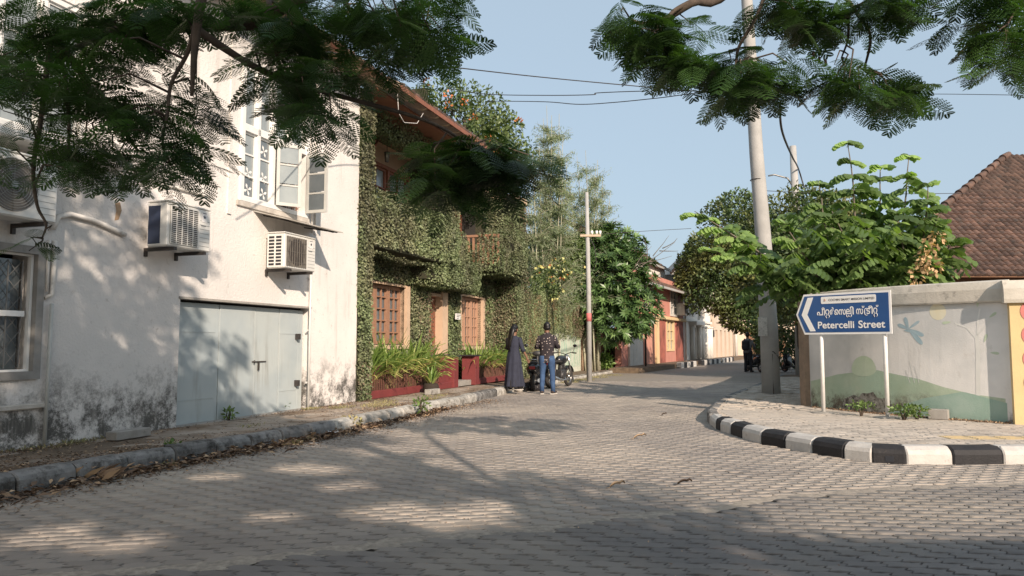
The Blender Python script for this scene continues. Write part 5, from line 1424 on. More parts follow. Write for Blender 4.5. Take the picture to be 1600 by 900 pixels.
def stroke(pts, w_, name, mt, off=.008):
    m = MB()
    for (a, c) in zip(pts[:-1], pts[1:]):
        d = Vector((c[0] - a[0], c[1] - a[1])); n_ = Vector((-d.y, d.x)).normalized() * w_ * .5
        m.add([on_wall(a[0] + n_.x, a[1] + n_.y, off) - mw0, on_wall(a[0] - n_.x, a[1] - n_.y, off) - mw0, on_wall(c[0] - n_.x, c[1] - n_.y, off) - mw0, on_wall(c[0] + n_.x, c[1] + n_.y, off) - mw0], [(0, 1, 2, 3)])
    return m.build(name, M[mt], mw)
stroke([(1523, 618), (1524, 580), (1526, 550), (1525, 524)], 7, 'painted_tree', 'mural_greyline')
for p in ([(1525, 530), (1510, 512), (1492, 505)], [(1526, 524), (1540, 510), (1549, 498)], [(1525, 528), (1528, 500), (1532, 482)], [(1525, 552), (1540, 545), (1548, 540)]): stroke(p, 2.5, 'painted_tree', 'mural_greyline', .010)
for (x_, y_, a) in ((1549, 551, .1), (1540, 535, -1.2), (1490, 503, 3.0), (1550, 496, -.6), (1532, 480, -1.4)): petal(x_ - 4, y_, a, 14, 3, 'painted_leaf', 'mural_leafgreen', .012)
for (x_, h) in ((1425, 34), (1432, 26), (1418, 20)): stroke([(x_, 598), (x_ - 6, 598 - h)], 1.0, 'painted_stalk', 'mural_greyline', .010)
for (cx, cy, w_, h_) in ((1330, 626, 16, 9), (1352, 622, 20, 12), (1374, 630, 18, 10), (1396, 636, 14, 8), (1318, 636, 10, 8), (1362, 640, 30, 8)):
    m = MB(); m.add([on_wall(cx + w_ * math.cos(t) * rnd.uniform(.6, 1.1), cy + h_ * math.sin(t) * rnd.uniform(.6, 1.1), .0135) - mw0 for t in np.linspace(0, 2 * math.pi, 13)[:-1]], [tuple(range(12))]); m.build('bare_patch', M['mural_bare'], mw)
# yellow corner pier with pink discs
yp0 = Vector((7.06, 10.36, .15)); yd = math.atan2(-.42, 1.0)
yp = thing('yellow_pier', 'yellow-painted corner pier with pink discs beside the mural, at the edge of the view', 'pier', yp0, yd)
MB().box(-.06, 1.6, -.07, .24, 0, 1.70).build('pier', M['yellow_paint'], yp)
m = MB(); prof = [(-.13, 1.70), (-.14, 1.75), (-.13, 1.90), (-.06, 2.02), (.16, 2.02), (.28, 1.9), (.28, 1.70)]; k = len(prof)
vs = [(-.13, a, z_) for a, z_ in prof] + [(1.6, a, z_) for a, z_ in prof]
m.add(vs, [tuple(range(k)), tuple(range(2 * k - 1, k - 1, -1))] + [(j, k + j, k + (j + 1) % k, (j + 1) % k) for j in range(k)]); m.build('coping_stone', M['coping_stone'], yp)
for i in range(5): MB().cyl((.22, -.069, .26 + i * .33), (.22, -.076, .26 + i * .33), .155, n=28).build('painted_disc', M['pink_paint'], yp)
# concrete stub and weeds at the foot
t = tag(MB().box(-.13, .13, -.07, .07, 0, .15, bev=.01).build('concrete_block', M['concrete'], None, (*G(1467, 655, .165), .163), R(-38)), 'small grey concrete block at the foot of the mural hill among weeds', 'concrete block')
def weed(label, px, py, z, r, n, L, h=None, mt='weed_leaf'):
    shrub('weed', label, 'weed', (*G(px, py, z), z), r, n, L, mt, h, 'weeds along the walls and kerbs')
weed('tall leafy weed standing just behind the grey block at the mural', 1472, 648, .165, .16, 90, .12, .26)
weed('broad leafy weed right of the grey block at the mural', 1497, 652, .165, .19, 120, .12, .18)
weed('low weed left of the grey block at the mural foot', 1433, 655, .165, .14, 80, .09, .07)
weed('yellow-green weed at the foot of the right sign post', 1412, 656, .165, .18, 110, .07, .06)
weed('low weed between the two sign posts', 1345, 650, .165, .20, 90, .07, .05)
weed('small weed at the base of the garage door, left', 357, 656, .165, .10, 70, .07, .10)
weed('small weed at the base of the garage door, right', 440, 641, .165, .12, 60, .08, .12)
weed('weed growing out of the kerb joint in deep shade', 268, 712, .05, .09, 60, .07, .08)
weed('sprouting weed on the pale kerb before the red fence', 659, 640, .12, .14, 70, .09, .14)
weed('grassy weed at the kerb beside the scrap of white paper', 550, 670, .0, .14, 70, .08, .05, 'grass_dry')
weed('grassy tuft at the foot of the white wall by the drain pipe', 492, 634, .165, .16, 80, .10, .06, 'grass_dry')

dh_ = RK[8]; dv_ = (Vector((*RK[9], 0)) - Vector((*dh_, 0))).normalized(); dm = Vector((*dh_, 0)) + dv_ * .13
MB().box(0, .085, -.004, .01, .012, .075, bev=.003).build('drain_hole', M['ac_dark'], kr, dm, math.atan2(dv_.y, dv_.x))
# ================= STREET SIGN =================
PL, PR = Vector((4.76, 12.3, .165)), Vector((5.73, 11.1, .165))
sa = math.atan2(PR.y - PL.y, PR.x - PL.x); SL = (PR - PL).length
sg = thing('street_sign', 'blue arrow-shaped street sign on two white posts in front of the mural wall', 'street sign', PL, sa)
zb, zt = 1.265, 1.925; zm = (zb + zt) / 2
out = [(0, zm), (.14, zt), (SL, zt), (SL, zb), (.14, zb)]
def plate(poly, y0, y1):
    m = MB(); k = len(poly); m.add([(a, y0, z_) for a, z_ in poly] + [(a, y1, z_) for a, z_ in poly], [tuple(range(k)), tuple(range(2 * k - 1, k - 1, -1))] + [(j, k + j, k + (j + 1) % k, (j + 1) % k) for j in range(k)]); return m
plate(out[::-1], -.016, 0).build('panel', M['sign_white'], sg)
b_ = .032
face = plate([(.035, zm), (.14 + .018, zt - b_), (SL - b_, zt - b_), (SL - b_, zb + b_), (.14 + .018, zb + b_)][::-1], -.020, -.0165).build('face', M['sign_blue'], sg)
def Z(zx, zy):      # zoomed reading of the sign -> plate coordinates (the board is level, the photo is in perspective)
    u = (zx - 75) / 1475; x_ = u * SL * (1 + .06 * (1 - u)) ; top = 232 - (zx - 200) * .0735; bot = 850 - (zx - 200) * .026
    return x_, zt - (zy - top) / (bot - top) * (zt - zb)
ar = [(268, 280), (358, 272), (255, 545), (382, 795), (295, 800), (165, 550)]
plate([Z(*p) for p in ar][::-1], -.0235, -.0205).build('arrow', M['sign_white'], face)
a0, a1 = Z(480, 270), Z(1330, 300); x0, x1 = a0[0], a1[0]; z1_, z0_ = Z(480, 262)[1], Z(480, 372)[1]; r_ = .018
rr = [(x0 + r_ - r_ * math.cos(t) if c in (0, 3) else x1 - r_ + r_ * math.cos(t), (z1_ - r_ + r_ * math.sin(t)) if c in (0, 1) else (z0_ + r_ - r_ * math.sin(t))) for c, ts in ((0, (0, .8, 1.57)), (1, (1.57, .8, 0)), (2, (0, .8, 1.57)), (3, (1.57, .8, 0))) for t in ts]
strip = plate(rr, -.0235, -.0205).build('name_strip', M['sign_white'], face)
def glyph(txt, x0, x1, z0, z1, y_, name, mt, parent, keep=False, bold=0.0, shear=0):
    c = bpy.data.curves.new('g', 'FONT'); c.body = txt; c.extrude = 0; c.offset = bold
    o = bpy.data.objects.new('g', c); COL.objects.link(o); bpy.context.view_layer.update()
    me = bpy.data.meshes.new_from_object(o.evaluated_get(bpy.context.evaluated_depsgraph_get()))
    n = len(me.vertices); co = np.zeros(n * 3, np.float32); me.vertices.foreach_get('co', co); co = co.reshape(-1, 3)
    mn, mx = co.min(0), co.max(0)
    V = [(x0 + (p[0] - mn[0]) / (mx[0] - mn[0]) * (x1 - x0), y_, z0 + (p[1] - mn[1]) / (mx[1] - mn[1]) * (z1 - z0)) for p in co]
    m = MB(); m.add(V, [tuple(p.vertices) for p in me.polygons])
    bpy.data.objects.remove(o); bpy.data.meshes.remove(me); bpy.data.curves.remove(c)
    if parent is None: return m
    return m.build(name, M[mt], parent)
def zbox(x0, x1, z0, z1): return Z(x0, 500)[0], Z(x1, 500)[0], z0, z1
_, base_e = Z(430, 755); _, cap_e = Z(430, 648)
g = zbox(420, 985, base_e, cap_e); glyph('Petercelli', g[0], g[1], g[2], g[3], -.0235, 'lettering', 'sign_white', face, bold=.018)
g = zbox(1050, 1455, base_e, cap_e); glyph('Street', g[0], g[1], g[2] - .002, g[3] + .004, -.0235, 'lettering', 'sign_white', face, bold=.018)
glyph('COCHIN SMART MISSION LIMITED', *zbox(600, 1308, (z0_ + z1_) / 2 - .018, (z0_ + z1_) / 2 + .018), -.0255, 'lettering', 'sign_ink', strip, bold=.012)
cx_ = Z(535, 300)[0]; cz_ = (z0_ + z1_) / 2
m = MB()
for q in (-1, 0, 1): m.tube([(cx_ + q * .012, -.0255, cz_ - .018), (cx_ + q * .012 + .010, -.0255, cz_ + .004), (cx_ + q * .004, -.0255, cz_ + .02)], .0022, 4)
m.build('emblem', M['sign_orange'], strip)
_, b0 = Z(430, 552); xh = Z(430, 465)[1] - b0
GL = [('\u0d2a', 412, 506, 0, 1), ('\u0d40', 488, 536, 0, 1.42), ('\u0d31', 541, 608, .12, 1.05), ('sub', 549, 606, -.50, .04), ('\u0d7c', 615, 681, 0, 1.38), ('\u0d46', 684, 750, 0, 1),
      ('\u0d38', 753, 864, 0, 1), ('\u0d32', 868, 950, .1, 1), ('lsub', 872, 948, -.42, .02), ('\u0d3f', 928, 985, 0, 1.42),
      ('\u0d38', 1022, 1130, 0, 1), ('\u0d4d', 1112, 1150, 1.08, 1.45), ('hook', 1150, 1182, -.22, 1), ('\u0d1f', 1178, 1236, 0, 1), ('\u0d40', 1212, 1276, 0, 1.42),
      ('\u0d31', 1282, 1345, .12, 1.05), ('sub', 1290, 1343, -.50, .04), ('\u0d4d', 1326, 1362, 1.15, 1.5)]
for (ch, gx0, gx1, q0, q1) in GL:
    X0, X1, Z0_, Z1_ = Z(gx0, 500)[0], Z(gx1, 500)[0], b0 + q0 * xh, b0 + q1 * xh
    if ch == 'sub':
        m = MB(); cxx, czz = (X0 + X1) / 2, (Z0_ + Z1_) / 2; rx_, rz_ = (X1 - X0) / 2, (Z1_ - Z0_) / 2
        m.tube([(cxx - rx_ * .5, -.024, Z0_), (cxx - rx_, -.024, czz), (cxx - rx_ * .6, -.024, Z1_), (cxx, -.024, Z1_ + .004), (cxx + rx_ * .8, -.024, Z1_), (cxx + rx_, -.024, czz), (cxx + rx_ * .5, -.024, Z0_)], .0042, 5); m.build('lettering', M['sign_white'], face)
    elif ch == 'lsub':
        m = MB(); m.tube([(X0, -.024, Z1_), (X0 + .004, -.024, Z0_ + .008), (X0 + .018, -.024, Z0_), (X0 + .030, -.024, Z0_ + .01), (X0 + .036, -.024, Z1_ - .01), (X0 + .042, -.024, Z0_ + .01), (X1 - .012, -.024, Z0_), (X1, -.024, Z0_ + .014), (X1, -.024, Z1_)], .0042, 5); m.build('lettering', M['sign_white'], face)
    elif ch == 'hook':
        m = MB(); m.tube([(X1, -.024, Z1_), (X0 + .004, -.024, Z1_ - .012), (X0, -.024, (Z0_ + Z1_) / 2), (X0 + .006, -.024, Z0_ + .012), (X1 - .004, -.024, Z0_), (X1 + .008, -.024, Z0_ + .008)], .0045, 5); m.build('lettering', M['sign_white'], face)
    else: glyph(ch, X0, X1, Z0_, Z1_, -.0235, 'lettering', 'sign_white', face, bold=.022)
for x_ in (.40, SL - .13):
    m = MB(); m.cyl((x_, .03, -.02), (x_, .03, zt - .06), .031, n=14); m.build('post', M['post_white'], sg)
    m = MB(); m.ball((x_, .03, .0), (.22, .16, .022), 14, 6); m.build('footing', M['concrete'], sg)

# ================= POLES, WIRES =================
bp = thing('concrete_pole', 'thick grey concrete utility pole standing on the corner pavement left of the street sign', 'utility pole', (5.86, 16.76, .15))
m = MB(); n_ = 10
m.tube([(0, 0, -.2), (-.02, 0, 1.5), (-.09, 0, 3.5), (-.20, 0, 5.5), (-.34, 0, 9.4), (-.38, 0, 11)], [.205, .195, .175, .155, .125, .11], 16); m.build('shaft', M['pole_concrete'], bp)
m = MB(); m.tube([(-.02, -.0, 2.15), (-.03, 0, 2.78)], [.195, .188], 16); m.build('poster', M['poster'], bp)
MB().box(-.32, -.12, -.20, -.175, 1.30, 1.72).build('notice', M['poster'], bp)
m = MB(); m.tube([(-.18, -.06, .98), (-.0, -.21, .95), (.16, -.12, .80), (.20, -.02, .72)], .010, 5); m.tube([(-.2, -.02, 7.5), (.0, -.18, 7.2), (.02, -.2, 6.8), (-.1, -.17, 6.9)], .010, 5); m.build('tie_wire', M['metal_dark'], bp)
m = MB()
for z_ in (4.9, 7.0): m.tube([(-.2 - (z_ - 5) * .06 + .16 * math.cos(a), .16 * math.sin(a), z_) for a in np.linspace(0, 2 * math.pi, 13)], .010, 4, cap=False)
m.build('bands', M['metal_dark'], bp)
m = MB(); trunk_mesh(m, (-.02, -.20, .0), (-.02, -.197, .9), .012, .006, .01, 4, 6); m.build('root', M['joint_sand'], bp)
p2 = thing('concrete_pole', 'slimmer concrete pole with pink band and notices, farther off behind the big pole', 'utility pole', (11.75, 30, .1))
m = MB(); m.tube([(0, 0, -.2), (0, 0, 4), (-.1, 0, 9.35)], [.25, .20, .13], 14); m.build('shaft', M['pole_concrete'], p2)
m = MB(); m.tube([(0, 0, 1.95), (0, 0, 2.22)], [.236, .234], 14); m.build('painted_band', M['band_pink'], p2)
MB().box(-.14, .12, -.26, -.235, .95, 1.85).build('notice', M['poster'], p2)
m = MB(); m.tube([(-.1, 0, 7.55), (-.35, 0, 8.0), (-.9, 0, 8.15), (-1.15, 0, 8.1)], .035, 6); m.build('lamp_arm', M['metal_grey'], p2)
wp = thing('utility_pole', 'slender pale wooden utility pole with short crossarm and red band, at the left kerb', 'utility pole', (2.60, 24.9, .05))
m = MB(); m.tube([(0, 0, -.2), (0, 0, 3), (-.04, 0, 6.4)], [.092, .080, .060], 12); m.build('shaft', M['pole_concrete'], wp)
m = MB(); m.tube([(0, 0, 1.98), (0, 0, 2.26)], [.090, .088], 12); m.build('painted_band', M['band_pink'], wp)
m = MB(); m.box(-.28, .42, -.10, -.04, 4.86, 4.93); m.build('crossarm', M['wood_pale'], wp)
for x_ in (.12, .28, .40):
    m = MB(); m.cyl((x_, -.07, 4.93), (x_, -.07, 5.06), .035, .045, n=8); m.build('insulator', M['paper_white'], wp)
m = MB(); m.tube([(.05, -.1, 4.8), (.2, -.12, 4.5), (.26, -.1, 4.0), (.15, -.1, 3.7)], .012, 4); m.build('loose_wire', M['metal_dark'], wp)
sp = thing('metal_post', 'thin rust-brown metal post standing before the red house', 'post', (*G(1009, 578, .05), .0)); m = MB(); m.tube([(0, 0, -.1), (.02, 0, 4.6)], .045, 8); m.build('shaft', M['metal_dark'], sp)
m = MB(); m.tube([(-.5, 0, 4.45), (.02, 0, 4.6)], .02, 5); m.build('arm', M['metal_grey'], sp)
def cable(label, pts, r_):
    P = [Vector(P3(*p)) for p in pts]; c = [Vector(q) for q in catmull([tuple(p) for p in P], 8)]; o0_ = c[0]
    o = MB().tube([p - o0_ for p in c], r_, 5).build('overhead_cable', M['metal_dark'], None, o0_); tag(o, label, 'cable', 'overhead cables across the sky')
cable('highest overhead cable, running from the tiled eaves to the big concrete pole', [(400, 66, 8), (560, 88, 11), (690, 103, 13), (860, 122, 15), (1080, 142, 16.5), (1180, 148, 16.8)], .011)
cable('middle overhead cable with a kink, between flowering tree and concrete pole', [(700, 138, 24), (760, 147, 22), (850, 149, 20), (925, 148, 19), (935, 145, 19), (1020, 142, 18), (1110, 143, 17), (1182, 150, 16.8)], .012)
cable('lowest sagging overhead cable ending at the concrete pole', [(760, 158, 24), (850, 159, 21), (905, 163, 20), (960, 160, 19), (1030, 153, 18), (1110, 144, 17), (1182, 150, 16.8)], .012)
cable('thin cable crossing the open sky at the right of the pole', [(1185, 148, 17), (1300, 150, 16), (1440, 147, 14), (1620, 149, 12)], .006)
cable('thick black cable sagging between the two concrete poles', [(1218, 160, 16.8), (1222, 205, 18), (1238, 245, 24), (1248, 265, 30), (1262, 312, 30)], .03)
cable('thin far cable between the broadleaf tree and the fresh green tree', [(940, 366, 30), (1010, 361, 30), (1080, 357, 30)], .010)
cable('thin cable behind the fresh green tree toward the tiled roof', [(1195, 298, 24), (1300, 303, 23), (1400, 303, 22), (1510, 302, 24)], .010)

# ================= TILED ROOF BEHIND THE WALL =================
th3 = R(1.5); hs = thing('tiled_house', 'old house with a weathered red-brown clay tile hipped roof rising behind the mural wall', 'house', (11.4, 24.0, 0), th3)
sl = math.atan(.84); ty, tz = math.cos(sl), math.sin(sl); E0 = 3.52
tm = MB(); prof = [(0, -.012), (.2, .030), (.42, .050), (.62, .046), (.82, .016), (1, -.008)]; PT, ST_ = .238, .285
v0 = []
for a, h in ((-.035, .048), (ST_ + .02, .004)):
    for u, q in prof: v0.append((u * PT * .95, a * ty - (h + q) * tz, a * tz + (h + q) * ty))
for u, q in prof: v0.append((u * PT * .985, -.035 * ty - .004 * tz, -.035 * tz + .004 * ty))
tm.add(v0, [(k, k + 1, 7 + k, 6 + k) for k in range(5)] + [(12 + k, 13 + k, k + 1, k) for k in range(5)])
tme = tm.mesh('roof_tile', M['roof_tile'])
HX = 10.2 / (9.4 - 3.52)       # hip run per metre of rise
tiles = []
for r_ in range(32):
    rise = r_ * ST_ * tz; x0 = rise * HX
    c0_ = int(math.ceil(x0 / PT))
    for c in range(c0_, 62):
        X_ = c * PT; loc = Vector((X_, r_ * ST_ * ty, E0 + r_ * ST_ * tz)); W_ = Matrix.Rotation(th3, 3, 'Z') @ loc + Vector((11.4, 24, 0))
        k = W_.y; vis_px = 800 + FPX * W_.x / (W_.y); tiles.append((loc, vis_px, r_, c))
vis = [t_ for t_ in tiles if 1440 < t_[1] < 1612]
vis.sort(key=lambda t_: (t_[2], t_[1])); near_t = vis[:296]; ids = {(t_[2], t_[3]) for t_ in near_t}
for loc, _, r_, c in near_t: place('roof_tile', tme, hs, loc + Vector((rnd.uniform(-.004, .004), 0, rnd.uniform(-.004, .006))), (rnd.gauss(0, .012), rnd.gauss(0, .02), rnd.gauss(0, .012)))
V, Q, va = [], [], []
tb = np.array(v0); tf = [(k, k + 1, 7 + k, 6 + k) for k in range(5)] + [(12 + k, 13 + k, k + 1, k) for k in range(5)]
for loc, p_, r_, c in tiles:
    if (r_, c) in ids or p_ > 1800: continue
    b0 = len(V); V += list(map(tuple, tb + np.array(loc) + np.array([rnd.uniform(-.004, .004), 0, rnd.uniform(-.004, .006)]))); vv = rnd.random(); va += [vv] * len(tb); Q += [tuple(b0 + i for i in f) for f in tf]
o = np_mesh('roof_tile', V, Q, M['roof_tile'], hs, var=va); o['kind'] = 'stuff'
m = MB(); RT = 9.4; Lx = RT * 1.0
top = (HX * 5.88, 5.88 / .84, 9.4)
m.add([(0, 0, E0 - .06), (16, 0, E0 - .06), (16, top[1], 9.34), (top[0], top[1], 9.34), (0, 0, E0 - .01), (16, 0, E0 - .01), (16, top[1], 9.39), (top[0], top[1], 9.39)], [(3, 2, 1, 0), (4, 5, 6, 7), (0, 1, 5, 4), (0, 4, 7, 3)])
m.add([(0, 0, E0 - .03), (top[0], top[1], 9.35), (3.2, 7, 3.49)], [(0, 1, 2)])
m.build('roof_deck', M['slot_brown'], hs)
nr = 20
for i in range(nr):
    a = Vector((0, 0, E0)).lerp(Vector(top), i / nr); c = Vector((0, 0, E0)).lerp(Vector(top), (i + 1.12) / nr)
    MB().tube([a + Vector((0, -.02, .06)), c + Vector((0, -.02, .02))], [.155, .115], 9).build('ridge_tile', M['roof_tile'], hs)
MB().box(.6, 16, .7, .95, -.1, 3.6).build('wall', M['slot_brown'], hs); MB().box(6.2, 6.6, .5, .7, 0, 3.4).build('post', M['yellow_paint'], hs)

# ================= HOUSES DOWN THE STREET =================
f2 = F2.w; t2 = F2.th; q2 = F2.wl
def z2(px, py, y=0): return q2(px, py, y)
rh = thing('red_house', 'two-storey brick-red house with a tiled roof and yellow trim down the street', 'house', f2(0, 0), t2)
m = MB(); wall_grid(m, -4, 9.3, 0, 5.0, 0, .3, [(4.9, 6.6, .95, 2.6), (5.9, 7.6, 3.0, 4.4)]); m.build('wall', M['house_red'], rh)
for a_, c_2 in ((2.6, 4.4), (7.2, 9.1)): MB().box(a_, c_2, -.045, 0, .15, 2.55).build('brick_panel', M['house_brick'], rh)
m = MB(); m.box(-.2, 2.0, -.06, 0, .1, 2.6); m.build('salmon_panel', M['house_salmon'], rh)
m = MB(); m.box(-2.9, -.5, -.09, 0, .1, 2.1)
for x_ in (-2.3, -1.7, -1.1): m.box(x_ - .02, x_ + .02, -.10, -.09, .15, 2.0)
m.build('side_door', M['door_white'], rh)
m = MB(); m.box(2.0, 2.6, -.16, 0, .1, 2.68); m.box(-.6, 9.3, -.22, 0, 2.64, 2.82, bev=.02); m.build('trim', M['house_yellow'], rh)
def small_window(parent, s0, s1, z0, z1, mt='house_yellow', nb=2, rows=3, y=0):
    m = MB(); frame_rect(m, s0 - .1, s1 + .1, z0 - .1, z1 + .1, .12, y - .05, y + .12)
    for i in range(1, nb): x_ = s0 + (s1 - s0) * i / nb; m.box(x_ - .04, x_ + .04, y - .02, y + .1, z0, z1)
    o = m.build('window', M[mt], parent)
    m = MB()
    for k in range(1, rows): z_ = z0 + (z1 - z0) * k / rows; m.box(s0, s1, y + .0, y + .06, z_ - .025, z_ + .025)
    m.build('glazing_bar', M[mt], o)
    for i in range(nb): MB().box(s0 + (s1 - s0) * i / nb + .04, s0 + (s1 - s0) * (i + 1) / nb - .04, y + .09, y + .11, z0, z1).build('pane', M['glass_pale'], o)
    return o
small_window(rh, 4.9, 6.6, .95, 2.6); small_window(rh, 5.9, 7.6, 3.0, 4.4, 'door_white')
small_window(rh, .6, 1.6, 3.1, 4.2, 'door_white', y=-.02)
tiled_roof(rh, -4.6, 9.6, -.7, 4.30, R(30), 3, 7, pitch=.26, step=.3, rgap=1.2, raf_mt='wood_red')
tiled_roof(rh, -4.6, 9.9, .9, 6.0, R(34), 3, 9, pitch=.26, step=.3, rgap=1.2, raf_mt='wood_red')
m = MB(); m.box(-4, 9.3, 1.1, 1.4, 4.6, 6.0); m.build('upper_wall', M['house_white'], rh)
m = MB(); m.box(-4.6, 9.6, -.80, -.70, 4.20, 4.32); m.box(-4.6, 9.9, .80, .90, 5.9, 6.02); m.build('gutter', M['pole_concrete'], rh)
ac = thing('air_conditioner', 'small air conditioner sticking out of the upper wall of the red house', 'air conditioner', f2(7.9, -.03, 3.0), t2)
MB().box(-.5, .5, -.5, 0, 0, .75, bev=.03).build('casing', M['ac_white'], ac); MB().box(-.42, .42, -.52, -.5, .1, .65).build('grille', M['ac_fin'], ac)
gb = thing('gable_house', 'grey weathered gable end rising behind the red house roof', 'house', (15.5, 62, 0))
m = MB(); a = P3(1058, 418, 62); c = P3(1090, 385, 62); d_ = P3(1125, 418, 62)
m.add([(a[0] - 15.5, 0, 0), (d_[0] - 15.5, 0, 0), (d_[0] - 15.5, 0, 5.8), (c[0] - 15.5, 0, c[2]), (a[0] - 15.5 - .6, 0, a[2] - .5)] + [(a[0] - 15.5, 6, 0), (d_[0] - 15.5, 6, 0), (d_[0] - 15.5, 6, 5.8), (c[0] - 15.5, 6, c[2]), (a[0] - 15.5 - .6, 6, a[2] - .5)], [(0, 1, 2, 3, 4), (9, 8, 7, 6, 5), (0, 4, 9, 5), (4, 3, 8, 9), (3, 2, 7, 8)])
m.build('gable', M['concrete'], gb)
m = MB(); m.tube([(a[0] - 15.5 - .6, -.1, a[2] - .5), (c[0] - 15.5, -.1, c[2] + .1)], .12, 5); m.build('verge', M['roof_tile'], gb)
wh = thing('white_house', 'weathered white house with columns by its door, right of the red house', 'house', f2(9.5, 0), t2)
m = MB(); wall_grid(m, 0, 9.0, 0, 5.6, 0, .3, [(2.4, 3.9, 0, 2.35), (1.8, 3.0, 3.2, 4.4), (5.4, 6.6, 3.2, 4.5)]); m.build('wall', M['house_white'], wh)
m = MB(); m.box(1.6, 4.4, -.5, 0, 2.5, 2.75, bev=.03); m.box(0, 9, -.15, 0, 2.72, 2.86); m.build('cornice', M['house_white'], wh)
for x_ in (1.9, 4.15, 5.2, 6.2, 7.3, 8.3):
    m = MB(); m.tube([(x_, -.14, .1), (x_, -.14, 2.5)], .16, 8); m.box(x_ - .24, x_ + .24, -.34, 0, .05, .22); m.box(x_ - .22, x_ + .22, -.32, 0, 2.4, 2.5); m.build('column', M['house_white'], wh)
MB().box(2.4, 3.9, .2, .24, 0, 2.35).build('door', M['slot_brown'], wh)
m = MB(); m.box(3.2, 3.9, .12, .16, .05, 2.3); m.build('door_leaf', M['door_white'], wh)
small_window(wh, 1.8, 3.0, 3.2, 4.4, 'door_white'); small_window(wh, 5.4, 6.6, 3.2, 4.5, 'door_white')
m = MB(); m.tube([(4.4, -.1, 2.9), (4.4, -.1, 5.4)], .06, 6); m.tube([(-.1, -.12, 0), (-.1, -.12, 5.4)], .07, 6); m.build('drain_pipe', M['pipe_white'], wh)
m = MB(); m.box(0, 9.0, .3, 4, 5.6, 5.7); m.build('roof', M['concrete'], wh)
ch = thing('cream_house', 'cream house with tall brown slots in its lower wall, down the street', 'house', f2(18.7, 0), t2)
m = MB(); slots = [(2.0 + k * 2.0, 2.9 + k * 2.0, .25, 2.35) for k in range(4)] + [(11.2, 12.3, .25, 2.5), (13.1, 14.2, .25, 2.5)]
wall_grid(m, 0, 24, 0, 3.0, 0, .35, slots); wall_grid(m, 0, 24, 3.0, 5.8, .5, .8, [(1.2, 2.6, 3.1, 5.0), (6.2, 8.4, 3.1, 5.0), (14, 16, 3.1, 4.8)]); m.build('wall', M['house_cream'], ch)
for s_ in slots: MB().box(s_[0], s_[1], .25, .30, s_[2], s_[3]).build('slot_panel', M['slot_brown'], ch)
m = MB(); m.box(0, 24, -.12, 0, 2.9, 3.1, bev=.02); m.box(0, 1.0, -.25, 0, 2.5, 4.2); m.build('band', M['house_cream'], ch)
for (a, c, d_, e_) in ((1.2, 2.6, 3.1, 5.0), (6.2, 8.4, 3.1, 5.0)): small_window(ch, a, c, d_, e_, 'door_white', y=.5)
m = MB(); m.tube([(10.3, -.25, 0), (10.3, -.25, 5.5)], .14, 7); m.build('drain_pipe', M['pipe_white'], ch)
MB().box(.2, 1.2, -.06, 0, 1.8, 2.3).build('sign_board', M['metal_dark'], ch)
m = MB()
for x_ in np.arange(3.5, 14, .5): m.box(x_ - .03, x_ + .03, .05, .11, 3.1, 3.9)
m.box(3.4, 14, .04, .12, 3.86, 3.94); m.build('balcony_rail', M['door_white'], ch)
fb = thing('brown_gate_house', 'brown gated front at the very end of the street behind the standing man', 'house', (21.5, 66, 0)); MB().box(-2, 4, 0, 3, 0, 3.4).build('wall', M['house_cream'], fb)
for k in range(4): MB().box(-.4 + k * .9, .3 + k * .9, -.08, 0, .1, 2.7).build('gate_panel', M['slot_brown'], fb)
# striped kerbs in front of the far houses
fkb = MB(); fkb.box(0, 18, .02, .2, -.05, .06); fko = fkb.build('kerb', M['joint_sand'], None, f2(1.2, -1.6), t2); tag(fko, kind='structure')
for k in range(22):
    if k in (5, 6, 15): continue
    MB().box(k * .8, k * .8 + .76, -.02, .22, -.04, .30, bev=.03).build('kerb_block', M['kerb_black' if k % 2 else 'kerb_white'], fko)
pvf = MB(); pvf.box(-6, 44, -1.38, -.02, -.05, .22); tag(pvf.build('pavement', M['walk_sand'], None, f2(0, 0), t2), kind='structure')
# ================= PEOPLE =================
def skin_mesh(name, verts, edges, radii, mt, parent, sub=2, root=0):
    me = bpy.data.meshes.new(name); me.from_pydata([tuple(v) for v in verts], edges, []); me.update()
    o = bpy.data.objects.new(name, me); COL.objects.link(o)
    md = o.modifiers.new('skin', 'SKIN'); md.use_smooth_shade = True; md.branch_smoothing = .4
    sv = me.skin_vertices[0].data
    for i, r_ in enumerate(radii): sv[i].radius = r_ if hasattr(r_, '__len__') else (r_, r_); sv[i].use_root = (i == root)
    s_ = o.modifiers.new('sub', 'SUBSURF'); s_.levels = sub; s_.render_levels = sub
    bpy.context.view_layer.update()
    dg = bpy.context.evaluated_depsgraph_get(); m2 = bpy.data.meshes.new_from_object(o.evaluated_get(dg))
    bpy.data.objects.remove(o); bpy.data.meshes.remove(me)
    m2.materials.clear(); m2.materials.append(mt)
    a = m2.attributes.new('var', 'FLOAT', 'POINT'); a.data.foreach_set('value', np.full(len(m2.vertices), .5, np.float32))
    return place(name, m2, parent)
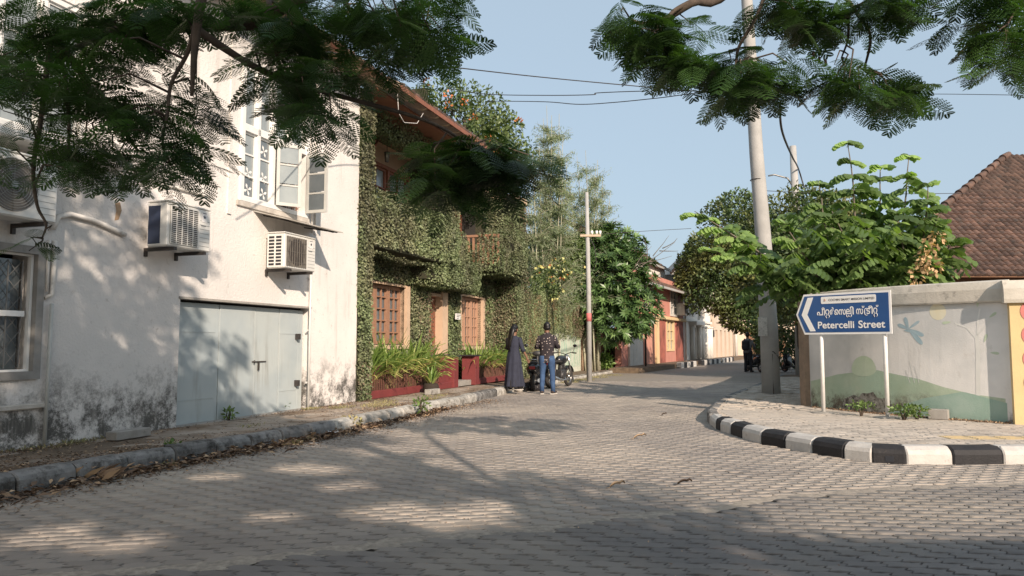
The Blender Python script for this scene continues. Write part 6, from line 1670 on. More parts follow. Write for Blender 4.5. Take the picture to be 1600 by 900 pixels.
def hand(V, E_, Rd, wi, w, d, up, curl=.5):
    """palm, thumb and four fingers grown from wrist vertex wi"""
    w = Vector(w); d = Vector(d).normalized(); s = d.cross(Vector(up)).normalized(); n = s.cross(d)
    V.append(w + d * .05); Rd.append((.030, .018)); p = len(V) - 1; E_.append((wi, p))
    for k, (off, ln) in enumerate(((-.028, .068), (-.010, .078), (.010, .074), (.027, .058))):
        a = w + d * .088 + s * off; V.append(a); Rd.append(.0105); q = len(V) - 1; E_.append((p, q))
        b_ = a + (d * (1 - curl * .3) - n * curl * .5) * ln * .5; V.append(b_); Rd.append(.009); E_.append((q, q + 1))
        V.append(b_ + (d * (1 - curl) - n * curl * 1.1) * ln * .5); Rd.append(.0075); E_.append((q + 1, q + 2))
    a = w + d * .03 - s * .035 - n * .008; V.append(a); Rd.append(.012); q = len(V) - 1; E_.append((p, q)); V.append(a + (d * .8 - s * .5 - n * .4) * .045); Rd.append(.009); E_.append((q, q + 1))
def body(parent, J, hands=(.5, .5)):
    V, E_, Rd = [], [], []
    def a(p, r_, prev=None):
        V.append(Vector(p)); Rd.append(r_); i = len(V) - 1
        if prev is not None: E_.append((prev, i))
        return i
    pel = a(J['pelvis'], (.13, .10)); ch_ = a(J['chest'], (.15, .11), pel); nk = a(J['neck'], .055, ch_); hd = a(J['head'], (.078, .095), nk); a(Vector(J['head']) + Vector((0, 0, .09)), (.06, .075), hd)
    for s in 'lr':
        sh = a(J['sh' + s], .058, ch_); el_ = a(J['el' + s], .042, sh); wr = a(J['wr' + s], .028, el_)
        dv = Vector(J['wr' + s]) - Vector(J['el' + s]); hand(V, E_, Rd, wr, J['wr' + s], dv, (0, 0, 1) if abs(dv.normalized().z) < .8 else (0, 1, 0), hands[0 if s == 'l' else 1])
        hp = a(J['hp' + s], .085, pel); kn = a(J['kn' + s], .058, hp); an = a(J['an' + s], .038, kn); a(J['to' + s], (.042, .028), an)
    return skin_mesh('body', V, E_, Rd, M['skin'], parent, 1)
def head_bits(parent, hd, facing, hair=True, hairz=.0):
    """nose, ears and short hair on a head centred at hd facing unit vector"""
    f = Vector(facing).normalized(); s = Vector((f.y, -f.x, 0)); hd = Vector(hd); m = MB()
    m.tube([hd + f * .085 + Vector((0, 0, .03)), hd + f * .115 + Vector((0, 0, -.01)), hd + f * .09 + Vector((0, 0, -.02))], [.008, .014, .010], 6)
    for q in (-1, 1): m.ball(hd + s * q * .082 + Vector((0, 0, .0)), (.012, .02, .032), 8, 5)
    m.build('face', M['skin'], parent)
    m = MB()
    for q in (-1, 1): m.ball(hd + f * .088 + s * q * .032 + Vector((0, 0, .025)), .011, 8, 5)
    m.tube([hd + f * .092 - s * .025 + Vector((0, 0, -.05)), hd + f * .10 + Vector((0, 0, -.052)), hd + f * .092 + s * .025 + Vector((0, 0, -.05))], .005, 5)
    m.build('eyes', M['hair'], parent)
    m = MB(); m.ball(hd - f * .018 + Vector((0, 0, .052)), (.088, .100, .090), 16, 10); m.ball(hd - f * .045 + Vector((0, 0, .0)), (.088, .075, .085), 14, 8)
    V2 = [Vector(p) + Vector((rnd.uniform(-1, 1), rnd.uniform(-1, 1), rnd.uniform(-1, 1))) * .012 for p in m.v]; m.v = [tuple(p) for p in V2]
    return m.build('hair', M['hair'], parent)
def sleeve(m, pts, rr, n=10): m.tube(pts, rr, n)
shirtm = mat('shirt_dotted', (.018, .014, .018), (.028, .022, .026), 9, .85)
nn_ = shirtm.node_tree; vo = nn_.nodes.new('ShaderNodeTexVoronoi'); vo.inputs['Scale'].default_value = 15; vo.inputs['Randomness'].default_value = .5
gp = nn_.nodes.new('ShaderNodeTexCoord'); nn_.links.new(gp.outputs['Object'], vo.inputs['Vector'])
lt = nn_.nodes.new('ShaderNodeMath'); lt.operation = 'LESS_THAN'; lt.inputs[1].default_value = .20; nn_.links.new(vo.outputs['Distance'], lt.inputs[0])
mx = nn_.nodes.new('ShaderNodeMix'); mx.data_type = 'RGBA'; mx.inputs[7].default_value = (.50, .42, .38, 1); nn_.links.new(lt.outputs[0], mx.inputs[0])
P_ = nn_.nodes['Principled BSDF']; src = P_.inputs['Base Color'].links[0].from_socket; nn_.links.new(src, mx.inputs[6]); nn_.links.new(mx.outputs[2], P_.inputs['Base Color'])

def folded(rings, n=28, amp=0.0, k=7, ph=0):
    """cloth tube: rings = (cx,cy,z,rx,ry,amp)"""
    m = MB(); vs = []
    for i, (cx, cy, z_, rx, ry, am) in enumerate(rings):
        for j in range(n):
            t = 2 * math.pi * j / n; r_ = 1 + am * math.sin(k * t + ph + .5 * math.sin(z_ * 5)) + am * .5 * math.sin(3 * t + z_ * 4)
            vs.append((cx + rx * r_ * math.cos(t), cy + ry * r_ * math.sin(t), z_ + (.012 * math.sin(2 * t + z_) if 0 < i < len(rings) - 1 else 0)))
    fs = [(i * n + j, i * n + (j + 1) % n, (i + 1) * n + (j + 1) % n, (i + 1) * n + j) for i in range(len(rings) - 1) for j in range(n)]
    m.add(vs, fs, True); return m
mp = (*G(855, 616), 0)
man = thing('person', 'man in black dotted shirt and blue jeans, seen from behind beside the motorcycle', 'person', mp, R(-8))
k_ = 1.0
J = dict(pelvis=(0, 0, .96), chest=(0, -.01, 1.28), neck=(0, .0, 1.53), head=(0, .03, 1.66), shl=(-.19, 0, 1.45), shr=(.19, 0, 1.45), ell=(-.26, .03, 1.18), elr=(.27, .05, 1.19), wrl=(-.12, .24, 1.20), wrr=(.16, .28, 1.22),
         hpl=(-.10, 0, .90), hpr=(.10, 0, .90), knl=(-.12, .02, .50), knr=(.13, .03, .50), anl=(-.13, -.02, .09), anr=(.15, -.01, .09), tol=(-.15, .12, .035), tor=(.19, .12, .035))
body(man, J, (.9, .6))
head_bits(man, (0, .03, 1.69), (0, 1, 0))
m = folded([(0, 0, .80, .195, .135, .05), (0, 0, .86, .195, .135, .04), (0, 0, 1.0, .175, .125, .03), (0, -.005, 1.15, .185, .125, .02), (0, -.01, 1.30, .205, .13, .015), (0, -.01, 1.42, .205, .115, .01), (0, 0, 1.49, .15, .09, 0), (0, 0, 1.535, .068, .066, 0), (0, .005, 1.565, .066, .066, 0)])
for s in (-1, 1):
    e = Vector(J['ell'] if s < 0 else J['elr']); wv = Vector(J['wrl'] if s < 0 else J['wrr']); sh = Vector((s * .17, 0, 1.44))
    c1 = sh.lerp(e, .5); c2 = e.lerp(wv, .5); m.tube([sh + Vector((-s * .03, 0, .01)), sh, c1, e + Vector((s * .01, -.01, 0)), c2, wv - (wv - e).normalized() * .03], [.05, .078, .070, .062, .055, .045], 12)
m.build('shirt', shirtm, man)
m = MB()
for s, hp, kn, an in ((-1, 'hpl', 'knl', 'anl'), (1, 'hpr', 'knr', 'anr')):
    h, k2, a2 = Vector(J[hp]), Vector(J[kn]), Vector(J[an])
    m.tube([h + Vector((-s * .01, 0, .06)), h + Vector((0, -.015, -.06)), h.lerp(k2, .5), k2 + Vector((0, 0, .05)), k2 + Vector((0, -.005, -.04)), k2.lerp(a2, .5) + Vector((0, -.025, 0)), a2 + Vector((0, 0, .10)), a2 + Vector((0, .0, -.03))], [(.10, .115), (.108, .118), .088, .070, .069, .066, .056, .060], 14)
m.box(-.14, .14, -.11, .10, .86, 1.0, bev=.04)
m.build('jeans', M['jeans'], man)
def shoe(m, m2, a, t):
    a, t = Vector(a), Vector(t); d = (t - a); d.z = 0; d.normalize(); q = Matrix.Rotation(math.atan2(d.y, d.x), 4, 'Z'); T_ = Matrix.Translation((a.x, a.y, 0)) @ q
    m.box(-.08, .19, -.045, .045, .022, .095, T_, bev=.03); m2.box(-.085, .195, -.048, .048, 0, .024, T_, bev=.008)
m, m2 = MB(), MB(); shoe(m, m2, J['anl'], J['tol']); shoe(m, m2, J['anr'], J['tor']); m.build('shoes', M['shoe'], man); m2.build('soles', M['sole'], man)

wpos = (*G(803, 609.5, .10), .10)
wm = thing('person', 'woman with a long dark ponytail in a long navy dress, seen from behind', 'person', wpos, R(-22))
J = dict(pelvis=(0, 0, .88), chest=(0, 0, 1.16), neck=(0, .01, 1.38), head=(.01, .04, 1.50), shl=(-.16, 0, 1.31), shr=(.165, 0, 1.31), ell=(-.20, .06, 1.06), elr=(.24, .0, 1.04), wrl=(-.10, .24, 1.05), wrr=(.33, .07, .82),
         hpl=(-.085, 0, .84), hpr=(.085, 0, .84), knl=(-.09, .02, .46), knr=(.09, .03, .46), anl=(-.09, -.02, .08), anr=(.10, -.01, .08), tol=(-.12, .10, .03), tor=(.14, .12, .03))
body(wm, J, (.7, .35))
head_bits(wm, (.01, .04, 1.53), (.35, .93, 0))
m = MB(); m.tube([(0, -.04, 1.60), (-.02, -.085, 1.52), (-.04, -.105, 1.40), (-.07, -.12, 1.27), (-.085, -.12, 1.14), (-.09, -.11, 1.03)], [(.075, .05), (.095, .055), (.085, .05), (.08, .04), (.06, .03), (.02, .012)], 12)
for i in range(22):
    a = rnd.uniform(-.07, .05); m.tube([(a * .6, -.06, 1.58), (a, -.12, 1.42), (a - .06, -.145, 1.22), (a - .08 + rnd.uniform(-.03, .03), -.13, rnd.uniform(.98, 1.12))], [.012, .014, .012, .004], 4)
m.build('ponytail', M['hair'], wm)
m = folded([(0, .01, .10, .25, .22, .13), (0, .01, .16, .245, .215, .12), (0, .01, .30, .225, .20, .10), (0, 0, .55, .205, .18, .07), (0, 0, .80, .185, .155, .05), (0, 0, .92, .165, .14, .03), (0, 0, 1.02, .140, .115, .02), (0, 0, 1.12, .155, .12, .01), (0, 0, 1.25, .175, .12, .01), (0, 0, 1.33, .15, .095, 0), (0, .01, 1.385, .06, .06, 0)], 36, k=9)
for s, e, wv in ((-1, J['ell'], J['wrl']), (1, J['elr'], J['wrr'])):
    e, wv, sh = Vector(e), Vector(wv), Vector((s * .145, 0, 1.30)); m.tube([sh + Vector((-s * .03, 0, 0)), sh, sh.lerp(e, .5), e, e.lerp(wv, .28)], [.045, .066, .062, .058, .062], 12)
m.build('dress', M['dress'], wm)
m = folded([(0, .01, .07, .21, .19, .15), (0, .01, .14, .215, .19, .13), (0, .01, .26, .20, .18, .10)], 30, k=11); m.build('trouser_hem', M['cloth_black'], wm)
m, m2 = MB(), MB(); shoe(m, m2, J['anl'], J['tol']); shoe(m, m2, J['anr'], J['tor']); m2.build('sandals', M['sole'], wm); m.build('shoes', M['cloth_black'], wm)

fm = thing('person', 'person with a black backpack and grey shirt standing by the parked scooters', 'person', (*G(1169, 582), 0), R(-40))
J = dict(pelvis=(0, 0, .96), chest=(0, -.01, 1.28), neck=(0, .0, 1.50), head=(0, .03, 1.63), shl=(-.19, 0, 1.42), shr=(.19, 0, 1.42), ell=(-.25, .05, 1.14), elr=(.26, .10, 1.16), wrl=(-.16, .26, 1.08), wrr=(.2, .34, 1.06),
         hpl=(-.10, 0, .90), hpr=(.10, 0, .90), knl=(-.11, .02, .50), knr=(.11, .06, .50), anl=(-.11, -.02, .09), anr=(.13, .03, .09), tol=(-.12, .12, .035), tor=(.15, .15, .035))
body(fm, J); head_bits(fm, (0, .03, 1.66), (0, 1, 0))
m = folded([(0, 0, .88, .185, .13, .03), (0, 0, 1.1, .18, .125, .02), (0, -.01, 1.35, .20, .12, .01), (0, 0, 1.46, .14, .09, 0), (0, 0, 1.51, .065, .065, 0)])
for s, e, wv in ((-1, J['ell'], J['wrl']), (1, J['elr'], J['wrr'])):
    e, wv, sh = Vector(e), Vector(wv), Vector((s * .17, 0, 1.41)); m.tube([sh, sh.lerp(e, .5), e, e.lerp(wv, .9)], [.07, .064, .056, .045], 10)
m.build('shirt', M['cloth_grey'], fm)
m = MB()
for s, hp, kn, an in ((-1, 'hpl', 'knl', 'anl'), (1, 'hpr', 'knr', 'anr')):
    h, k2, a2 = Vector(J[hp]), Vector(J[kn]), Vector(J[an]); m.tube([h + Vector((0, 0, .08)), h, h.lerp(k2, .5), k2, k2.lerp(a2, .5), a2], [.10, .108, .088, .068, .062, .058], 12)
m.build('trousers', M['cloth_black'], fm)
m, m2 = MB(), MB(); shoe(m, m2, J['anl'], J['tol']); shoe(m, m2, J['anr'], J['tor']); m.build('shoes', M['cloth_black'], fm)
bpk = thing('backpack', 'black backpack worn by the person beside the parked scooters', 'backpack', fm.location, R(-40))
m = MB(); m.box(-.16, .16, -.30, -.13, .98, 1.44, bev=.06); m.box(-.12, .12, -.34, -.29, 1.02, 1.22, bev=.025); m.build('bag', M['cloth_black'], bpk)
m = MB()
for s in (-1, 1): m.tube([(s * .12, -.14, 1.40), (s * .13, -.02, 1.50), (s * .13, .12, 1.40), (s * .15, .11, 1.15), (s * .16, -.12, 1.02)], .018, 6)
m.build('straps', M['cloth_black'], bpk)

# ================= TWO-WHEELERS =================
def wheel(t, x_, r_, w_=.05, spokes=5):
    m = MB(); n = 28; k = 8; vs = []
    for i in range(n):
        a = 2 * math.pi * i / n
        for j in range(k):
            q = 2 * math.pi * j / k; rr = r_ - w_ + w_ * math.cos(q); vs.append((x_ + rr * math.cos(a), w_ * 1.0 * math.sin(q), r_ + rr * math.sin(a)))
    m.add(vs, [(i * k + j, ((i + 1) % n) * k + j, ((i + 1) % n) * k + (j + 1) % k, i * k + (j + 1) % k) for i in range(n) for j in range(k)], True)
    o = m.build('wheel', M['rubber'], t)
    m = MB(); R1 = r_ - w_ * 1.9
    m.tube([(x_ + R1 * math.cos(a), 0, r_ + R1 * math.sin(a)) for a in np.linspace(0, 2 * math.pi, 25)], .014, 6, cap=False); m.cyl((x_, -.05, r_), (x_, .05, r_), .045, n=12)
    for i in range(spokes): a = 2 * math.pi * i / spokes; m.tube([(x_, 0, r_), (x_ + R1 * math.cos(a), 0, r_ + R1 * math.sin(a))], .013, 5)
    m.build('rim', M['chrome'], o); return o
def motorcycle(label, loc, rz, group=None):
    t = thing('motorcycle', label, 'motorcycle', loc, rz, group)
    wheel(t, -.64, .30, .062); wheel(t, .66, .30, .048)
    m = MB(); m.tube([(.66, -.09, .30), (.56, -.09, .62), (.46, -.09, .92)], [.022, .025, .028], 8); m.tube([(.66, .09, .30), (.56, .09, .62), (.46, .09, .92)], [.022, .025, .028], 8); m.build('fork', M['chrome'], t)
    m = MB(); m.tube([(.40, -.36, 1.0), (.42, -.2, 1.02), (.46, 0, .96), (.42, .2, 1.02), (.40, .36, 1.0)], .014, 6)
    m.build('handlebar', M['metal_dark'], t)
    m = MB(); m.cyl((.40, -.38, 1.0), (.41, -.26, 1.01), .020); m.cyl((.40, .38, 1.0), (.41, .26, 1.01), .020); m.build('grips', M['rubber'], t)
    for s in (-1, 1):
        m = MB(); m.tube([(.42, s * .25, 1.02), (.42, s * .30, 1.12), (.40, s * .33, 1.2)], .007, 5); m.ball((.39, s * .34, 1.22), (.02, .07, .045), 12, 7); m.build('mirror', M['bike_black'], t)
    m = MB(); m.ball((.53, 0, .86), (.09, .10, .10), 14, 9); m.build('headlight', M['chrome'], t)
    m = MB(); m.ball((.14, 0, .80), (.30, .15, .14), 16, 10); m.build('fuel_tank', M['bike_black'], t)
    m = MB(); m.box(-.58, .0, -.12, .12, .72, .80, bev=.035); m.box(-.66, -.40, -.10, .10, .78, .84, bev=.03); m.build('seat', M['rubber'], t)
    m = MB(); m.box(-.12, .22, -.13, .13, .28, .52, bev=.03); m.cyl((.10, 0, .48), (.17, 0, .68), .085, n=14)
    for i in range(5): z_ = .50 + i * .035; m.box(.04 + i * .008, .22 + i * .008, -.10, .10, z_, z_ + .01)
    m.cyl((-.02, -.17, .36), (-.02, .17, .36), .095, n=16); m.build('engine', M['bike_dark'], t)
    m = MB(); m.tube([(.46, 0, .86), (.30, 0, .66), (.24, 0, .30), (-.2, 0, .28), (-.64, .09, .30)], .022, 6); m.tube([(.40, 0, .82), (-.1, 0, .68), (-.62, 0, .76)], .020, 6); m.tube([(-.64, -.10, .30), (-.2, -.1, .34)], .022, 6)
    for s in (-1, 1): m.tube([(-.62, s * .12, .32), (-.50, s * .12, .70)], [.035, .028], 8)
    m.build('frame', M['metal_dark'], t)
    m = MB(); m.tube([(.18, -.08, .38), (.10, -.15, .22), (-.2, -.17, .22), (-.75, -.19, .32)], [.022, .024, .035, .045], 10); m.build('exhaust', M['chrome'], t)
    m = MB()
    for a in np.linspace(.35, 2.5, 9)[:-1]:
        b_ = a + .30; q = lambda u, y_, rr: (.66 + rr * math.cos(u), y_, .30 + rr * math.sin(u)); m.add([q(a, -.06, .33), q(a, .06, .33), q(b_, .06, .33), q(b_, -.06, .33)], [(0, 1, 2, 3)])
        q2_ = lambda u, y_, rr: (-.64 + rr * math.cos(u), y_, .32 + rr * math.sin(u)); m.add([q2_(a + .2, -.08, .35), q2_(a + .2, .08, .35), q2_(b_ + .2, .08, .35), q2_(b_ + .2, -.08, .35)], [(0, 1, 2, 3)])
    h_ = len(m.f) // 2; m.build('mudguards', M['bike_black'], t)['kind'] = 'stuff'
    m = MB(); m.box(-.78, -.72, -.05, .05, .68, .75, bev=.012); m.build('tail_light', M['bike_red'], t)
    MB().box(-.80, -.79, -.09, .09, .46, .60).build('number_plate', M['paper_white'], t)
    m = MB(); m.box(-.62, -.22, .13, .26, .40, .68, bev=.04); m.build('saddlebag', M['cloth_black'], t)
    return t
def scooter(label, loc, rz, mt='bike_black', group=None):
    t = thing('scooter', label, 'scooter', loc, rz, group)
    wheel(t, -.58, .24, .055, 3); wheel(t, .62, .24, .05, 3)
    m = MB(); m.tube([(-.05, 0, .42), (-.28, 0, .56), (-.58, 0, .62), (-.86, 0, .66)], [(.13, .14), (.20, .19), (.20, .17), (.08, .07)], 14); m.build('rear_body', M[mt], t)
    m = MB(); m.box(-.1, .36, -.17, .17, .22, .29, bev=.02); m.build('floorboard', M['bike_dark'], t)
    m = MB(); m.add([(.36, -.20, .28), (.36, .20, .28), (.46, .24, .62), (.46, -.24, .62), (.50, .13, .92), (.50, -.13, .92)] + [(.42, -.18, .26), (.42, .18, .26), (.53, .20, .62), (.53, -.20, .62), (.56, .10, .92), (.56, -.10, .92)],
                    [(0, 3, 2, 1), (3, 5, 4, 2), (6, 7, 8, 9), (9, 8, 10, 11), (0, 6, 9, 3), (3, 9, 11, 5), (1, 2, 8, 7), (2, 4, 10, 8), (5, 11, 10, 4), (0, 1, 7, 6)], True); m.build('front_apron', M[mt], t)
    m = MB(); m.box(-.80, -.08, -.13, .13, .70, .80, bev=.04); m.build('seat', M['rubber'], t)
    m = MB(); m.tube([(.50, 0, .60), (.48, 0, .98)], .03, 8); m.tube([(.40, -.34, 1.0), (.47, -.15, 1.02), (.47, .15, 1.02), (.40, .34, 1.0)], .016, 6); m.ball((.50, 0, 1.0), (.09, .15, .08), 14, 8); m.build('handlebar', M['bike_dark'], t)
    for s in (-1, 1):
        m = MB(); m.tube([(.44, s * .22, 1.03), (.42, s * .30, 1.2)], .007, 5); m.ball((.41, s * .32, 1.23), (.02, .06, .045), 12, 7); m.build('mirror', M['bike_black'], t)
    m = MB(); m.ball((.60, 0, .30), (.22, .08, .20), 14, 8); m.build('front_mudguard', M[mt], t)
    m = MB(); m.ball((.60, 0, .97), (.03, .07, .05), 12, 7); m.build('headlight', M['lamp_glass'], t)
    m = MB(); m.box(-.92, -.88, -.08, .08, .60, .68, bev=.015); m.build('tail_light', M['bike_red'], t)
    m = MB(); m.tube([(-.2, -.16, .22), (-.75, -.18, .30)], [.04, .055], 10); m.build('exhaust', M['chrome'], t)
    m = MB(); m.tube([(.0, .1, .2), (-.05, .24, .0)], .012, 5); m.build('side_stand', M['chrome'], t)
    m = MB(); m.tube([(-.70, -.12, .82), (-.95, -.11, .86), (-.95, .11, .86), (-.70, .12, .82)], .013, 6); m.build('grab_rail', M['chrome'], t)
    return t
motorcycle('black motorcycle parked at the kerb on the right of the man in jeans', (*G(874, 605)[:2], 0), R(62))
scooter('black round-backed scooter half hidden on the left of the man in jeans', (.66, 20.6, .0), R(82))
scooter('dark scooter beside the person with the backpack', (11.0, 33.6, 0), R(100), group='scooters parked in the shade')
scooter('dark scooter behind the big concrete pole, in deep shade', (12.6, 33.0, 0), R(110), group='scooters parked in the shade')
scooter('dark scooter farthest right in the row, beside the pole with the pink band', (12.5, 30.6, 0), R(120), group='scooters parked in the shade')
# things on the ground near the two people
hl = thing('helmet', 'pale round helmet lying at the kerb by the woman', 'helmet', (*G(813, 612), .0), R(20)); MB().ball((0, 0, .12), (.15, .12, .13), 16, 10).build('shell', M['ac_white'], hl); m = MB(); m.ball((.05, -.03, .11), (.12, .11, .09), 14, 8); m.build('visor', M['bike_black'], hl)
bg_ = thing('duffel_bag', 'black bag lying on the road edge between the woman and the man', 'bag', (*G(833, 611), 0), R(4)); m = MB(); m.tube([(-.26, 0, .11), (-.22, 0, .12), (.0, .01, .13), (.22, 0, .12), (.27, 0, .11)], [.06, .11, .125, .11, .05], 14); m.build('body', M['cloth_black'], bg_)
m = MB(); m.tube([(-.14, -.05, .22), (-.05, -.10, .30), (.08, -.09, .29), (.14, -.04, .22)], .012, 6); m.tube([(-.1, -.12, .1), (-.1, 0, .25), (-.1, .12, .1)], .013, 5); m.tube([(.1, -.12, .1), (.1, 0, .25), (.1, .12, .1)], .013, 5); m.build('straps', M['metal_grey'], bg_)

# ================= LEAF LITTER, GRASS, PAPER =================
def litter(name, label, n, fs, fy, L, mt='dry_leaf', z0=.008, pile=0.0):
    P, Dr, Nr = [], [], []
    for i in range(n):
        s, y_ = fs(), 0; y_ = fy(s); p = F1.w(s, y_, 0); base_z = z0 if y_ < left_y(s) else .172
        P.append((p.x, p.y, base_z + rnd.random() ** 2 * pile)); a = rnd.uniform(0, 6.28); Dr.append((math.cos(a), math.sin(a), rnd.gauss(0, .28))); Nr.append((rnd.gauss(0, .45), rnd.gauss(0, .45), 1))
    l = L * rng.uniform(.5, 1.4, n); V = leaf_quads(np.array(P), np.array(Dr), norm(np.array(Nr)), l, l * .36, fold=.35)
    o = np_mesh(name, V, quads(n), M[mt], None, var=np.repeat(rng.random(n), 4)); tag(o, label, 'leaf litter', kind='stuff'); return o
def clump_s():
    c = rnd.choice([(-2.6, .5, 2), (-1.9, .5, 3), (-1.0, .6, 4), (.0, .6, 4), (.9, .45, 5), (1.5, .5, 6), (2.2, .3, 2), (-3.6, .5, 2), (3.4, .4, 1), (5.2, .5, 1), (-.4, .6, 3), (4.3, .3, 1)])
    return rnd.gauss(c[0], c[1])
litter('leaf_litter', 'drift of dry brown leaves along the foot of the left kerb', 2300, clump_s, lambda s: left_y(s) - .03 - abs(rnd.gauss(0, .15 if s < 2.5 else .10)), .085, pile=.06)
litter('leaf_litter', 'small leaf crumbs and grit scattered beside the left kerb', 5200, lambda: rnd.uniform(-5, 8), lambda s: left_y(s) - .02 - abs(rnd.gauss(0, .30)), .030, z0=.004)
litter('leaf_litter', 'leaf crumbs and dirt scattered over the left pavement', 5200, lambda: rnd.choice([rnd.gauss(-3, 1.2), rnd.gauss(-3, 1.2), rnd.uniform(-4.5, 9), rnd.gauss(3.8, .9)]), lambda s: rnd.choice([rnd.uniform(left_y(s) + .17, -.03), min(-.03, left_y(s) + .17 + abs(rnd.gauss(0, .25))), min(-.02, -.02 - abs(rnd.gauss(0, .15)))]), .034)
# grass and moss tufts on the pavement and kerb
def tufts(label, spots, L):
    P, Dr, Nr = [], [], []
    for (s, y_, r_, n) in spots:
        for i in range(n):
            a, q = rnd.uniform(0, 6.28), r_ * rnd.random() ** .6; p = F1.w(s + q * math.cos(a) * 1.6, y_ + q * math.sin(a), 0); z_ = .165 if y_ > left_y(s) else .0
            P.append((p.x, p.y, z_)); Dr.append((rnd.gauss(0, .6), rnd.gauss(0, .6), 1)); Nr.append((rnd.gauss(0, 1), rnd.gauss(0, 1), .2))
    n = len(P); l = L * rng.uniform(.4, 1.3, n); V = leaf_quads(np.array(P), np.array(Dr), np.array(Nr), l, l * .16, droop=.2)
    o = np_mesh('grass_tufts', V, quads(n), M['grass_dry'], None, var=np.repeat(rng.random(n), 4)); tag(o, label, 'grass', kind='stuff')
tufts('thin dry grass tufts growing between the slabs of the left pavement', [(3.9, -.9, .30, 420), (3.3, -.5, .2, 160), (4.6, -.6, .25, 200), (2.9, -.15, .15, 140), (5.6, -1.1, .2, 120), (-2.0, -.06, .3, 260), (-1.5, -.05, .2, 200), (-3.2, -.08, .35, 240), (6.4, -.9, .2, 120), (.4, -.9, .15, 60)], .06)
tufts('green moss and grass in the joints of the left kerb', [(.15, -1.72, .12, 180), (.55, -1.70, .10, 120), (-1.7, -1.52, .06, 60), (15.8, -1.3, .4, 500), (17.5, -1.35, .5, 600), (19.5, -1.4, .5, 500), (21.5, -1.5, .6, 400)], .07)
n = 2600; P = []
for i in range(n):
    px = rnd.uniform(1270, 1572); p, nn2 = wall_hit(px); nn2 = nn2 if nn2.y < 0 else -nn2; q = p + nn2 * (.01 + abs(rnd.gauss(0, .07))); P.append((q.x, q.y, .166))
V = leaf_quads(np.array(P), np.c_[rng.normal(0, 1, (n, 2)), rng.uniform(.0, .7, n)], norm(rng.normal(size=(n, 3)) * .6 + np.array([0, 0, 1])), rng.uniform(.015, .05, n), .014)
o = np_mesh('leaf_litter', V, quads(n), M['dry_leaf'], None, var=np.repeat(rng.random(n), 4)); tag(o, 'brown crumbs and soil gathered along the foot of the mural wall', 'leaf litter', kind='stuff')
def curl_leaf(label, px, py, L, rz, mt='dry_leaf', pale=.9):
    t = MB(); n = 7; vs = []
    for i in range(n):
        u = i / (n - 1); w_ = L * .20 * math.sin(math.pi * (u * .92 + .04)); zc = .012 + .035 * L / .15 * math.sin(math.pi * u) + .03 * (u > .8) * L / .15
        for k in (-1, 0, 1): vs.append((u * L - L / 2, k * w_, zc + (0.018 * abs(k))))
    t.add(vs, [(3 * i + k, 3 * i + k + 3, 3 * i + k + 4, 3 * i + k + 1) for i in range(n - 1) for k in (0, 1)], True); t.tube([(-L / 2, 0, .012), (-L * .75, .01, .006)], .003, 4)
    o = t.build('fallen_leaf', M[mt], None, (*G(px, py), .003), rz); o.data.attributes['var'].data.foreach_set('value', np.full(len(o.data.vertices), pale, np.float32)); tag(o, label, 'leaf', 'fallen leaves lying on the road'); return o
curl_leaf('pale curled leaf on the sunlit road, toward the striped kerb', 1000, 687, .17, .1)
curl_leaf('pale curled leaf at the edge of the tree shadow', 965, 764, .14, .2)
curl_leaf('dark curled leaf lying right of the pale one at the shadow edge', 1070, 760, .13, -.1, pale=.0)
curl_leaf('small brown leaf lying near the left kerb in the sun', 455, 709, .14, .3, pale=.3)
curl_leaf('small dark leaf in the far road shadow', 1038, 650, .10, .2, pale=.0)
# crumpled white paper by the kerb, dried palm sheath on the litter
m = MB(); n_ = 9; vs = []
for i in range(n_):
    for j in range(5): vs.append(((i / 8 - .5) * .42, (j / 4 - .5) * .16, .02 + .05 * abs(math.sin(i * 2.1 + j * 1.7)) * (1 - i / 12)))
m.add(vs, [(5 * i + j, 5 * i + 5 + j, 5 * i + 6 + j, 5 * i + 1 + j) for i in range(n_ - 1) for j in range(4)])
tag(m.build('paper_scrap', M['paper_white'], None, (*G(508, 680), .01), .35), 'crumpled white paper scrap on leaves at the left kerb', 'paper')
ps = thing('dry_leaf_bunch', 'bunch of long pale brown dry leaves leaning at the left kerb', 'dry leaves', (*G(140, 752), .01)); V, vr = [], []
for i in range(26):
    a = rnd.uniform(-.6, 1.1); l = rnd.uniform(.14, .30); b0 = np.array([rnd.uniform(-.35, .25), rnd.uniform(-.06, .08), rnd.uniform(.0, .04)]); V.append(leaf_quads(b0[None], np.array([[math.cos(a), math.sin(a) * .4, rnd.uniform(.05, .7)]]), norm(rng.normal(size=(1, 3)) + np.array([0, -.5, .8])), l, l * .22, .3)); vr += [rnd.random()] * 4
np_mesh('leaves', np.concatenate(V), quads(26), M['dry_leaf'], ps, var=vr)['kind'] = 'stuff'
n = 900; X = rng.uniform(-5, 8, n); Y = 3.6 + 12 * rng.random(n) ** 1.6; k = (np.abs(X) < Y * .75) & on_road(X, Y); X, Y = X[k], Y[k]; n = len(X)
V = leaf_quads(np.c_[X, Y, np.full(n, .004)], np.c_[rng.normal(size=(n, 2)), rng.uniform(0, .2, n)], norm(rng.normal(size=(n, 3)) * .3 + np.array([0, 0, 1])), rng.uniform(.008, .028, n), .010)
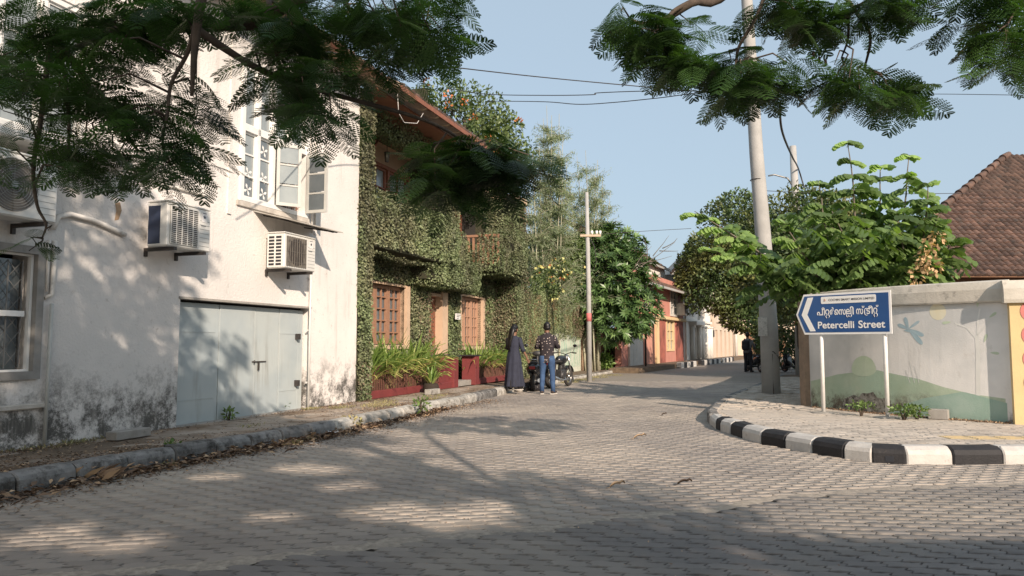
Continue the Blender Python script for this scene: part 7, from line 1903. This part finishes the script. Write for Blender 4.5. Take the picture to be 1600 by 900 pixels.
o = np_mesh('grit', V, quads(n), M['dry_leaf'], None, var=np.repeat(rng.random(n), 4)); tag(o, 'tiny dry flecks and petals scattered over the road paving', 'litter', kind='stuff')
# ================= WHAT STANDS BEHIND THE VIEWER AND CASTS THE SHADE =================
bh = thing('house_behind', 'plain house behind the viewer whose roof edge shades the near road', 'house', (5.8, -4.2, 0), 0)
m = MB(); m.box(0, 22, -8, 0, -.1, 4.35); m.build('wall', M['house_cream'], bh)
m = MB(); m.box(-.3, 22.3, -8.3, .3, 4.35, 4.5); m.build('roof', M['roof_tile'], bh)
el = [(-.8, -.3, 6.9, 1.7, 1.4, 1.0), (1.4, -4.8, 6.4, 1.9, 1.8, 1.2), (1.2, -3.2, 6.2, 1.9, 1.8, 1.2), (2.2, -8.4, 7.4, 4.6, 3.0, 2.2), (1.6, -6.2, 5.7, 2.4, 2.0, 1.5), (-.8, -5.6, 5.9, 1.8, 1.8, 1.3), (4.6, -6.4, 5.6, 2.2, 2.0, 1.6), (-.4, -1.9, 6.3, 1.4, 1.4, 1.0)]
el = [(a - o0.x, b - o0.y, c, d, e, f) for a, b, c, d, e, f in el]
V, k = crown_leaves(el, 52000, .20, .13, shell=.15, gaps=.74, gapf=1.7, seed=14)
# openings cut in the unseen crown to drop sun patches on chosen road spots
C4 = V.reshape(-1, 4, 3).mean(1) + np.array(o0); kk = C4[:, 2] / math.tan(ELEV); LX, LY = C4[:, 0] - SUN.x * kk, C4[:, 1] - SUN.y * kk
keep = np.ones(len(C4), bool)
for (px, py, r_) in ((60, 840, .36), (180, 848, .34), (110, 822, .22), (430, 808, .25), (610, 800, .4), (700, 812, .38), (770, 795, .4), (480, 733, .4), (610, 702, .5), (700, 690, .6), (800, 720, .8), (540, 760, .3), (330, 745, .3)):
    gx, gy = G(px, py); keep &= ((LX - gx) / 1.25) ** 2 + (LY - gy) ** 2 > (r_ * rng.uniform(.7, 1.15, len(C4))) ** 2
V = V.reshape(-1, 4, 3)[keep].reshape(-1, 3); k = int(keep.sum())
o = np_mesh('foliage', V, quads(k), M['canopy_far'], ot, var=np.repeat(rng.random(k), 4)); o['kind'] = 'stuff'
